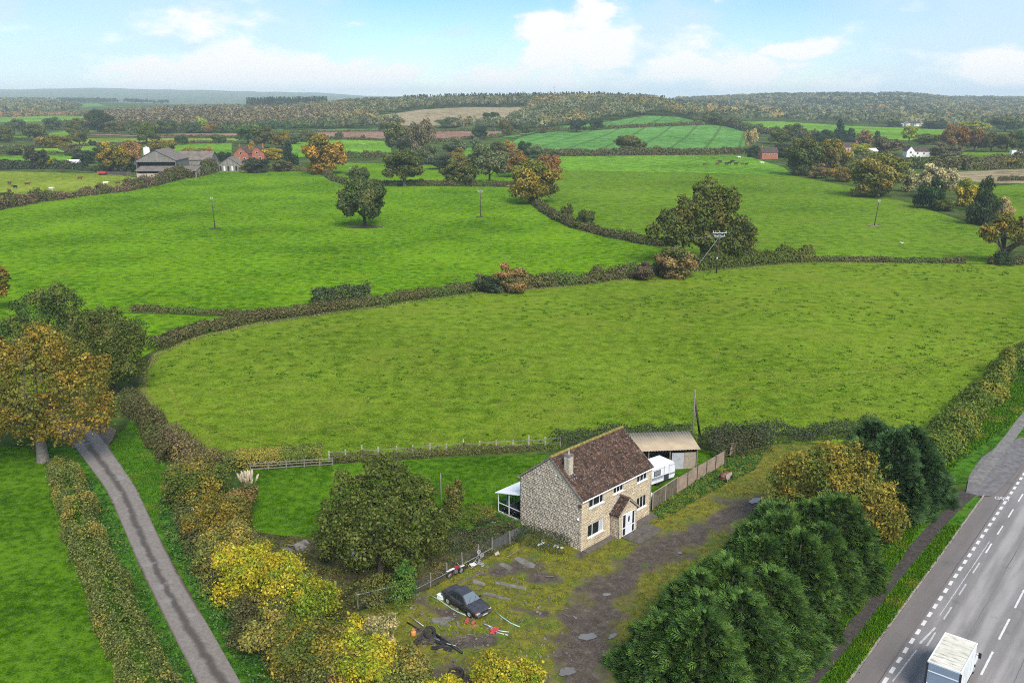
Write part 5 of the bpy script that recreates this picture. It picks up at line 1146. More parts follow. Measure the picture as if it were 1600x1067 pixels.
hedge('pale rough grass margin along the far hedge of the olive field', [(480, 496), (560, 484), (660, 471), (745, 459), (900, 447), (1000, 436), (1090, 425), (1270, 411), (1510, 413)], 0.5, .14, 16, .12, 'straw', name='rough_grass', seed=62, kind='stuff', lumps=.2)
# ================================================================ near hedges and trees
hedge('clipped hedge with yellow tops along the left of the lane, upper end', [(102, 748), (112, 790), (128, 832)], 3.0, 2.1, 46, .125, 'hedgegreen', seed=31, hue_sc=.35, flat=True, lumps=.14)
hedge('clipped hedge with gold patches along the left of the lane, lower end', [(130, 838), (150, 895), (178, 960), (212, 1030), (245, 1105)], 3.3, 2.2, 46, .12, 'hedgegreen', seed=32, hue_sc=.3, flat=True, lumps=.16)
hedge('dense dark hedge between the lane verge and the olive field', [(205, 632), (225, 655), (250, 690), (275, 725)], 3.0, 2.3, 26, .15, 'hedge', seed=33, lumps=.25)
hedge('brown tangled scrub behind the orange shrubs', [(262, 700), (290, 715), (330, 728), (350, 735)], 4.0, 2.6, 26, .13, 'brown', seed=34, lumps=.3)
hedge('dark hedge bottom along the lane under the golden shrubs', [(285, 770), (315, 850), (365, 925), (440, 1010), (520, 1100)], 3.2, 1.9, 26, .13, 'hedge', seed=35, lumps=.25)
hedge('clipped garden hedge behind the post and rail fence', [(352, 732), (400, 729), (450, 726), (505, 722)], 1.9, 2.0, 34, .12, 'hedgegreen', seed=36, flat=True, lumps=.1, hue_sc=.3)
hedge('low ragged hedge along the wire fence behind the house', [(515, 723), (560, 721), (640, 716), (700, 712), (780, 706), (870, 700)], 1.0, .85, 40, .11, 'hedge', seed=37, lumps=.5)
hedge('dark bramble bank behind the tan roofed shed', [(868, 698), (900, 692), (960, 690), (1010, 686), (1080, 684)], 2.6, 1.6, 26, .14, 'bramble', seed=38, lumps=.4)
hedge('big bramble thicket right of the tan roofed shed', [(1095, 712), (1115, 706), (1140, 702), (1170, 700), (1200, 698)], 4.4, 2.8, 24, .14, 'bramble', seed=39, lumps=.3)
hedge('dark hedge at the back of the yard behind the golden tree', [(1100, 690), (1180, 686), (1260, 683), (1370, 680)], 2.2, 2.0, 24, .14, 'bramble', seed=40, lumps=.25)
hedge('mixed roadside hedge beyond the dark conifers', [RP(-6.2, 36), RP(-6.8, 46), RP(-7.2, 58), RP(-7.4, 75), RP(-7.4, 105)], 4.0, 2.3, 24, .17, 'hedgegreen', seed=41, lumps=.45, hue_sc=.25).color = (.72, .9, .62, 1)
hedge('overgrown brambles at the foot of the stone gable', [(806, 838), (830, 848), (856, 856), (885, 862)], 1.9, .85, 60, .085, 'bramble', seed=42, lumps=.5)
hedge('brambles between the garden and the chain link fence', [(690, 850), (730, 846), (770, 836), (800, 822)], 3.2, 1.2, 36, .10, 'bramble', seed=43, lumps=.6)
hedge('mixed shrubs along the garden edge right of the dark tree', [(660, 842), (690, 826), (730, 812), (770, 806)], 2.6, 1.7, 34, .105, 'oak', seed=44, lumps=.5)
hedge('weeds and saplings along the left end of the chain link fence', [(610, 960), (630, 948), (646, 936)], 1.6, 1.9, 44, .10, 'nettle', seed=45, lumps=.5)
hedge('scrubby undergrowth below the dark garden tree', [(565, 965), (590, 940), (610, 915), (640, 898)], 2.8, 1.4, 34, .11, 'oakgreen', seed=46, lumps=.5)
hedge('tangled ochre and green growth filling the hedge between lane and garden', [(292, 752), (318, 810), (352, 870), (405, 945), (470, 1015), (540, 1090)], 5.2, 2.5, 22, .115, 'hedgegreen', seed=47, lumps=.45, hue_sc=.45)
big_tree('oak_tree', 'large golden brown oak over the bend of the lane', G(68, 722), [(0, 0, 9.8), (5, -.5, 8.2), (-5, 0, 8.6), (1.5, 2, 12.2), (-4, 1, 11.6), (7, 0, 6.2), (.5, -3, 6.6), (-4, -2.6, 6), (4.2, -3, 5.2), (-8, 0, 6), (5, 2, 10)], [4.6, 3.8, 4.2, 3.4, 3.2, 2.6, 3.2, 3, 2.6, 3, 2.8], 38000, .128, 'gold', .62, 8, 14, seed=81, fork=.42, barkm=barkpale, hue_bias=-.04)
hedge('small green and yellow bush at the foot of the golden oak', [(72, 738), (88, 734), (104, 732)], 2.0, 1.6, 40, .11, 'hedgegreen', seed=48, name='bush', cat='bush', lumps=.3)
big_tree('oak_tree', 'dark brown oak behind the golden oak, nearest the olive field', G(178, 614), [(0, 0, 6.5), (2.6, -.4, 4.6), (-3, 0, 5.6), (.2, .6, 9.2), (-3, 1.5, 8.4), (2.4, .5, 7.4), (0, -2, 3.6)], [3.6, 2.8, 3.2, 2.8, 2.8, 2.6, 2.8], 21000, .135, 'oak', .45, 6, 12, seed=82)
big_tree('oak_tree', 'broad dark oak at the left edge behind the golden oak', G(88, 585), [(0, 0, 7), (5, 0, 6.6), (-5.2, 0, 6), (2, 1, 10.4), (-2.5, 1, 9.2), (6.8, .6, 8), (-8.4, 0, 5), (11, 0, 6.2), (3, -2, 4.6), (-3, -2, 4.2), (9, 0, 5.2)], [4, 3.6, 3.8, 3.2, 3.4, 2.6, 3, 2.6, 3, 3, 2.6], 28000, .14, 'oakgreen', .55, 7, 12, seed=83, hue_bias=.14)
big_tree('tree', 'small golden tree cut by the left edge above the dark oaks', G(-4, 486), [(0, 0, 4.5), (1.4, 0, 6), (-1.5, 0, 6.2), (.6, 0, 8)], [2.4, 2, 2, 1.8], 5000, .2, 'gold', .3, 5, 9, seed=84)
big_tree('tree', 'large dark green tree in the garden beside the chain link fence', G(596, 902), np.array([(0, 0, 5.2), (-2.9, .4, 4.3), (3.0, .3, 4.5), (.2, 1.4, 7.9), (-1.6, -1.4, 3.1), (2.3, -1.2, 2.9), (-4.0, .9, 2.6), (4.0, .9, 2.7), (-2, 1.6, 6.4), (2.4, 1.6, 6.6)])*1.1, np.array([2.5, 2.0, 2.1, 2.0, 1.9, 1.8, 1.5, 1.5, 1.9, 1.8])*1.08, 30000, .105, 'oak', .34, 4.4, 14, seed=85, hue_bias=-.2)
big_tree('tree', 'golden maple in the gap of the conifer hedge', RP(-9.2, 20.5), [(0, 0, 4.6), (-3.2, 1, 5.4), (2.4, 1.2, 6), (3.6, -.8, 3.9), (0, -2.2, 3.4), (-3.9, -.2, 3.2), (4.4, -1.6, 2.3), (0, 1.6, 7.2), (-1.6, -1, 6.2)], [3.8, 2.8, 2.8, 2.5, 2.6, 2.4, 2.1, 2.1, 2.4], 34000, .108, 'maple', .3, 4.5, 14, seed=86, hue_bias=-.05)
SH = [('hawthorn shrub of ochre leaves at the top of the lane hedge', 318, 792, 3.1, 3.4, 'maple', 'orange', 0), ('amber shrub in the middle of the lane hedge', 335, 838, 3.0, 3.1, 'gold', 'copper', 1), ('dull copper shrub beside the pampas grass', 372, 812, 2.1, 2.6, 'copper', None, 2),
      ('olive green shrub below the amber shrub', 345, 890, 2.6, 2.7, 'hedgegreen', None, 3), ('lime yellow bush, brightest in the lane hedge', 402, 938, 3.2, 4.2, 'lime', None, 4), ('deep yellow bush right of the lime yellow bush', 478, 985, 3.2, 3.7, 'yellow', None, 5),
      ('brown olive bush below the deep yellow bush', 500, 1050, 3.0, 3.2, 'maple', None, 6), ('orange tipped shrub at the yard corner', 585, 1012, 1.6, 2.3, 'cream', None, 7), ('yellow green bush at the bottom edge left of the tyre', 560, 1085, 2.6, 3.2, 'lime', None, 8),
      ('leafy green bush at the bottom edge beside the yard', 632, 1088, 2.2, 2.6, 'hedgegreen', None, 9), ('bright yellow bush at the bottom edge right of the tyre', 795, 1096, 2.2, 2.7, 'yellow', None, 10), ('small yellow shrub at the end of the lane hedge', 545, 1030, 1.7, 2.4, 'yellow', None, 11),
      ('tan leaved bush between the ochre and amber shrubs', 300, 760, 2.6, 3.0, 'copper', None, 16), ('pale olive bush between the amber shrub and the lime bush', 372, 872, 2.7, 3.0, 'hedgegreen', None, 17), ('straw coloured bush right of the brown olive bush', 540, 1060, 2.3, 2.9, 'copper', None, 18), ('green bush under the deep yellow bush on the lane side', 452, 1040, 2.8, 2.9, 'hedgegreen', None, 19), ('olive brown bush filling the hedge below the lime bush', 425, 1005, 2.7, 2.6, 'hedge', None, 12), ('narrow dark shrub beside the garden pole', 710, 808, 1.2, 3.6, 'oak', None, 13), ('low green bush at the left corner of the bottom edge hedge', 690, 1100, 1.6, 1.6, 'lime', None, 14), ('sapling with green leaves by the fence end', 632, 935, 1.0, 3.0, 'nettle', None, 15)]
for lab, px, py, r, h, lm, _, i in SH:
    rng = np.random.default_rng(500+i); C = [(0, 0, h*.45)]; R = [min(r, h)*.55]
    for _k in range(12):
        a = rng.uniform(0, 6.28); d = rng.uniform(.3, .72)*r; z = rng.uniform(.12, .78)*h; C.append((math.cos(a)*d, math.sin(a)*d, z)); R.append(rng.uniform(.26, .40)*min(r, h))
    if i in (13, 15): C = [(rng.normal()*.25, rng.normal()*.25, z_) for z_ in np.linspace(.35, h*.8, 8)]; R = [.55, .6, .62, .6, .58, .52, .45, .35]
    big_tree('shrub', lab, G(px, py), np.array(C)*1.22, np.array(R)*1.22, int(6800*r), .088, lm, .09, h*.5, 7, seed=600+i, fork=.3, cat='shrub', jit=.3, keep=.6, hue_bias=.1)
# pampas grass
pg = thing('pampas_grass', 'pampas grass with cream plumes at the corner of the lawn', 'pampas grass', G(388, 772))
rng = np.random.default_rng(3); mb = MB()
for i in range(170):
    a = rng.uniform(0, 6.28); r = rng.uniform(.6, 1.3); h = rng.uniform(.9, 1.6); w = .03; p0 = Vector((math.cos(a)*.15, math.sin(a)*.15, 0)); p1 = Vector((math.cos(a)*r*.5, math.sin(a)*r*.5, h)); p2 = Vector((math.cos(a)*r*1.1, math.sin(a)*r*1.1, h*.45)); s_ = Vector((-math.sin(a), math.cos(a), 0))*w
    mb.add([p0-s_, p0+s_, p1+s_, p1-s_, p2], [(0, 1, 2, 3), (3, 2, 4)])
mb.build('leaves', LM['grey'], pg)
plm = M_('plume', plain, (.50, .41, .29), .95, .2, 5.0)
for i in range(24):
    a = rng.uniform(0, 6.28); r = rng.uniform(.15, 1.1); h = rng.uniform(1.9, 2.8); x, y = math.cos(a)*r, math.sin(a)*r
    mb = MB(); mb.tube([(x*.3, y*.3, .5), (x*.8, y*.8, h*.68)], .012, 4); mb.tube([(x*.8, y*.8, h*.66), (x*.9, y*.9, h*.8), (x*1.0, y*1.0, h*.93), (x*1.12, y*1.12, h*1.02)], [.03, .13, .12, .02], 7); mb.build('plume', plm, pg)
# ---------------------------------------------------------------- conifers
def conifer_mesh(seed, h, r, n):
    rng = np.random.default_rng(seed)
    a = rng.uniform(0, 2*math.pi, n); t = 1-rng.uniform(0, 1, n)**.62; t = np.clip(t, .01, .99)
    ph = rng.uniform(0, 6.28, 8); lump = 1+np.array([.42*mnoise.noise(Vector((math.cos(x)*1.5, math.sin(x)*1.5, z*4.2+seed)))+.30*mnoise.noise(Vector((math.cos(x)*3.4, math.sin(x)*3.4, z*9+seed*2))) for x, z in zip(a, t)])
    rad = r*(1-t**1.7)**.72*lump*rng.choice([1, 1, .92, .78], n)
    P0 = np.stack([np.cos(a)*rad*.9, np.sin(a)*rad*.9, t*h], 1)
    ax = np.stack([np.cos(a), np.sin(a), rng.uniform(.15, .95, n)*(.4+t)], 1)+rng.normal(size=(n, 3))*.28; ax /= np.linalg.norm(ax, axis=1, keepdims=True)
    R_ = rng.normal(size=(n, 3))*.5+np.array([0, 0, 1.0]); sd_ = np.cross(ax, R_); sd_ /= np.linalg.norm(sd_, axis=1, keepdims=True)
    Ln = rng.uniform(.34, .74, n)*np.where(rng.uniform(size=n) < .12, 1.6, 1.0); Vs = []; rb = rng.beta(2, 2, n); hu = np.clip(rng.beta(2, 2, n), 0, 1); rr = []; hh = []
    def quad(o, d, l, w):
        s2 = np.cross(d, np.cross(sd_, ax)); s2 /= np.maximum(np.linalg.norm(s2, axis=1, keepdims=True), 1e-6)
        Vs.append(np.stack([o, o+d*(l*.55)[:, None]+s2*w, o+d*l[:, None], o+d*(l*.5)[:, None]-s2*w], 1))
    dr = np.array([0, 0, -.16])
    quad(P0, ax, Ln, .035); rr.append(rb-.12); hh.append(hu)
    for k in range(4):
        f = .2+.19*k; o = P0+ax*(Ln*f)[:, None]+dr*f*f
        for sgn in (-1, 1):
            d = ax*.75+sd_*sgn*.62+dr*.5+rng.normal(size=(n, 3))*.08; d /= np.linalg.norm(d, axis=1, keepdims=True)
            quad(o, d, Ln*(.5-.07*k), .03); rr.append(rb+.05*k); hh.append(hu)
    V = np.concatenate(Vs, 0).reshape(-1, 3); V[:, 2] = np.maximum(V[:, 2], .05); m = len(V)//4
    return np_mesh('conifer_crown', V, np.arange(4*m).reshape(m, 4), {'rnd': np.clip(np.concatenate(rr), 0, 1), 'hue': np.concatenate(hh)})
CM = [conifer_mesh(700+i, 6.4, 3.5, 8500) for i in range(2)]
mb = MB(); mb.tube([(0, 0, -.1), (0, 0, 3), (0, 0, 5.6)], [.2, .14, .04], 7)
for i in range(26): a = i*2.4; z = 1+i*.16; mb.tube([(0, 0, z), (math.cos(a)*2.3*(1-z/7), math.sin(a)*2.3*(1-z/7), z+.5)], [.05, .02], 4)
CT = mb.mesh('conifer_trunk', True)
ordn = ['first', 'second', 'third', 'fourth', 'fifth', 'sixth', 'seventh']
def conifer(label, p, i, s=1.0, sz=1.0, m='conifer'):
    r = tag(empty('conifer_tree', p, i*1.3), label, 'conifer', 'conifers of the yard hedge')
    for nm, me_, mt in (('trunk', CT, bark), ('crown', CM[i % 2], LM[m])):
        o = link(nm, me_, mt, r); o.scale = (s, s, sz); k = .9+.2*random.random(); o.color = (k, k, k, 1)
for i, s in enumerate((-9.5, -4.6, .4, 5.3, 10.2, 14.6)): conifer('%s green conifer from the bottom edge in the roadside row' % ordn[i], RP(-6.6+random.uniform(-.3, .3), s), i, random.uniform(.92, 1.15), random.uniform(.88, 1.16))
for i, s in enumerate((-6.6, -1.4, 3.6, 8.4, 13.2)): conifer('%s green conifer from the bottom edge in the middle of the conifer hedge' % ordn[i], RP(-8.6+random.uniform(-.4, .4), s), i+2, random.uniform(.85, 1.0), random.uniform(.95, 1.1))
for i, s in enumerate((-8.0, -3.2, 1.8, 6.6, 11.2)): conifer('%s green conifer from the bottom edge in the yard side row' % ordn[i], RP(-10.4+random.uniform(-.4, .4), s), i+1, random.uniform(.9, 1.08), random.uniform(.76, 1.0))
for i, (x, s) in enumerate(((-6.8, 29.5), (-6.2, 33.6), (-9.6, 32.0), (-9.4, 27.5))): conifer(['dark blue green conifer next to the golden maple', 'dark blue green conifer nearest the side entrance', 'dark blue green conifer on the yard side near the entrance', 'dark blue green conifer half behind the golden maple'][i], RP(x, s), i, 1.08, (1.3, 1.2, 1.25, 1.15)[i], 'coniferdark')
# ================================================================ the stone house
C0 = G(908, 862); HA = math.radians(45.8); HL, HD, EAVE, RIDGE = 10.6, 7.67, 5.12, 8.14
HU = Vector((math.cos(HA), math.sin(HA), 0)); HWv = Vector((-HU.y, HU.x, 0))
def HP(x, y, z=0.0): return C0+HU*x+HWv*y+Vector((0, 0, z))
house = thing('stone_house', 'two storey stone house with a brown tiled roof and a front porch', 'house', C0, HA)
def stone_mat(name, warm):
    t = NT(name); p = t.obj()
    c = t.ramp(t.attr('rnd'), [(0, (.27*warm[0], .24*warm[1], .20*warm[2])), (.45, (.43*warm[0], .385*warm[1], .31*warm[2])), (.8, (.54*warm[0], .49*warm[1], .40*warm[2])), (1, (.70, .65, .56))])
    c = t.mix(t.ss(t.attr('hue'), .7, .95, 0, .6), c, (.34, .225, .13))
    n = t.noise(p, 14, 5, .7); c = t.mix(t.ss(n, .35, .7, .25, 0), c, (.20, .175, .145))
    c = t.mix(t.ss(t.noise(p, .7, 5, .6), .5, .75, 0, .3), c, (.16, .145, .13))
    return t.principled(c, .95, 0.0, .15, t.bump(n, .5, .006))
stone_g = stone_mat('rough_stone_grey', (1.02, .98, .93)); stone_f = stone_mat('rough_stone_warm', (1.16, 1.06, .88))
mortar = M_('mortar', plain, (.36, .325, .275), .95, .2, 6, bump=.01)
upvc = M_('white_upvc', plain, (.78, .78, .77), .35, .05, 3.0, spec=.4)
pane = glass('window_glass'); curtain = M_('net_curtain', plain, (.42, .43, .46), .9, .15, 6)
slate_lead = M_('lead_flashing', plain, (.27, .28, .30), .6, .2, 4, metal=.2)
def stones(name, parent, mp, width, top, mat, holes=(), seed=1, rh=(.13, .20), rw=(.20, .52), x0=0.0):
    """courses of rough blocks, each proud of the mortar by its own amount; mp(a, z, out)->point; top(z)->(lo,hi) extent at height z"""
    rng = random.Random(seed); V = []; Q = []; A = []; B = []; z = .0
    while True:
        h = rng.uniform(*rh); e = top(z+h)
        if e is None or e[1]-e[0] < .12: break
        segs = [(e[0], e[1])]
        for (a0, a1, z0, z1) in holes:
            if z+h > z0+.03 and z < z1-.03:
                ns = []
                for s0, s1 in segs:
                    if a1 <= s0 or a0 >= s1: ns.append((s0, s1)); continue
                    if a0 > s0+.04: ns.append((s0, a0))
                    if a1 < s1-.04: ns.append((a1, s1))
                segs = ns
        for s0, s1 in segs:
            a = s0
            while a < s1-.02:
                w = rng.uniform(*rw)
                if s1-(a+w) < .16: w = s1-a
                d = .10+rng.uniform(-.018, .016); g = .008; i = rng.uniform(.004, .012); o = len(V)
                j = [rng.uniform(-.008, .008) for _ in range(8)]
                V += [mp(a, z, .074), mp(a+w, z, .074), mp(a+w, z+h, .074), mp(a, z+h, .074), mp(a+g+i+j[0], z+g+i+j[1], d+j[0]), mp(a+w-g-i+j[2], z+g+i+j[3], d+j[2]), mp(a+w-g-i+j[4], z+h-g-i+j[5], d+j[4]), mp(a+g+i+j[6], z+h-g-i+j[7], d+j[6])]
                Q += [(o+4, o+5, o+6, o+7), (o, o+1, o+5, o+4), (o+1, o+2, o+6, o+5), (o+2, o+3, o+7, o+6), (o+3, o, o+4, o+7)]
                r = min(1, max(0, rng.gauss(.62, .12))); hu = rng.random(); A += [r]+[r*.5+.3]*4; B += [hu*.9]+[.2]*4; a += w
        z += h
    o = link(name, np_mesh(name, np.array(V), np.array(Q), {'rnd': A, 'hue': B}), mat, parent); o['kind'] = 'stuff'; return o
# core walls
mb = MB(); mb.prism([(.1, 0), (HD, 0), (HD, EAVE), (HD/2, RIDGE-.12), (.1, EAVE)], 'x', .1, HL-.1); wall = mb.build('wall', mortar, house)
WINS = [(.90, 3.18, 1.03, 2.29, (0, .3, .74, 1)), (8.36, 9.92, 1.2, 2.47, (0, .33, .66, 1)), (1.0, 3.1, 3.95, 4.86, (0, .3, .74, 1)), (4.58, 6.1, 4.13, 4.88, (0, .33, .66, 1)), (8.24, 9.85, 4.07, 4.96, (0, .33, .66, 1))]
PX0, PX1, PD = 4.2, 6.98, 1.06          # porch
holes = [(a, b, c, d) for a, b, c, d, _ in WINS]+[(PX0+.1, PX1-.1, -1, 2.6)]
stones('stonework', wall, lambda a, z, o: (a, .1-o, z), HL, lambda z: (0, HL) if z < EAVE+.02 else None, stone_f, holes, 1)
gt = lambda z: (0, HD) if z < EAVE-.05 else ((0+(z-EAVE)*(HD/2)/(RIDGE-EAVE), HD-(z-EAVE)*(HD/2)/(RIDGE-EAVE)) if z < RIDGE-.15 else None)
stones('stonework', wall, lambda a, z, o: (.1-o, a, z), HD, gt, stone_g, (), 2)
stones('stonework', wall, lambda a, z, o: (HL-.1+o, a, z), HD, gt, stone_g, (), 3, (.17, .24), (.3, .6))
stones('stonework', wall, lambda a, z, o: (a, HD-.1+o+.05, z), HL, lambda z: (0, HL) if z < EAVE else None, stone_g, [(.2, 3.9, -1, 2.7)], 4, (.17, .24), (.3, .6))
def window(parent, a0, a1, z0, z1, fr, y=.05, curt=False):
    mb = MB(); t = .065
    mb.box(a0, a1, y, y+.07, z0, z0+t); mb.box(a0, a1, y, y+.07, z1-t, z1)
    w = a1-a0
    for i, f in enumerate(fr):
        c = a0+w*f; x0 = a0 if i == 0 else (a1-t if i == len(fr)-1 else c-t/2); mb.box(x0, x0+t, y+.002, y+.068, z0+t, z1-t)
    o = mb.build('window', upvc, parent)
    for i in range(len(fr)-1):
        xa = a0+w*fr[i]+t*.6; xb = a0+w*fr[i+1]-t*.6; mb = MB(); mb.box(xa, xb, y+.03, y+.045, z0+t*.9, z1-t*.9); mb.build('pane', pane, o)
    if curt: mb = MB(); xa = a0+w*fr[-2]+t*.7; xb = a0+w*fr[-1]-t*.7; mb.box(xa, xb, y+.0285, y+.0299, z0+t, z1-t); mb.build('curtain', curtain, o)
    mb = MB(); mb.box(a0-.07, a1+.07, -.07, y+.06, z0-.075, z0-.002); mb.build('sill', upvc, o)
    return o
for k, (a, b, c, d, fr) in enumerate(WINS): window(house, a, b, c, d, fr, curt=(k in (0,)))
# tiled roof
def tile_mat(name):
    t = NT(name); p = t.obj()
    c = t.ramp(t.attr('rnd'), [(0, (.034, .021, .015)), (.5, (.064, .037, .026)), (.85, (.105, .058, .040)), (1, (.17, .085, .062))])
    c = t.mix(t.ss(t.attr('hue'), .5, 1, 0, .35), c, (.21, .16, .14))
    n = t.noise(p, 6, 4, .75); c = t.mix(t.ss(n, .56, .64, 0, .75), c, (.33, .28, .225))
    c = t.mix(t.ss(t.noise(p, 1.1, 5, .65), .52, .72, 0, .45), c, (.035, .026, .024))
    c = t.mix(t.ss(t.noise(p, 3.3, 5, .7), .63, .72, 0, .8), c, (.15, .12, .03))
    return t.principled(c, .92, 0.0, .2, t.bump(n, .6, .01))
tilem2 = tile_mat('concrete_tile')
def tile_slope(name, parent, org, ax, up, nrm, W_, Ls, tw=.30, tg=.335, seed=1, skip=None):
    """org: lower left corner; ax along eave; up along slope; overlapping rolled tiles"""
    rng = random.Random(seed); V = []; Q = []; A = []; B = []
    prof = [(0, 0), (.05, .032), (.11, .042), (.17, .032), (.22, .006), (.29, .0)]; s = tw/.29
    org, ax, up, nrm = map(Vector, (org, ax, up, nrm)); nr = int(math.ceil(Ls/tg)); ncx = int(round(W_/tw)); s *= W_/(ncx*tw)
    for r in range(nr):
        for c in range(ncx):
            if skip and skip(c*tw, r*tg): continue
            o = len(V); dz = rng.uniform(-.004, .006); dx = rng.uniform(-.004, .004); l = min(tg*1.12, Ls-r*tg+.02)
            for (px_, pz) in prof: V.append(org+ax*(c*tw*W_/(ncx*tw)+px_*s+dx)+up*(r*tg)+nrm*(.052+pz+dz))
            for (px_, pz) in prof: V.append(org+ax*(c*tw*W_/(ncx*tw)+px_*s+dx)+up*(r*tg+l)+nrm*(.012+pz+dz))
            for (px_, pz) in prof: V.append(org+ax*(c*tw*W_/(ncx*tw)+px_*s+dx)+up*(r*tg)+nrm*(.012+pz+dz))
            rv = min(1, max(0, rng.gauss(.45, .22)))
            for k in range(5):
                Q += [(o+k, o+k+1, o+6+k+1, o+6+k), (o+12+k, o+12+k+1, o+k+1, o+k)]; A += [rv, rv]; B += [.1, 1.0]
    o = link(name, np_mesh(name, np.array([tuple(v) for v in V]), np.array(Q), {'rnd': A, 'hue': B}), tilem2, parent); o['kind'] = 'stuff'; return o
ov = .12; sl = (RIDGE-EAVE)/(HD/2); sang = math.atan(sl); ca, sa = math.cos(sang), math.sin(sang)
mb = MB(); mb.prism([(-ov, EAVE-ov*sl+.04), (HD/2, RIDGE+.04), (HD+ov, EAVE-ov*sl+.04), (HD+ov, EAVE-ov*sl-.06), (HD/2, RIDGE-.08), (-ov, EAVE-ov*sl-.06)], 'x', -.09, HL+.09)
roof = mb.build('roof', M_('roof_underlay', plain, (.06, .045, .04), .9, .2, 3), house)
Ls = (HD/2+ov)/ca
tile_slope('tiles', roof, (-.12, -ov-.04, EAVE-ov*sl+.04-.03), (1, 0, 0), (0, ca, sa), (0, -sa, ca), HL+.24, Ls, seed=1)
tile_slope('tiles', roof, (HL+.12, HD+ov+.04, EAVE-ov*sl+.04-.03), (-1, 0, 0), (0, -ca, sa), (0, sa, ca), HL+.24, Ls, seed=2)
lich = NT('lichen_ridge'); n_ = lich.noise(lich.obj(), 4, 5, .7); lich.principled(lich.ramp(n_, [(.35, (.10, .07, .04)), (.5, (.20, .155, .045)), (.62, (.29, .24, .06)), (.75, (.32, .29, .2))]), .95, 0.0, .1)
for i in range(24):
    x = -.12+i*(HL+.24)/24; mb = MB(); prof = [(HD/2+.17*math.cos(a), RIDGE+.02+.17*math.sin(a)) for a in [math.pi*k/6 for k in range(7)]]
    mb.prism(prof, 'x', x+.006, x+(HL+.24)/24-.006); mb.build('ridge_tile', lich.m, roof)
# verge, fascia, gutter, pipes
for x, s in ((-.10, -1), (HL+.10, 1)):
    mb = MB()
    mb.bar((x+s*.012, -ov-.04, EAVE-ov*sl+.015), (x+s*.012, HD/2, RIDGE+.01), .03, .12, (0, 0, 1)); mb.bar((x+s*.012, HD+ov+.04, EAVE-ov*sl+.015), (x+s*.012, HD/2, RIDGE+.01), .03, .12, (0, 0, 1)); mb.build('verge_edging', M_('verge_mortar', plain, (.26, .23, .19), .9, .3, 5, dirt=(.09, .07, .05)), roof)
for y, s in ((-ov, -1), (HD+ov, 1)):
    mb = MB(); mb.box(-.06, HL+.06, y-.012 if s < 0 else y+.012, y+.012 if s < 0 else y+.03, EAVE-ov*sl-.15, EAVE-ov*sl-.03); mb.build('fascia', upvc, roof)
    mb = MB(); pr = [(y+s*(.07+.055*math.cos(a)), EAVE-ov*sl-.055+.055*math.sin(a)) for a in [math.pi+math.pi*k/6 for k in range(7)]]; mb.prism(pr+[(p_[0]*1.0, p_[1]+.012) for p_ in pr[::-1]], 'x', -.12, HL+.14); mb.build('gutter', upvc, roof)
mb = MB(); mb.tube([(HL-.12, -.30, EAVE-.25), (HL-.1, -.06, EAVE-.5), (HL-.1, -.06, .05)], .04, 8); mb.build('downpipe', upvc, house, smooth=True)
# chimney
mb = MB(); mb.box(.42, .98, 1.98, 2.58, 6.3, 8.55); chim = mb.build('chimney', mortar, house)
for nm, m4, wd in (('a', lambda a, z, o: (a+.42, 1.98-o*.35, z+6.4), .56), ('b', lambda a, z, o: (.42-o*.35, a+1.98, z+6.4), .60), ('c', lambda a, z, o: (.98+o*.35, a+1.98, z+6.4), .60)):
    stones('stonework', chim, m4, wd, lambda z, wd=wd: (0, wd) if z < 2.16 else None, stone_g, (), 9, (.11, .16), (.18, .34))
mb = MB(); mb.box(.36, 1.04, 1.92, 2.64, 8.55, 8.66); mb.box(.40, 1.0, 1.96, 2.60, 8.66, 8.72); mb.build('chimney_cap', conc, chim)
mb = MB(); mb.lathe([(.12, 8.72), (.10, 8.80), (.085, 9.12), (.105, 9.15), (.105, 9.2), (.07, 9.2)], 12, Matrix.Translation((.7, 2.28, 0))); mb.build('chimney_pot', M_('clay_pot', plain, (.42, .36, .29), .9, .2, 4), chim, smooth=True)
mb = MB(); mb.box(.30, 1.1, 1.70, 1.94, 6.62, 6.68, Matrix.Translation((0, 0, .03))); mb.box(.27, .38, 1.78, 2.66, 6.9, 7.0, Matrix.Identity(4))
M3 = Matrix.Translation((0, 1.94, 6.60)) @ Matrix.Rotation(sang, 4, 'X'); mb = MB(); mb.box(.28, 1.12, -.42, .0, .075, .105, M3); mb.box(.26, .41, .0, .95, .08, .12, M3); mb.box(.99, 1.14, .0, .95, .08, .12, M3); mb.build('flashing', slate_lead, chim)
# small things on the walls
mb = MB(); mb.lathe([(.0, .12), (.10, .10), (.14, .03), (.14, 0)], 14, Matrix.Translation((-.01, .42, 3.1)) @ Matrix.Rotation(-math.pi/2, 4, 'Y')); mb.build('wall_lamp', upvc, house, smooth=True)
mb = MB(); mb.box(-.14, -.005, .02, .34, 4.40, 4.62); mb.build('alarm_box', M_('rusty_box', plain, (.12, .06, .04), .8, .3, 6), house, bevel=.02)
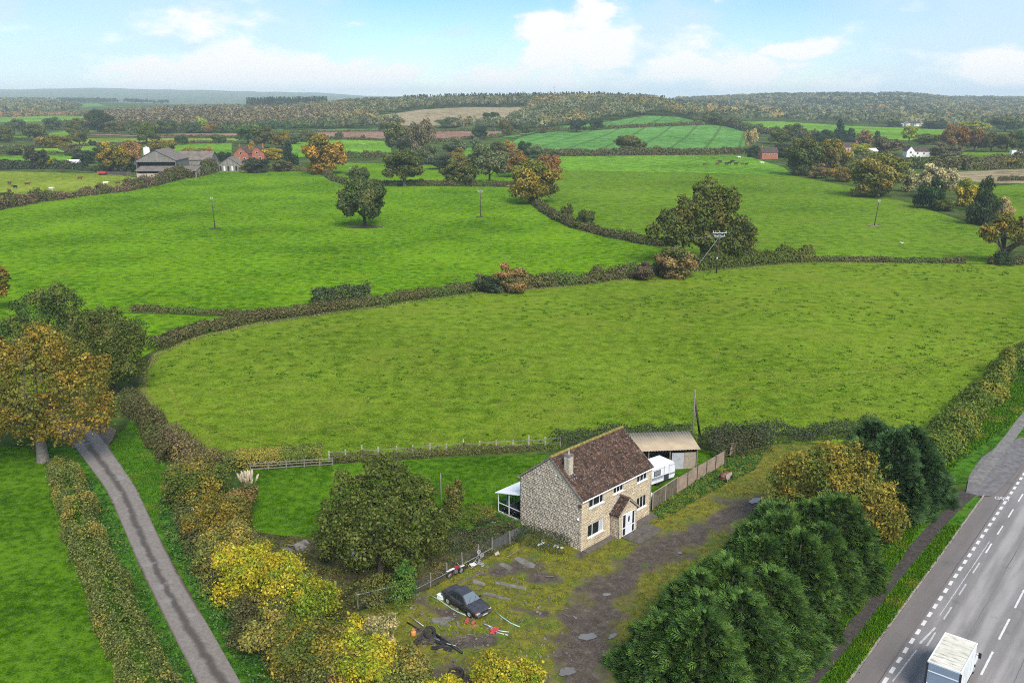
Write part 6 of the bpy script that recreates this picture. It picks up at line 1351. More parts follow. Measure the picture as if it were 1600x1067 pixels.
# porch
pc_ = (PX0+PX1)/2; PE, PR = 2.55, 3.72
mb = MB(); mb.prism([(PX0+.1, 0), (PX1-.1, 0), (PX1-.1, PE), (pc_, PR-.12), (PX0+.1, PE)], 'y', -PD+.1, .08); porch = mb.build('porch', mortar, house)
dh = [(PX0+.48, PX1-.38, .12, 2.36)]
ptop = lambda z: (PX0, PX1) if z < PE-.02 else ((PX0+(z-PE)*1.36/(PR-PE), PX1-(z-PE)*1.36/(PR-PE)) if z < PR-.12 else None)
stones('stonework', porch, lambda a, z, o: (a, -PD+.1-o*.9, z), 0, ptop, stone_f, [(dh[0][0], dh[0][1], -.2, 2.36)], 5)
stones('stonework', porch, lambda a, z, o: (PX0+.1-o*.9, a, z), 0, lambda z: (-PD+.02, -.02) if z < PE-.05 else None, stone_g, (), 6)
stones('stonework', porch, lambda a, z, o: (PX1-.1+o*.9, a, z), 0, lambda z: (-PD+.02, -.02) if z < PE-.05 else None, stone_g, (), 7)
psl = (PR-PE)/(pc_-PX0); pa = math.atan(psl); pca, psa = math.cos(pa), math.sin(pa); po2 = .2
mb = MB(); mb.prism([(PX0-po2, PE-po2*psl+.05), (pc_, PR+.05), (PX1+po2, PE-po2*psl+.05), (PX1+po2, PE-po2*psl-.04), (pc_, PR-.05), (PX0-po2, PE-po2*psl-.04)], 'y', -PD-.10, .06)
proof = mb.build('porch_roof', M_('roof_underlay', plain, (.06, .045, .04)), porch)
lsp = (pc_-PX0+po2)/pca
tile_slope('tiles', proof, (PX0-po2-.03, -.08, PE-po2*psl+.04), (0, -1, 0), (pca, 0, psa), (-psa, 0, pca), PD+.02, lsp, .3, .30, 8)
tile_slope('tiles', proof, (PX1+po2+.03, -PD-.10, PE-po2*psl+.04), (0, 1, 0), (-pca, 0, psa), (psa, 0, pca), PD+.02, lsp, .3, .30, 9)
mb = MB(); mb.prism([(pc_+.13*math.cos(a), PR+.05+.12*math.sin(a)) for a in [math.pi*k/6 for k in range(7)]], 'y', -PD-.1, -.03); mb.build('ridge_tile', M_('ridge_brown', plain, (.11, .065, .05), .9, .3, 5), proof)
mb = MB(); mb.bar((PX0-po2, -.05, PE-po2*psl+.10), (pc_, -.05, PR+.14), .16, .03, (0, 0, 1)); mb.bar((PX1+po2, -.05, PE-po2*psl+.10), (pc_, -.05, PR+.14), .16, .03, (0, 0, 1)); mb.build('flashing', slate_lead, proof)
mb = MB(); mb.bar((PX0-po2, -PD-.12, PE-po2*psl-.0), (pc_, -PD-.12, PR-.0), .03, .14); mb.bar((PX1+po2, -PD-.12, PE-po2*psl-.0), (pc_, -PD-.12, PR-.0), .03, .14); mb.build('bargeboard', M_('stone_verge', plain, (.33, .29, .23), .9, .2, 4), proof)
mb = MB(); mb.tube([(PX0-.12, -PD-.08, PE-.25), (PX0-.02, -PD-.03, PE-.4), (PX0-.02, -PD-.03, .1)], .035, 8); mb.build('downpipe', upvc, porch, smooth=True)
# door set
fy = -PD+.02; x0, x1 = dh[0][0], dh[0][1]; w_ = x1-x0; dx0, dx1 = x0+w_*.29, x0+w_*.75
mb = MB()
for a, b in ((x0, x0+.07), (dx0-.07, dx0), (dx1, dx1+.07), (x1-.07, x1)): mb.box(a, b, fy-.035, fy+.05, .14, 2.34)
mb.box(x0, x1, fy-.033, fy+.05, 2.27, 2.36); mb.box(x0, x1, fy-.05, fy+.05, .10, .17)
for a, b in ((x0+.07, dx0-.07), (dx1+.07, x1-.07)): mb.box(a, b, fy-.03, fy+.05, .88, .96)
ds = mb.build('door_frame', upvc, porch)
for a, b in ((x0+.07, dx0-.07), (dx1+.07, x1-.07)):
    for c, d in ((.17, .88), (.96, 2.27)): mb = MB(); mb.box(a, b, fy, fy+.02, c, d); mb.build('pane', pane, ds)
mb = MB(); mb.box(dx0, dx1, fy-.02, fy+.03, .17, 2.27)
for c, d in ((.3, .95),): mb.box(dx0+.14, dx1-.14, fy-.034, fy-.02, c, d)
door = mb.build('door', M_('white_door', plain, (.70, .71, .76), .4, .05, 2), porch)
mb = MB(); n = 14; ov_ = [((dx0+dx1)/2+.13*math.cos(a), fy-.024, 1.66+.34*math.sin(a)) for a in [2*math.pi*k/n for k in range(n)]]; mb.poly(ov_); mb.build('pane', pane, porch)
mb = MB(); mb.bar((dx1-.09, fy-.06, 1.12), (dx1-.20, fy-.06, 1.12), .03); mb.bar((dx1-.09, fy-.06, 1.12), (dx1-.09, fy-.02, 1.12), .03); mb.build('handle', galv, porch)
mb = MB(); mb.box((dx0+dx1)/2-.13, (dx0+dx1)/2+.13, fy-.038, fy-.021, 1.02, 1.08); mb.build('letter_slot', galv, porch)
# step, slab, plinth path (lie on the ground)
step = M_('step_concrete', plain, (.115, .10, .085), .9, .3, 3, dirt=(.06, .055, .03), dirt_amt=.6)
mb = MB(); mb.box(PX0+.35, PX1+.35, -PD-1.05, -PD-.06, 0.02, .20); o = mb.build('porch_step', step, None, C0, HA, bevel=.015); tag(o, 'dark concrete step in front of the white porch door', 'step')
mb = MB(); mb.box(PX0+.5, PX1+1.7, -PD-1.95, -PD-1.08, 0.02, .13); mb.box(PX1+.38, PX1+1.7, -PD-1.08, -PD+.3, .02, .13); o = mb.build('porch_slab', step, None, C0, HA, bevel=.015); tag(o, 'dark concrete slab around the porch step', 'paving')
mb = MB(); mb.box(.1, PX0-.05, -.75, -.06, .02, .115); mb.box(PX1+.05, HL, -.95, -.06, .02, .115); o = mb.build('house_path', step, None, C0, HA); o['kind'] = 'structure'
# ---------------------------------------------------------------- conservatory
cs = thing('conservatory', 'white framed glass conservatory on the back of the stone house', 'conservatory', C0, HA)
cx0, cx1, cy0, cy1, ce, cr = .25, 3.9, HD+.18, HD+3.3, 2.25, 3.0
gl2 = NT('conservatory_glass'); g_ = gl2.n('ShaderNodeBsdfGlass'); g_.inputs['Roughness'].default_value = .02; g_.inputs['IOR'].default_value = 1.02; g_.inputs['Color'].default_value = (.86, .92, .92, 1); gl2.l(g_.outputs[0], gl2.out.inputs[0])
mb = MB(); mb.box(cx0, cx1, cy0, cy1, 0.02, .22); mb.build('base', M_('base_brick', plain, (.42, .37, .32), .9, .2, 3), cs)
mb = MB()
for x in (cx0, cx1-.09):
    for y in (cy0, (cy0+cy1)/2, cy1-.09): zt = cr-(y-cy0)*(cr-ce)/(cy1-cy0); mb.box(x, x+.09, y, y+.09, .22, zt-.05)
for x in (cx0+1.2, cx0+2.4): mb.box(x, x+.09, cy1-.088, cy1-.002, .22, ce)
mb.build('frame_post', upvc, cs)
for z in (.24, 1.15):
    for x in (cx0, cx1-.09): mb = MB(); mb.box(x+.005, x+.085, cy0+.09, cy1-.09, z, z+.08); mb.build('rail', upvc, cs)
    mb = MB(); mb.box(cx0+.09, cx1-.09, cy1-.085, cy1-.005, z, z+.08); mb.build('rail', upvc, cs)
for x in (cx0+.04, cx1-.05):
    for y0, y1 in ((cy0+.09, (cy0+cy1)/2), ((cy0+cy1)/2+.09, cy1-.09)): mb = MB(); mb.box(x, x+.008, y0, y1, .32, ce-.05); mb.build('pane', gl2.m, cs)
for k in range(3): mb = MB(); mb.box(cx0+.1+k*1.2, cx0+1.19+k*1.2, cy1-.05, cy1-.042, .32, ce-.03); mb.build('pane', gl2.m, cs)
cang = math.atan2(cr-ce, cy1-cy0); nP = 6; wp = (cx1-cx0+.3)/nP
poly = M_('roof_sheet_white', plain, (.76, .76, .75), .35, .08, 1)
for k in range(nP):
    xa = cx0-.15+k*wp; mb = MB(); mb.prism([(cy0, cr), (cy1+.18, ce-.05), (cy1+.18, ce-.02), (cy0, cr+.03)], 'x', xa+.03, xa+wp-.03); mb.build('roof_panel', poly, cs)
for k in range(nP+1):
    xa = cx0-.15+k*wp; mb = MB(); mb.prism([(cy0, cr-.02), (cy1+.2, ce-.07), (cy1+.2, ce+.01), (cy0, cr+.06)], 'x', xa-.028, xa+.028); mb.build('glazing_bar', upvc, cs)
mb = MB(); mb.box(cx0-.15, cx1+.15, cy1+.16, cy1+.27, ce-.13, ce-.03); mb.build('gutter', upvc, cs)
mb = MB(); mb.box(cx0+1.2, cx0+1.9, cy0+.8, cy0+1.5, .22, .70); mb.box(cx0+1.2, cx0+1.32, cy0+.8, cy0+1.5, .7, 1.2); tag(mb.build('armchair', M_('dark_fabric', plain, (.05, .045, .05), .9, .2, 4), None, C0, HA), 'dark chair inside the conservatory', 'chair')
# ---------------------------------------------------------------- shed with tan roof
tan = M_('tan_sheet', plain, (.38, .30, .20), .8, .15, .8, dirt=(.29, .24, .18), dirt_amt=.6)
shed = thing('open_shed', 'open fronted shed with a tan corrugated roof behind the caravan', 'shed', (12.6, 90.9, 0), math.radians(5.5))
SW, SD = 8.0, 4.0; V = []; Q = []; nn_ = 130
for i in range(nn_+1):
    x = -.2+(SW+.4)*i/nn_; zz_ = .032*math.cos(x/.32*2*math.pi)
    V += [(x, -.35, 2.55+zz_), (x, SD+.2, 2.95+zz_)]
for i in range(nn_): Q.append((2*i, 2*i+2, 2*i+3, 2*i+1))
o = link('roof', np_mesh('roof', np.array(V), np.array(Q), {'rnd': [.5]*nn_}), tan, shed); m = o.modifiers.new('s', 'SOLIDIFY'); m.thickness = .02
mb = MB(); mb.box(0, SW, SD-.15, SD, 0, 2.8); mb.build('back_wall', M_('shed_block', plain, (.24, .21, .18), .9, .3, 2), shed)
for x in (0, SW-.15): mb = MB(); mb.box(x, x+.15, 0, SD-.15, 0, 2.55); mb.build('end_wall', M_('shed_block', plain, ()), shed)
mb = MB(); mb.box(SW-1.5, SW-.15, 0, .15, 0, 2.05); mb.build('front_wall', M_('block_wall_tan', plain, (.30, .25, .19), .9, .3, 4, bump=.02), shed)
mb = MB(); mb.box(SW-2.9, SW-1.52, .02, .08, .05, 2.05); mb.build('door', M_('grey_sheet', plain, (.36, .37, .39), .7, .2, 2), shed)
for x in (.05, 2.4, 4.8, SW-.14): mb = MB(); mb.box(x, x+.1, -.12, -.02, 0, 2.5); mb.build('post', polegrey, shed)
mb = MB(); mb.box(0, SW, -.1, 0, 2.38, 2.5); mb.build('beam', polewood, shed)
# ---------------------------------------------------------------- caravan
cdir = Vector((.80, .60, 0)); cv = thing('caravan', 'white touring caravan with grey stripes behind the fence', 'caravan', Vector((17.55, 88.55, 0))-cdir*5.0, math.atan2(.6, .8))
cvw = M_('caravan_white', plain, (.72, .74, .77), .45, .08, 1.2, dirt=(.40, .41, .40), dirt_amt=.5); cvg = M_('caravan_grey', plain, (.22, .24, .28), .5, .1, 2); cvr = M_('caravan_roof', plain, (.78, .79, .80), .6, .08, 1.5, dirt=(.45, .45, .42), dirt_amt=.5)
CLn, CWd = 5.0, 2.05
prof = [(.18, .5), (.02, .8), (0, 1.3), (.12, 2.1), (.35, 2.42), (4.6, 2.42), (4.86, 2.2), (4.98, 1.5), (5.0, .8), (4.85, .5)]
mb = MB(); mb.prism(prof, 'y', 0, CWd); mb.build('body', cvw, cv, bevel=.06)
mb = MB(); mb.box(.4, 4.55, .06, CWd-.06, 2.4, 2.46); mb.build('roof', cvr, cv, bevel=.02)
for x, y, l in ((1.2, 1.2, .7), (2.9, .9, .5), (3.7, 1.3, .35)): mb = MB(); mb.box(x, x+l, y-.25, y+.25, 2.461, 2.55, taper=.05); mb.build('roof_vent', cvr, cv)
for a, b, c, d, m_ in ((.02, 3.2, .98, 1.22, cvg), (4.1, 4.99, .98, 1.16, cvg), (.1, 4.9, 2.02, 2.06, cvg), (.05, 3.2, .88, .93, cvg)): mb = MB(); mb.box(a, b, -.012, .0, c, d); mb.build('stripe', m_, cv)
for a, b in ((.35, 1.15), (1.75, 2.75)):
    mb = MB(); mb.box(a, b, -.025, -.001, 1.32, 1.95); wf = mb.build('window', M_('dark_rubber', plain, (.04, .04, .045), .6), cv, bevel=.02); mb = MB(); mb.box(a+.07, b-.07, -.032, -.026, 1.39, 1.88); mb.build('pane', M_('hazy_glass', plain, (.20, .21, .22), .2, .2, 3, spec=.5), wf)
mb = MB(); mb.box(3.3, 3.98, -.03, -.001, 1.2, 2.15); mb.build('door', cvw, cv, bevel=.03)
mb = MB(); mb.box(3.3, 3.98, -.03, -.001, .55, 1.18); mb.build('lower_door', M_('dark_opening', plain, (.045, .05, .06), .6), cv)
mb = MB(); mb.box(3.24, 3.29, -.02, -.002, .55, 2.2); mb.box(3.99, 4.04, -.02, -.002, .55, 2.2); mb.build('door_trim', cvg, cv)
mb = MB(); mb.box(4.98, 5.03, .35, CWd-.35, 1.35, 2.0); mb.build('end_window', pane, cv)
for y in (.12, CWd-.12): mb = MB(); mb.lathe([(.1, -.09), (.31, -.09), (.33, 0), (.31, .09), (.1, .09)], 18, Matrix.Translation((2.5, y, .33)) @ Matrix.Rotation(math.pi/2, 4, 'X')); mb.build('wheel', rub, cv)
mb = MB(); mb.bar((5.0, CWd/2, .5), (6.1, CWd/2, .5), .09); mb.build('drawbar', galv, cv)
bx = thing('gas_locker', 'small white box standing between the caravan and the timber fence', 'box', HP(HL+1.5, 1.25), HA)
mb = MB(); mb.box(0, 1.3, 0, .7, .05, .75); mb.build('body', cvw, bx, bevel=.03); mb = MB(); mb.box(-.03, 1.33, -.03, .73, .75, .82); mb.build('lid', cvr, bx, bevel=.03)
# ---------------------------------------------------------------- fences by the house
fb = [G(1018.4, 796), G(1057.8, 769.7)]
tf = thing('timber_fence', 'weathered vertical board fence beside the house', 'fence', fb[0], math.atan2((fb[1]-fb[0]).y, (fb[1]-fb[0]).x))
FLn = (fb[1]-fb[0]).length; brd = M_('grey_timber', plain, (.14, .12, .085), .95, .4, 3, dirt=(.07, .075, .03), dirt_amt=.5, bump=.01, world=True)
nb_ = int(FLn/.135)
for i in range(nb_):
    h = 1.72+random.uniform(-.03, .03); mb = MB(); mb.box(i*.135+.006, i*.135+.127, -.012, .012, .05, h); mb.build('board', brd, tf)
mb = MB(); mb.box(0, FLn, -.03, .04, 1.74, 1.79); mb.build('capping_rail', M_('pale_timber', plain, (.36, .31, .22), .9, .2, 3), tf)
for x in (.02, FLn/2, FLn-.1): mb = MB(); mb.box(x, x+.1, -.07, -.014, 0, 1.78); mb.build('post', M_('pale_timber', plain, ()), tf)
for z in (.4, 1.4): mb = MB(); mb.box(0, FLn, .013, .06, z, z+.09); mb.build('rail', brd, tf)
cfp = [G(1057.8, 769.7), G(1131, 726)]; cfd = cfp[1]-cfp[0]; CFL = cfd.length; nbay = 5
cf = thing('concrete_fence', 'pinkish concrete panel fence running back from the timber fence', 'fence', cfp[0], math.atan2(cfd.y, cfd.x)); pnk = M_('pink_concrete', plain, (.30, .225, .17), .92, .22, 1.6, dirt=(.17, .15, .11), dirt_amt=.6, bump=.01, world=True); dkp = M_('dark_post', plain, (.10, .085, .07), .9, .3, 3)
bl = CFL/nbay
for i in range(nbay+1): mb = MB(); mb.box(i*bl-.06, i*bl+.06, -.07, .07, 0, 1.78); mb.build('post', dkp, cf)
for i in range(nbay):
    for k in range(5):
        mb = MB(); z0 = .02+k*.335; mb.box(i*bl+.065, (i+1)*bl-.065, -.025+random.uniform(-.006, .006), .025, z0, z0+.325); mb.build('panel', pnk, cf, bevel=.012)
p = G(1143, 713); mb = MB(); mb.box(-.7, .75, -.03, .03, 0, 1.5, Matrix.Rotation(.32, 4, 'Y')); mb.box(-.75, .7, -.045, -.031, .5, .62, Matrix.Rotation(.32, 4, 'Y')); o = mb.build('fence_panel', pnk, None, p+Vector((0, 0, .1)), math.radians(55)); tag(o, 'leaning broken fence panel past the end of the concrete fence', 'fence panel')
# post and wire fence along the field
pw = thing('field_fence', 'long pale post and rail fence between the olive field and the garden', 'fence', G(515, 721)); o0 = G(515, 721)
postp = [(515, 721), (541, 719.5), (567, 718), (592, 716.5), (620, 714.5), (646, 713), (672, 711), (698, 709), (724, 707), (749, 706), (776, 704), (801, 702.5), (826, 701), (852, 699.5), (875, 698)]
wp_ = [G(*p)-o0 for p in postp]
for i, p in enumerate(wp_):
    h = 1.35+random.uniform(-.12, .12)+(.4 if i in (2, 8, 12) else 0); mb = MB(); mb.bar(p, p+Vector((random.uniform(-.06, .06), 0, h)), .13 if i % 3 else .16); mb.build('post', M_('pale_post', plain, (.36, .33, .28), .9, .25, 4), pw)
for z in (.65, 1.12):
    for a, b in zip(wp_[:-1], wp_[1:]): mb = MB(); mb.bar(a+Vector((0, -.09, z+random.uniform(-.04, .04))), b+Vector((0, -.09, z+random.uniform(-.04, .04))), .035, .075); mb.build('rail', polegrey, pw)
pr = thing('post_and_rail_fence', 'dark post and rail fence in front of the clipped garden hedge', 'fence', G(392, 737)); o0 = G(392, 737)
rp = [G(*p)-o0 for p in ((392, 737), (420, 735.5), (448, 733.5), (476, 731.5), (500, 730), (520, 728.5))]
for p in rp: mb = MB(); mb.bar(p, p+Vector((0, 0, 1.1)), .11); mb.build('post', polegrey, pr)
for z in (.35, .7, 1.0):
    for a, b in zip(rp[:-1], rp[1:]): mb = MB(); mb.bar(a+Vector((0, -.07, z)), b+Vector((0, -.07, z)), .04, .09); mb.build('rail', polegrey, pr)
# chain link fence of the yard
clf = thing('chain_link_fence', 'sagging chain link fence with thin concrete posts along the yard', 'fence', G(560, 952)); o0 = G(560, 952)
cp = [G(*p)-o0 for p in ((560, 952), (590, 945), (619, 938), (647, 930), (673, 919), (699, 902), (722.5, 886), (747.5, 873), (769, 862), (797, 851))]
for i, p in enumerate(cp): mb = MB(); mb.bar(p, p+Vector((random.uniform(-.05, .05), random.uniform(-.05, .05), 1.45)), .09); mb.build('post', M_('thin_concrete', plain, (.22, .20, .17), .9, .25, 4), clf)
mb = MB(); mb.tube([cp[3]+Vector((0, -.1, .55)), cp[5]+Vector((0, -.1, .5)), cp[8]+Vector((0, -.1, .45))], .028, 6); mb.build('pipe_rail', M_('dull_pipe', plain, (.27, .28, .28), .6, .2, 3), clf)
mb = MB(); mb.tube([cp[0]+Vector((0, -.05, 1.4)), cp[2]+Vector((0, -.05, 1.4))], .035, 6); mb.build('pipe_rail', M_('dull_pipe', plain, (.27, .28, .28), .6, .2, 3), clf)
V = []; Q = []
for a, b in zip(cp[:-1], cp[1:]):
    d = b-a; n = int(d.length/.11); nv = Vector((-d.y, d.x, 0)).normalized()*.004
    for k in range(-12, n):
        for sg in (1, -1):
            t0, t1 = k/n, (k+12)/n; z0, z1 = 0.0, 1.32
            if sg < 0: z0, z1 = z1, z0
            # clip to the bay
            lo_, hi_ = max(t0, 0), min(t1, 1); za = z0+(z1-z0)*(lo_-t0)/(t1-t0); zb = z0+(z1-z0)*(hi_-t0)/(t1-t0)
            pa_, pb_ = a+d*lo_+Vector((0, 0, za+.04)), a+d*hi_+Vector((0, 0, zb+.04)); o = len(V); up_ = Vector((0, 0, .006))
            V += [pa_-up_, pa_+up_, pb_+up_, pb_-up_]; Q.append((o, o+1, o+2, o+3))
o = link('chain_mesh', np_mesh('chain_mesh', np.array([tuple(v) for v in V]), np.array(Q), {'rnd': [.5]*len(Q)}), M_('mesh_wire', plain, (.10, .105, .10), .6, .2, 3), clf); o['kind'] = 'stuff'
# poles by the house
np_ = pole('near grey wooden pole behind the tan roofed shed', G(1081, 694), 6.9, .12, (.05, 0), mat=polegrey)
mb = MB(); a = G(1081, 694)+Vector((.08, .1, 5.7)); b = G(1094, 680)+Vector((0, 0, -.2)); mb.tube([b, a], [.15, .11], 8); tag(mb.build('pole_strut', polewood, smooth=True), 'dark slanting strut leaning on the near grey pole', 'strut')
pole('thin grey pole standing in the lawn behind the dark tree', G(690, 806), 4.6, .055, mat=polegrey)
pole('short dark stake at the foot of the stone gable, the nearer one', HP(-.45, 5.4), 1.5, .04); pole('short dark stake at the foot of the stone gable, the farther one', HP(-.45, 6.6), 1.0, .035)
# ================================================================ the parked car
cgp = [G(757, 966), G(701, 932)]; cdv = cgp[0]-cgp[1]; car_c = (cgp[0]+cgp[1])/2
car = thing('parked_car', 'old dark grey saloon car parked on the moss of the yard', 'car', (car_c.x, car_c.y, .06), math.atan2(cdv.y, cdv.x))
cpaint = NT('dusty_dark_paint'); n_ = cpaint.noise(cpaint.obj(), 2.2, 5, .6); gy = cpaint.n('ShaderNodeNewGeometry'); 
cpaint.principled(cpaint.ramp(n_, [(.35, (.035, .036, .042)), (.6, (.06, .058, .066)), (.75, (.10, .09, .095))]), .38, .25, .5, None)
dpl = M_('black_plastic', plain, (.018, .018, .02), .6, .2, 4); cgl = glass('car_glass', (.02, .025, .03), .05); scr = glass('windscreen_glass', (.13, .16, .18), .12)
def loft(sts, n_sec, close=True):
    """sts: list of rings (lists of points)"""
    V = []; Fs = []; m = len(sts[0])
    for r in sts: V += r
    for i in range(len(sts)-1):
        for k in range(m-1): Fs.append((i*m+k, i*m+k+1, (i+1)*m+k+1, (i+1)*m+k))
    if close: Fs.append(tuple(range(m))[::-1]); Fs.append(tuple((len(sts)-1)*m+k for k in range(m)))
    return V, Fs
def ring_half(x, w, zb, zt, crown=.025): 
    pts = [(w*.86, zb), (w*.97, zb+.10), (w, zb+(zt-zb)*.5), (w*.985, zt-.10), (w*.93, zt-.02), (w*.6, zt+crown*.7), (0, zt+crown)]
    full = [(x, y, z) for y, z in pts]+[(x, -y, z) for y, z in pts[-2::-1]]
    return full
ST = [(2.20, .70, .34, .60), (2.14, .78, .26, .66), (1.95, .82, .22, .71), (1.4, .84, .20, .79), (.92, .84, .20, .86), (.3, .845, .19, .88), (-.6, .845, .19, .90), (-1.25, .84, .20, .92), (-1.7, .83, .22, .93), (-2.08, .79, .26, .92), (-2.18, .72, .36, .86)]
mb = MB(); V, Fs = loft([ring_half(*s) for s in ST], 0); mb.add(V, Fs); mb.build('body', cpaint.m, car, smooth=True)
# cabin: base ring and roof ring
def cab(x0, x1, xr0, xr1, wb, wt, zb, zt):
    return [(x0, wb, zb), (x0, -wb, zb), (x1, -wb, zb), (x1, wb, zb), (xr0, wt, zt), (xr0, -wt, zt), (xr1, -wt, zt), (xr1, wt, zt)]
cb = [Vector(p) for p in cab(.95, -1.62, .22, -.92, .77, .58, .87, 1.37)]
mb = MB(); mb.add(cb, [(0, 1, 5, 4), (1, 2, 6, 5), (2, 3, 7, 6), (3, 0, 4, 7), (4, 5, 6, 7)]); o = mb.build('cabin', cpaint.m, car, bevel=.05)
mb = MB(); mb.box(-.90, .20, -.55, .55, 1.372, 1.392, taper=.03); mb.build('roof_panel', cpaint.m, car, bevel=.01)
def glass_quad(name, a, b, c, d, ins, mat, off):
    P = [a, b, c, d]; ctr = sum(P, Vector())/4; n = (b-a).cross(d-a).normalized()
    if n.dot(ctr-Vector((-.3, 0, 1.0))) < 0: n = -n
    P = [ctr+(p-ctr)*ins+n*off for p in P]; mb = MB(); mb.add([*P, *[p-n*.012 for p in P]], [(0, 1, 2, 3), (0, 1, 5, 4), (1, 2, 6, 5), (2, 3, 7, 6), (3, 0, 4, 7)]); return mb.build(name, mat, car)
glass_quad('windscreen', cb[0], cb[1], cb[5], cb[4], .90, scr, .012)
glass_quad('rear_window', cb[2], cb[3], cb[7], cb[6], .86, cgl, .012)
for s, (i0, i1, i2, i3) in ((1, (0, 3, 7, 4)), (-1, (1, 2, 6, 5))):
    A, B, C_, D_ = cb[i0], cb[i1], cb[i2], cb[i3]
    for f0, f1 in ((.09, .47), (.51, .80)):
        a = A.lerp(B, f0); b = A.lerp(B, f1); c = D_.lerp(C_, f1); d = D_.lerp(C_, max(f0, .02)); glass_quad('side_window', a.lerp(d, .08), b.lerp(c, .08), b.lerp(c, .9), a.lerp(d, .9), .97, cgl, .014)
for sx_ in (1.33, -1.32):
    for sy in (.76, -.76):
        Mx = Matrix.Translation((sx_, sy, .30)) @ Matrix.Rotation(math.pi/2, 4, 'X'); mb = MB(); mb.lathe([(.19, -.09), (.28, -.09), (.30, -.05), (.30, .05), (.28, .09), (.19, .09)], 20, Mx); w = mb.build('wheel', rub, car, smooth=True)
        mb = MB(); mb.lathe([(.02, .075), (.10, .085), (.17, .06), (.195, .088)], 16, Mx @ Matrix.Rotation(math.pi if sy > 0 else 0, 4, 'X') ); mb.build('rim', galv, w, smooth=True)
        mb = MB(); mb.lathe([(.335, -.02), (.36, 0), (.335, .02)], 20, Matrix.Translation((sx_, sy*1.095, .31)) @ Matrix.Rotation(math.pi/2, 4, 'X')); mb.build('wheel_arch', dpl, car)
mb = MB(); mb.box(2.08, 2.30, -.76, .76, .30, .47); mb.build('bumper', M_('grey_plastic', plain, (.07, .07, .075), .6, .2, 3), car, bevel=.04)
mb = MB(); mb.box(-2.28, -2.08, -.76, .76, .34, .52); mb.build('bumper', M_('grey_plastic', plain, ()), car, bevel=.04)
mb = MB(); mb.box(2.13, 2.215, -.36, .36, .50, .62); mb.build('grille', dpl, car)
for s in (1, -1):
    mb = MB(); mb.box(2.06, 2.20, s*.56-.17, s*.56+.17, .50, .63); mb.build('headlight', M_('lamp_glass', plain, (.52, .54, .55), .15, .1, 4, spec=.6), car, bevel=.02)
    mb = MB(); mb.box(1.98, 2.15, s*.755-.035, s*.755+.035, .50, .62); mb.build('indicator', M_('amber_lens', plain, (.65, .28, .05), .2, .1, 4), car)
    mb = MB(); mb.box(-2.20, -2.10, s*.60-.16, s*.60+.16, .62, .80); mb.build('tail_light', M_('red_lens', plain, (.30, .02, .02), .2, .1, 4), car)
    mb = MB(); mb.box(.66, .80, s*.80, s*.80+s*.17, .90, 1.01); mb.build('mirror', dpl, car, bevel=.02)
    mb = MB(); mb.box(-1.9, 1.95, s*.835-.012, s*.835+.022*s+.012, .52, .57); mb.build('side_strip', dpl, car)
mb = MB(); mb.box(2.30, 2.31, -.26, .26, .33, .43); mb.build('number_plate', M_('plate_white', plain, (.6, .6, .56), .5), car)
mb = MB(); mb.bar((.93, -.55, .895), (.62, -.05, 1.11), .02); mb.bar((.93, .1, .895), (.64, .5, 1.10), .02); mb.build('wiper', dpl, car)
# ================================================================ the box van on the road
van = thing('box_van', 'white box van with a dirty roof and blue grey back driving up the road', 'van', (29.15, 52.0, .05), RZ)
vw = M_('van_white', plain, (.70, .71, .72), .5, .06, 1.0, dirt=(.42, .42, .41), dirt_amt=.4); vb = M_('van_blue_grey', plain, (.20, .26, .33), .4, .12, 1.2)
vr = NT('dirty_van_roof'); p = vr.obj(); mpv = vr.n('ShaderNodeMapping'); mpv.inputs['Scale'].default_value = (.55, 3.2, 1); vr.l(p, mpv.inputs[0])
c_ = vr.ramp(vr.noise(p, 1.2, 5, .6), [(.3, (.50, .47, .38)), (.7, (.66, .63, .54))]); c_ = vr.mix(vr.ss(vr.noise(mpv.outputs[0], 1.4, 6, .65), .5, .68, 0, .8), c_, (.17, .16, .11)); vr.principled(c_, .8, 0.0, .2)
W2, LB, HB = 1.06, 4.35, 2.9
mb = MB(); mb.box(-W2, W2, .04, LB, .62, HB-.06); mb.build('box_body', vw, van, bevel=.03)
mb = MB(); mb.box(-W2+.05, W2-.05, .06, LB-.04, HB-.06, HB-.01); mb.build('roof', vr.m, van)
for a in ((-W2-.02, -W2+.07, .0, LB+.02), (W2-.07, W2+.02, .0, LB+.02)): mb = MB(); mb.box(*a, HB-.12, HB+.02); mb.build('roof_rail', vw, van, bevel=.02)
for a in ((-W2+.07, W2-.07, .0, .08), (-W2+.07, W2-.07, LB-.06, LB+.02)): mb = MB(); mb.box(*a, HB-.118, HB+.018); mb.build('roof_rail', vw, van, bevel=.02)
for i in range(7): mb = MB(); y = .55+i*.53; mb.box(-W2+.08, W2-.08, y, y+.03, HB-.011, HB+.006); mb.build('roof_rib', vr.m, van)
mb = MB(); mb.box(-W2+.09, W2-.09, -.02, .035, .75, HB-.14); rd = mb.build('rear_door', vb, van)
for z in (1.2, 2.18): mb = MB(); mb.box(-W2+.09, W2-.09, -.05, -.021, z, z+.07); mb.build('door_bar', vw, rd)
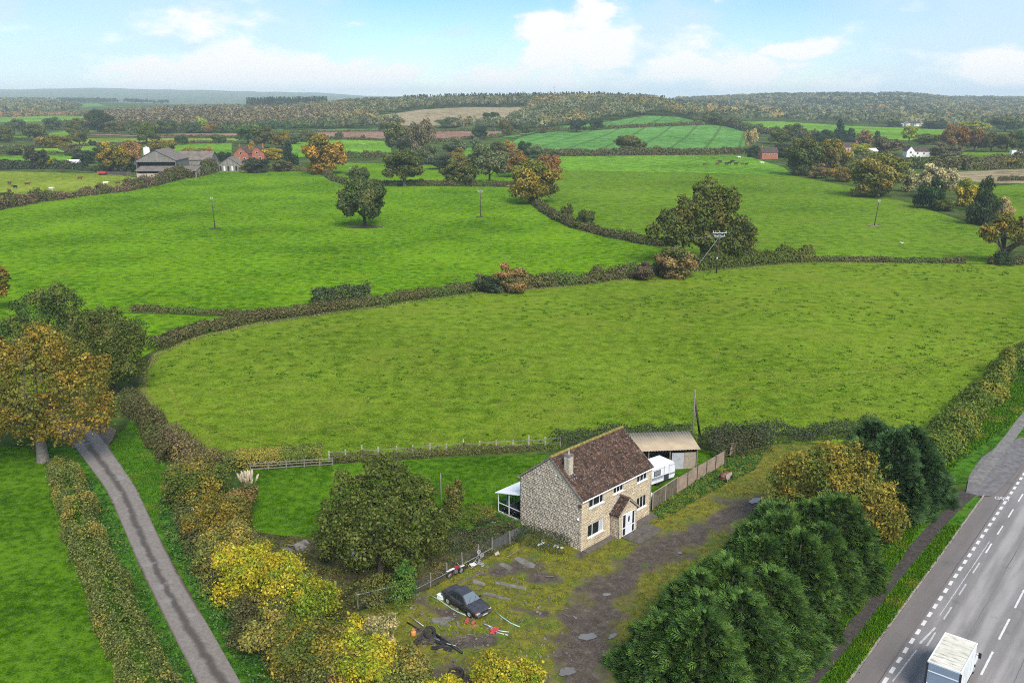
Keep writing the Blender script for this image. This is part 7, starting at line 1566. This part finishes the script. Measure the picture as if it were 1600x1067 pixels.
for s in (-1, 1):
    mb = MB(); mb.box(s*W2-.06, s*W2+.06, -.03, .038, .62, HB-.12); mb.build('corner_post', M_('black_trim', plain, (.03, .03, .035), .6), van)
    mb = MB(); mb.box(s*.85-.10, s*.85+.10, -.03, .03, .56, .66); mb.build('tail_light', M_('red_lens', plain, ()), van)
    mb = MB(); mb.bar((s*.93, LB+.62, 1.62), (s*1.24, LB+.58, 1.66), .03); mb.box(s*1.24-.09, s*1.24+.09, LB+.54, LB+.62, 1.46, 1.86); mb.build('door_mirror', dpl, van)
    for y in (1.0, LB+.75):
        Mx = Matrix.Translation((s*.88, y, .36)) @ Matrix.Rotation(math.pi/2, 4, 'Y'); mb = MB(); mb.lathe([(.20, -.11), (.34, -.11), (.36, 0), (.34, .11), (.20, .11)], 18, Mx); w = mb.build('wheel', rub, van, smooth=True); mb = MB(); mb.lathe([(.02, s*.06), (.12, s*.08), (.21, s*.11)], 14, Mx); mb.build('rim', galv, w)
mb = MB(); prof = [(LB+.02, .5), (LB+.02, 2.25), (LB+.35, 2.3), (LB+.75, 2.2), (LB+1.25, 1.35), (LB+1.75, 1.1), (LB+1.85, .5)]; mb.prism(prof, 'x', -.95, .95); mb.build('cab', vw, van, bevel=.05)
mb = MB(); mb.add([(-.82, LB+.80, 2.155), (.82, LB+.80, 2.155), (.86, LB+1.235, 1.40), (-.86, LB+1.235, 1.40)], [(0, 1, 2, 3)]); 
for i in range(4): mb.v[i] = (mb.v[i][0], mb.v[i][1]+.02, mb.v[i][2]+.015)
mb.build('windscreen', cgl, van)
for s in (-1, 1): mb = MB(); mb.box(s*.945, s*.958, LB+.25, LB+.85, 1.4, 2.05); mb.build('side_window', cgl, van)
for s in (-1, 1):
    for y in (1.05, 2.1, 3.15): mb = MB(); mb.box(s*W2-.006, s*W2+.006, y, y+.018, .70, HB-.14); mb.build('panel_seam', M_('seam_grey', plain, (.30, .30, .30), .6), van)
    mb = MB(); mb.box(s*W2-.02, s*W2+.02, .1, LB-.1, .66, .74); mb.build('side_rail', M_('black_trim', plain, ()), van)
mb = MB(); mb.box(-.26, .26, -.04, -.03, .64, .74); mb.build('number_plate', M_('plate_yellow', plain, (.62, .48, .06), .5), van)
mb = MB(); mb.box(-.9, .9, .3, LB+1.6, .42, .60); mb.build('chassis', dpl, van)
# ================================================================ tyres and scrap in the yard
def tyre(label, p, R, w, tilt=0.0, az=0.0):
    Mx = Matrix.Translation((0, 0, w/2 if not tilt else R*math.sin(tilt)+w/2*math.cos(tilt))) @ Matrix.Rotation(az, 4, 'Z') @ Matrix.Rotation(tilt, 4, 'X'); mb = MB()
    mb.lathe([(R*.56, -w*.42), (R*.75, -w*.5), (R*.93, -w*.46), (R, -w*.3), (R, w*.3), (R*.93, w*.46), (R*.75, w*.5), (R*.56, w*.42), (R*.60, w*.2), (R*.62, 0), (R*.60, -w*.2)], 26, Mx, closed=True)
    for k in range(26):
        a = 2*math.pi*k/26; Mk = Mx @ Matrix.Rotation(a, 4, 'Z'); mb.box(R*.985, R*1.02, -R*.055, R*.055, -w*.3, w*.3, Mk)
    return tag(mb.build('tyre', M_('old_tyre', plain, (.028, .025, .024), .9, .3, 4, dirt=(.08, .07, .055), dirt_amt=.5), None, p, smooth=False), label, 'tyre', 'old tyres in the yard')
tyre('large old tyre lying flat at the bottom of the yard', G(713, 1057)+Vector((0, 0, .05)), .56, .42)
tyre('dark tyre propped up beside the orange canister', G(672, 997)+Vector((0, 0, .05)), .48, .26, 1.05, .5)
mb = MB(); mb.lathe([(.02, 0), (.19, 0), (.21, .05), (.21, .30), (.17, .38), (.07, .41), (.07, .46), (.02, .46)], 16); 
can = thing('gas_canister', 'small orange canister beside the propped tyre', 'canister', G(646, 993)+Vector((0, 0, .06))); mb.build('body', M_('orange_paint', plain, (.60, .26, .07), .5, .15, 3), can, smooth=True)
mb = MB(); mb.lathe([(.09, .46), (.12, .46), (.12, .54), (.09, .54)], 12, closed=True); mb.build('collar', M_('orange_paint', plain, ()), can)
wb = thing('plastic_box', 'small white box lying behind the car', 'box', G(689, 936)+Vector((0, 0, .06)), -.7); mb = MB(); mb.box(-.3, .3, -.2, .2, 0, .34, taper=.02); mb.build('body', upvc, wb, bevel=.03); mb = MB(); mb.box(-.31, .31, -.21, .21, .34, .39); mb.build('lid', upvc, wb, bevel=.02)
greenp = M_('green_pipe', plain, (.30, .46, .36), .5, .15, 3); bluep = M_('pale_pole', plain, (.52, .58, .55), .6, .15, 3)
def pipe(label, pts, r, m, z=.12, name='pipe', zs=None):
    mb = MB(); P = [G(*p) for p in pts]; mb.tube([Vector((p.x, p.y, z+(zs[i] if zs else 0))) for i, p in enumerate(P)], r, 6); return tag(mb.build(name, m, smooth=True), label, 'pipe', 'pipes and poles lying in the yard')
pipe('bent pale green pipe left of the car', [(671, 931), (685, 938), (705, 952), (716, 958), (728, 963)], .05, greenp)
pipe('pale green pipe sticking out in front of the car', [(773, 957), (785, 966), (798, 975), (812, 981)], .05, greenp)
pipe('grey metal pole under the green pipe in front of the car', [(757, 976), (780, 987), (795, 989)], .045, galv); pipe('second grey metal pole in front of the car', [(760, 978), (778, 990), (794, 994)], .045, galv); pipe('short grey pole beside the red scrap', [(755, 976), (768, 981)], .05, galv)
pipe('dark beam lying below the propped tyre', [(676, 990), (695, 1003), (722, 1022)], .10, dpl, .14); pipe('pale strip lying along the dark beam', [(678, 1000), (700, 1009), (712, 1012)], .035, greenp, .2); pipe('thin dark bar left of the orange canister', [(636, 975), (655, 986)], .05, dpl, .2); pipe('thin grey bar behind the orange canister', [(640, 966), (662, 982)], .035, galv, .25)
pipe('thin pole lying beside the brambles at the gable', [(792, 872), (822, 855)], .03, polegrey, .15)
def scrap(label, px, py, m, s, name='scrap', seed=0, n=5):
    rng = random.Random(seed); mb = MB()
    for i in range(n):
        Mx = Matrix.Translation((rng.uniform(-s, s)*.5, rng.uniform(-s, s)*.5, rng.uniform(.04, .16))) @ Matrix.Rotation(rng.uniform(0, 6), 4, 'Z') @ Matrix.Rotation(rng.uniform(-.5, .5), 4, 'X'); mb.box(-s*rng.uniform(.15, .4), s*rng.uniform(.15, .4), -s*rng.uniform(.06, .2), s*rng.uniform(.06, .2), -.03, .05, Mx, taper=.01)
    return tag(mb.build(name, m, None, G(px, py)+Vector((0, 0, .07)), bevel=.01), label, 'scrap', 'scrap in the yard')
scrap('faded red plastic scrap below the car', 735, 975, M_('faded_red', plain, (.36, .08, .07), .6, .25, 4), .8, 'red_scrap', 1); scrap('bright red scrap among the grey poles', 769, 988, M_('red_scrap', plain, (.45, .06, .06), .5, .2, 4), .7, 'red_scrap', 2); scrap('pale stone lump left of the red scrap', 718, 979, conc, .6, 'rubble', 3, 2)
scrap('dark rubble at the foot of the propped tyre', 662, 1000, M_('dark_heap', plain, ()), 1.3, 'rubble', 4, 9); scrap('dark car parts below the dark beam', 690, 1012, dpl, 1.1, 'car_parts', 5, 7); scrap('white litter in the brambles by the gable', 843, 850, upvc, .8, 'litter', 6, 4); scrap('blue litter in the brambles by the gable', 858, 852, M_('blue_plastic', plain, (.05, .2, .5), .5), .5, 'litter', 7, 2); scrap('pale litter near the corner of the house', 872, 857, upvc, .9, 'litter', 8, 4)
scrap('pale rags hidden under the dark garden tree', 548, 868, upvc, 1.2, 'rags', 9, 5); scrap('white paving scraps beside the scrub at the lawn edge', 468, 852, conc, 1.8, 'paving_scraps', 10, 8)
# dirt bike against the fence: red and white
bk = thing('motorbike', 'red and white scrap motorbike leaning by the chain link fence', 'motorbike', G(712, 900)+Vector((0, 0, .05)), math.radians(40)); redd = M_('bike_red', plain, (.30, .02, .03), .45, .2, 4); wht = M_('bike_white', plain, (.66, .60, .58), .5, .15, 4)
for x in (-.62, .62):
    Mx = Matrix.Translation((x, 0, .30)) @ Matrix.Rotation(math.pi/2, 4, 'X'); mb = MB(); mb.lathe([(.22, -.05), (.30, -.04), (.31, 0), (.30, .04), (.22, .05)], 18, Mx, closed=True); w = mb.build('wheel', rub, bk, smooth=True)
    mb = MB()
    for k in range(8): a = math.pi*k/8; mb.bar((x+.22*math.cos(a), 0, .3+.22*math.sin(a)), (x-.22*math.cos(a), 0, .3-.22*math.sin(a)), .012)
    mb.build('spokes', galv, w)
mb = MB(); mb.tube([(-.62, 0, .3), (-.1, 0, .38), (.35, 0, .78), (-.25, 0, .72), (-.1, 0, .38)], .035, 6); mb.build('frame', redd, bk)
mb = MB(); mb.tube([(.62, .07, .3), (.42, .07, .85)], .025, 6); mb.tube([(.62, -.07, .3), (.42, -.07, .85)], .025, 6); mb.tube([(.40, -.32, .95), (.40, 0, .9), (.40, .32, .95)], .018, 5); mb.build('fork', galv, bk)
mb = MB(); mb.box(-.15, .38, -.11, .11, .70, .92, taper=.05); mb.build('tank', redd, bk, bevel=.04)
mb = MB(); mb.box(-.70, -.12, -.10, .10, .74, .84, taper=.03); mb.build('seat', wht, bk, bevel=.03)
mb = MB(); mb.box(-.18, .18, -.13, .13, .30, .60, taper=.03); mb.build('engine', M_('engine_grey', plain, (.12, .11, .11), .6, .3, 5), bk, bevel=.03)
mb = MB(); mb.box(.50, .95, -.08, .08, .66, .70); mb.box(-.95, -.6, -.08, .08, .72, .76); mb.build('mudguard', wht, bk, bevel=.015)
# upturned pale wheeled frame
wf = thing('wheeled_frame', 'pale metal frame with small wheels upturned beside the motorbike', 'scrap', G(743, 886)+Vector((0, 0, .05)), math.radians(30)); fm = M_('dull_chrome', plain, (.44, .44, .46), .4, .2, 5, metal=.3)
mb = MB()
for y in (-.25, .25): mb.tube([(-.6, y, .15), (.1, y, .4), (.45, y, 1.05)], .022, 6); mb.tube([(.1, y, .4), (.55, y, .15)], .022, 6)
for q_ in ((-.6, .15), (.1, .4), (.45, 1.05), (.28, .72)): mb.tube([(q_[0], -.25, q_[1]), (q_[0], .25, q_[1])], .018, 5)
mb.build('frame', fm, wf)
for x, y, z in ((.5, -.3, 1.15), (.5, .3, 1.2), (.55, -.28, .2), (.55, .28, .2)):
    mb = MB(); mb.lathe([(.13, -.03), (.18, -.03), (.18, .03), (.13, .03)], 16, Matrix.Translation((x, y, z)) @ Matrix.Rotation(math.pi/2, 4, 'X'), closed=True); mb.lathe([(.02, -.02), (.05, -.02), (.05, .02), (.02, .02)], 8, Matrix.Translation((x, y, z)) @ Matrix.Rotation(math.pi/2, 4, 'X'), closed=True)
    for k in range(4): a = math.pi*k/4; mb.bar((x+.13*math.cos(a), y, z+.13*math.sin(a)), (x-.13*math.cos(a), y, z-.13*math.sin(a)), .012)
    mb.build('wheel', fm, wf)
mb = MB(); mb.box(-.55, .05, -.24, .24, .30, .36, taper=.03); mb.build('tray', wht, wf, bevel=.02)
mb = MB(); mb.box(-1.3, 1.3, -.12, .12, 0, .09); o = mb.build('timber_plank', M_('rotten_plank', plain, (.13, .10, .075), .95, .35, 3), None, G(738, 903)+Vector((0, 0, .05)), math.radians(42)); tag(o, 'rotten plank lying in front of the scrap motorbike', 'plank')
bkt = thing('plastic_bucket', 'cream bucket tipped over near the end of the chain link fence', 'bucket', G(776, 868)+Vector((0, 0, .2)), .4); mb = MB(); mb.lathe([(.02, -.18), (.14, -.18), (.19, .2), (.21, .2), (.21, .17)], 16, Matrix.Rotation(1.3, 4, 'Y')); mb.build('body', M_('cream_plastic', plain, (.60, .54, .40), .6, .15, 3), bkt, smooth=True)
mb = MB(); mb.tube([(.2*math.cos(1.57+a)*0+.05+.2*math.sin(a)*.2, .2*math.cos(a), .2*abs(math.sin(a))) for a in [math.pi*k/8 for k in range(9)]], .01, 4); mb.build('handle', galv, bkt)
# rusty machine at the end of the concrete fence
rm_ = thing('rusty_machine', 'rusty old machine with a pale side panel standing in the weeds', 'machine', G(1133, 750)+Vector((0, 0, .05)), math.radians(48)); rus = M_('rust', plain, (.17, .075, .045), .9, .35, 4, dirt=(.30, .24, .2), dirt_amt=.6)
mb = MB(); mb.box(-.8, .8, -.32, .32, .30, .42); mb.build('chassis', rus, rm_)
for x in (-.6, -.15, .3): mb = MB(); mb.lathe([(.05, -.3), (.21, -.3), (.23, 0), (.21, .3), (.05, .3)], 14, Matrix.Translation((x, 0, .62)) @ Matrix.Rotation(math.pi/2, 4, 'X')); mb.build('drum', rus, rm_, smooth=True)
mb = MB(); mb.box(-.55, .8, -.37, -.33, .12, .85, taper=.02); mb.build('side_panel', M_('pale_rust_panel', plain, (.42, .36, .29), .8, .25, 3, dirt=(.17, .08, .05), dirt_amt=.6), rm_)
for x in (-.62, .62):
    for y in (-.40, .40): mb = MB(); mb.lathe([(.06, -.05), (.2, -.05), (.22, 0), (.2, .05), (.06, .05)], 14, Matrix.Translation((x, y, .22)) @ Matrix.Rotation(math.pi/2, 4, 'X')); mb.build('wheel', rub, rm_)
mb = MB(); mb.tube([(-.8, 0, .5), (-.95, 0, .8), (-.85, 0, 1.0), (-.6, 0, 1.0)], .04, 6); mb.build('handle', rus, rm_)
# hose coil and sheet behind the house
mb = MB()
for k in range(3): mb.tube([(.42*math.cos(a)*(1+.08*k), .42*math.sin(a)*(1-.05*k), .05+.04*k) for a in [2*math.pi*j/18 for j in range(19)]], .022, 5)
tag(mb.build('garden_hose', M_('pale_hose', plain, (.62, .64, .62), .6), None, G(770, 815)), 'pale coiled hose on the ground beside the conservatory', 'hose')
# blue bin? no: fence panel of sheet metal by the gable
mb = MB(); a = G(770, 862); b = G(812, 840); d = (b-a); n_ = 10
for i in range(n_): p0 = a.lerp(b, i/n_); p1 = a.lerp(b, (i+.96)/n_); mb.bar(p0+Vector((0, .12, .55)), p1+Vector((0, .12, .55)), .03, 1.1)
tag(mb.build('sheet_fence', M_('weathered_sheet', plain, (.10, .105, .095), .8, .3, 2, dirt=(.08, .08, .05))), 'grey weathered sheet fence between the chain link fence and the gable', 'fence')
# small lamp stub in the bank
mb = MB(); mb.lathe([(.02, .0), (.24, 0), (.27, .12), (.24, .3), (.05, .34)], 12); tag(mb.build('bin_lid', dpl, None, RP(-3.9, 4.2)+Vector((0, 0, .12)), smooth=True), 'round black lid lying in the grass bank by the footpath', 'lid')

# small sticks, stones and bits too many to count
rng_ = random.Random(77); mb = MB()
for i in range(420):
    px = rng_.uniform(640, 900) if i % 3 else rng_.uniform(640, 770); py = rng_.uniform(880, 1062); p = G(px, py)
    if rng_.random() < .45: a_ = rng_.uniform(0, 6.28); l_ = rng_.uniform(.15, .7); mb.bar(p+Vector((0, 0, .11)), p+Vector((math.cos(a_)*l_, math.sin(a_)*l_, .12+rng_.uniform(0, .06))), rng_.uniform(.02, .05))
    else:
        s_ = rng_.uniform(.03, .12); mb.box(-s_, s_, -s_*.8, s_*.8, 0, s_, Matrix.Translation(p+Vector((0, 0, .07))) @ Matrix.Rotation(rng_.uniform(0, 6), 4, 'Z'), taper=s_*.3)
o = mb.build('yard_debris', M_('debris', plain, (.17, .15, .125), .9, .55, .8, world=True)); tag(o, 'small sticks, stones and bits strewn over the yard', None, None, 'stuff')
# ---------------------------------------------------------------- the air
t = NT('haze_air'); vol = t.n('ShaderNodeVolumePrincipled'); vol.inputs['Color'].default_value = (.80, .90, 1.0, 1); vol.inputs['Density'].default_value = 1.25e-4
vol.inputs['Anisotropy'].default_value = 0.0
t.l(vol.outputs[0], t.out.inputs['Volume'])
mb = MB(); mb.box(-34000, 34000, -1000, 13500, -2.0, 132); hz = mb.build('haze', t.m); tag(hz, kind='stuff')
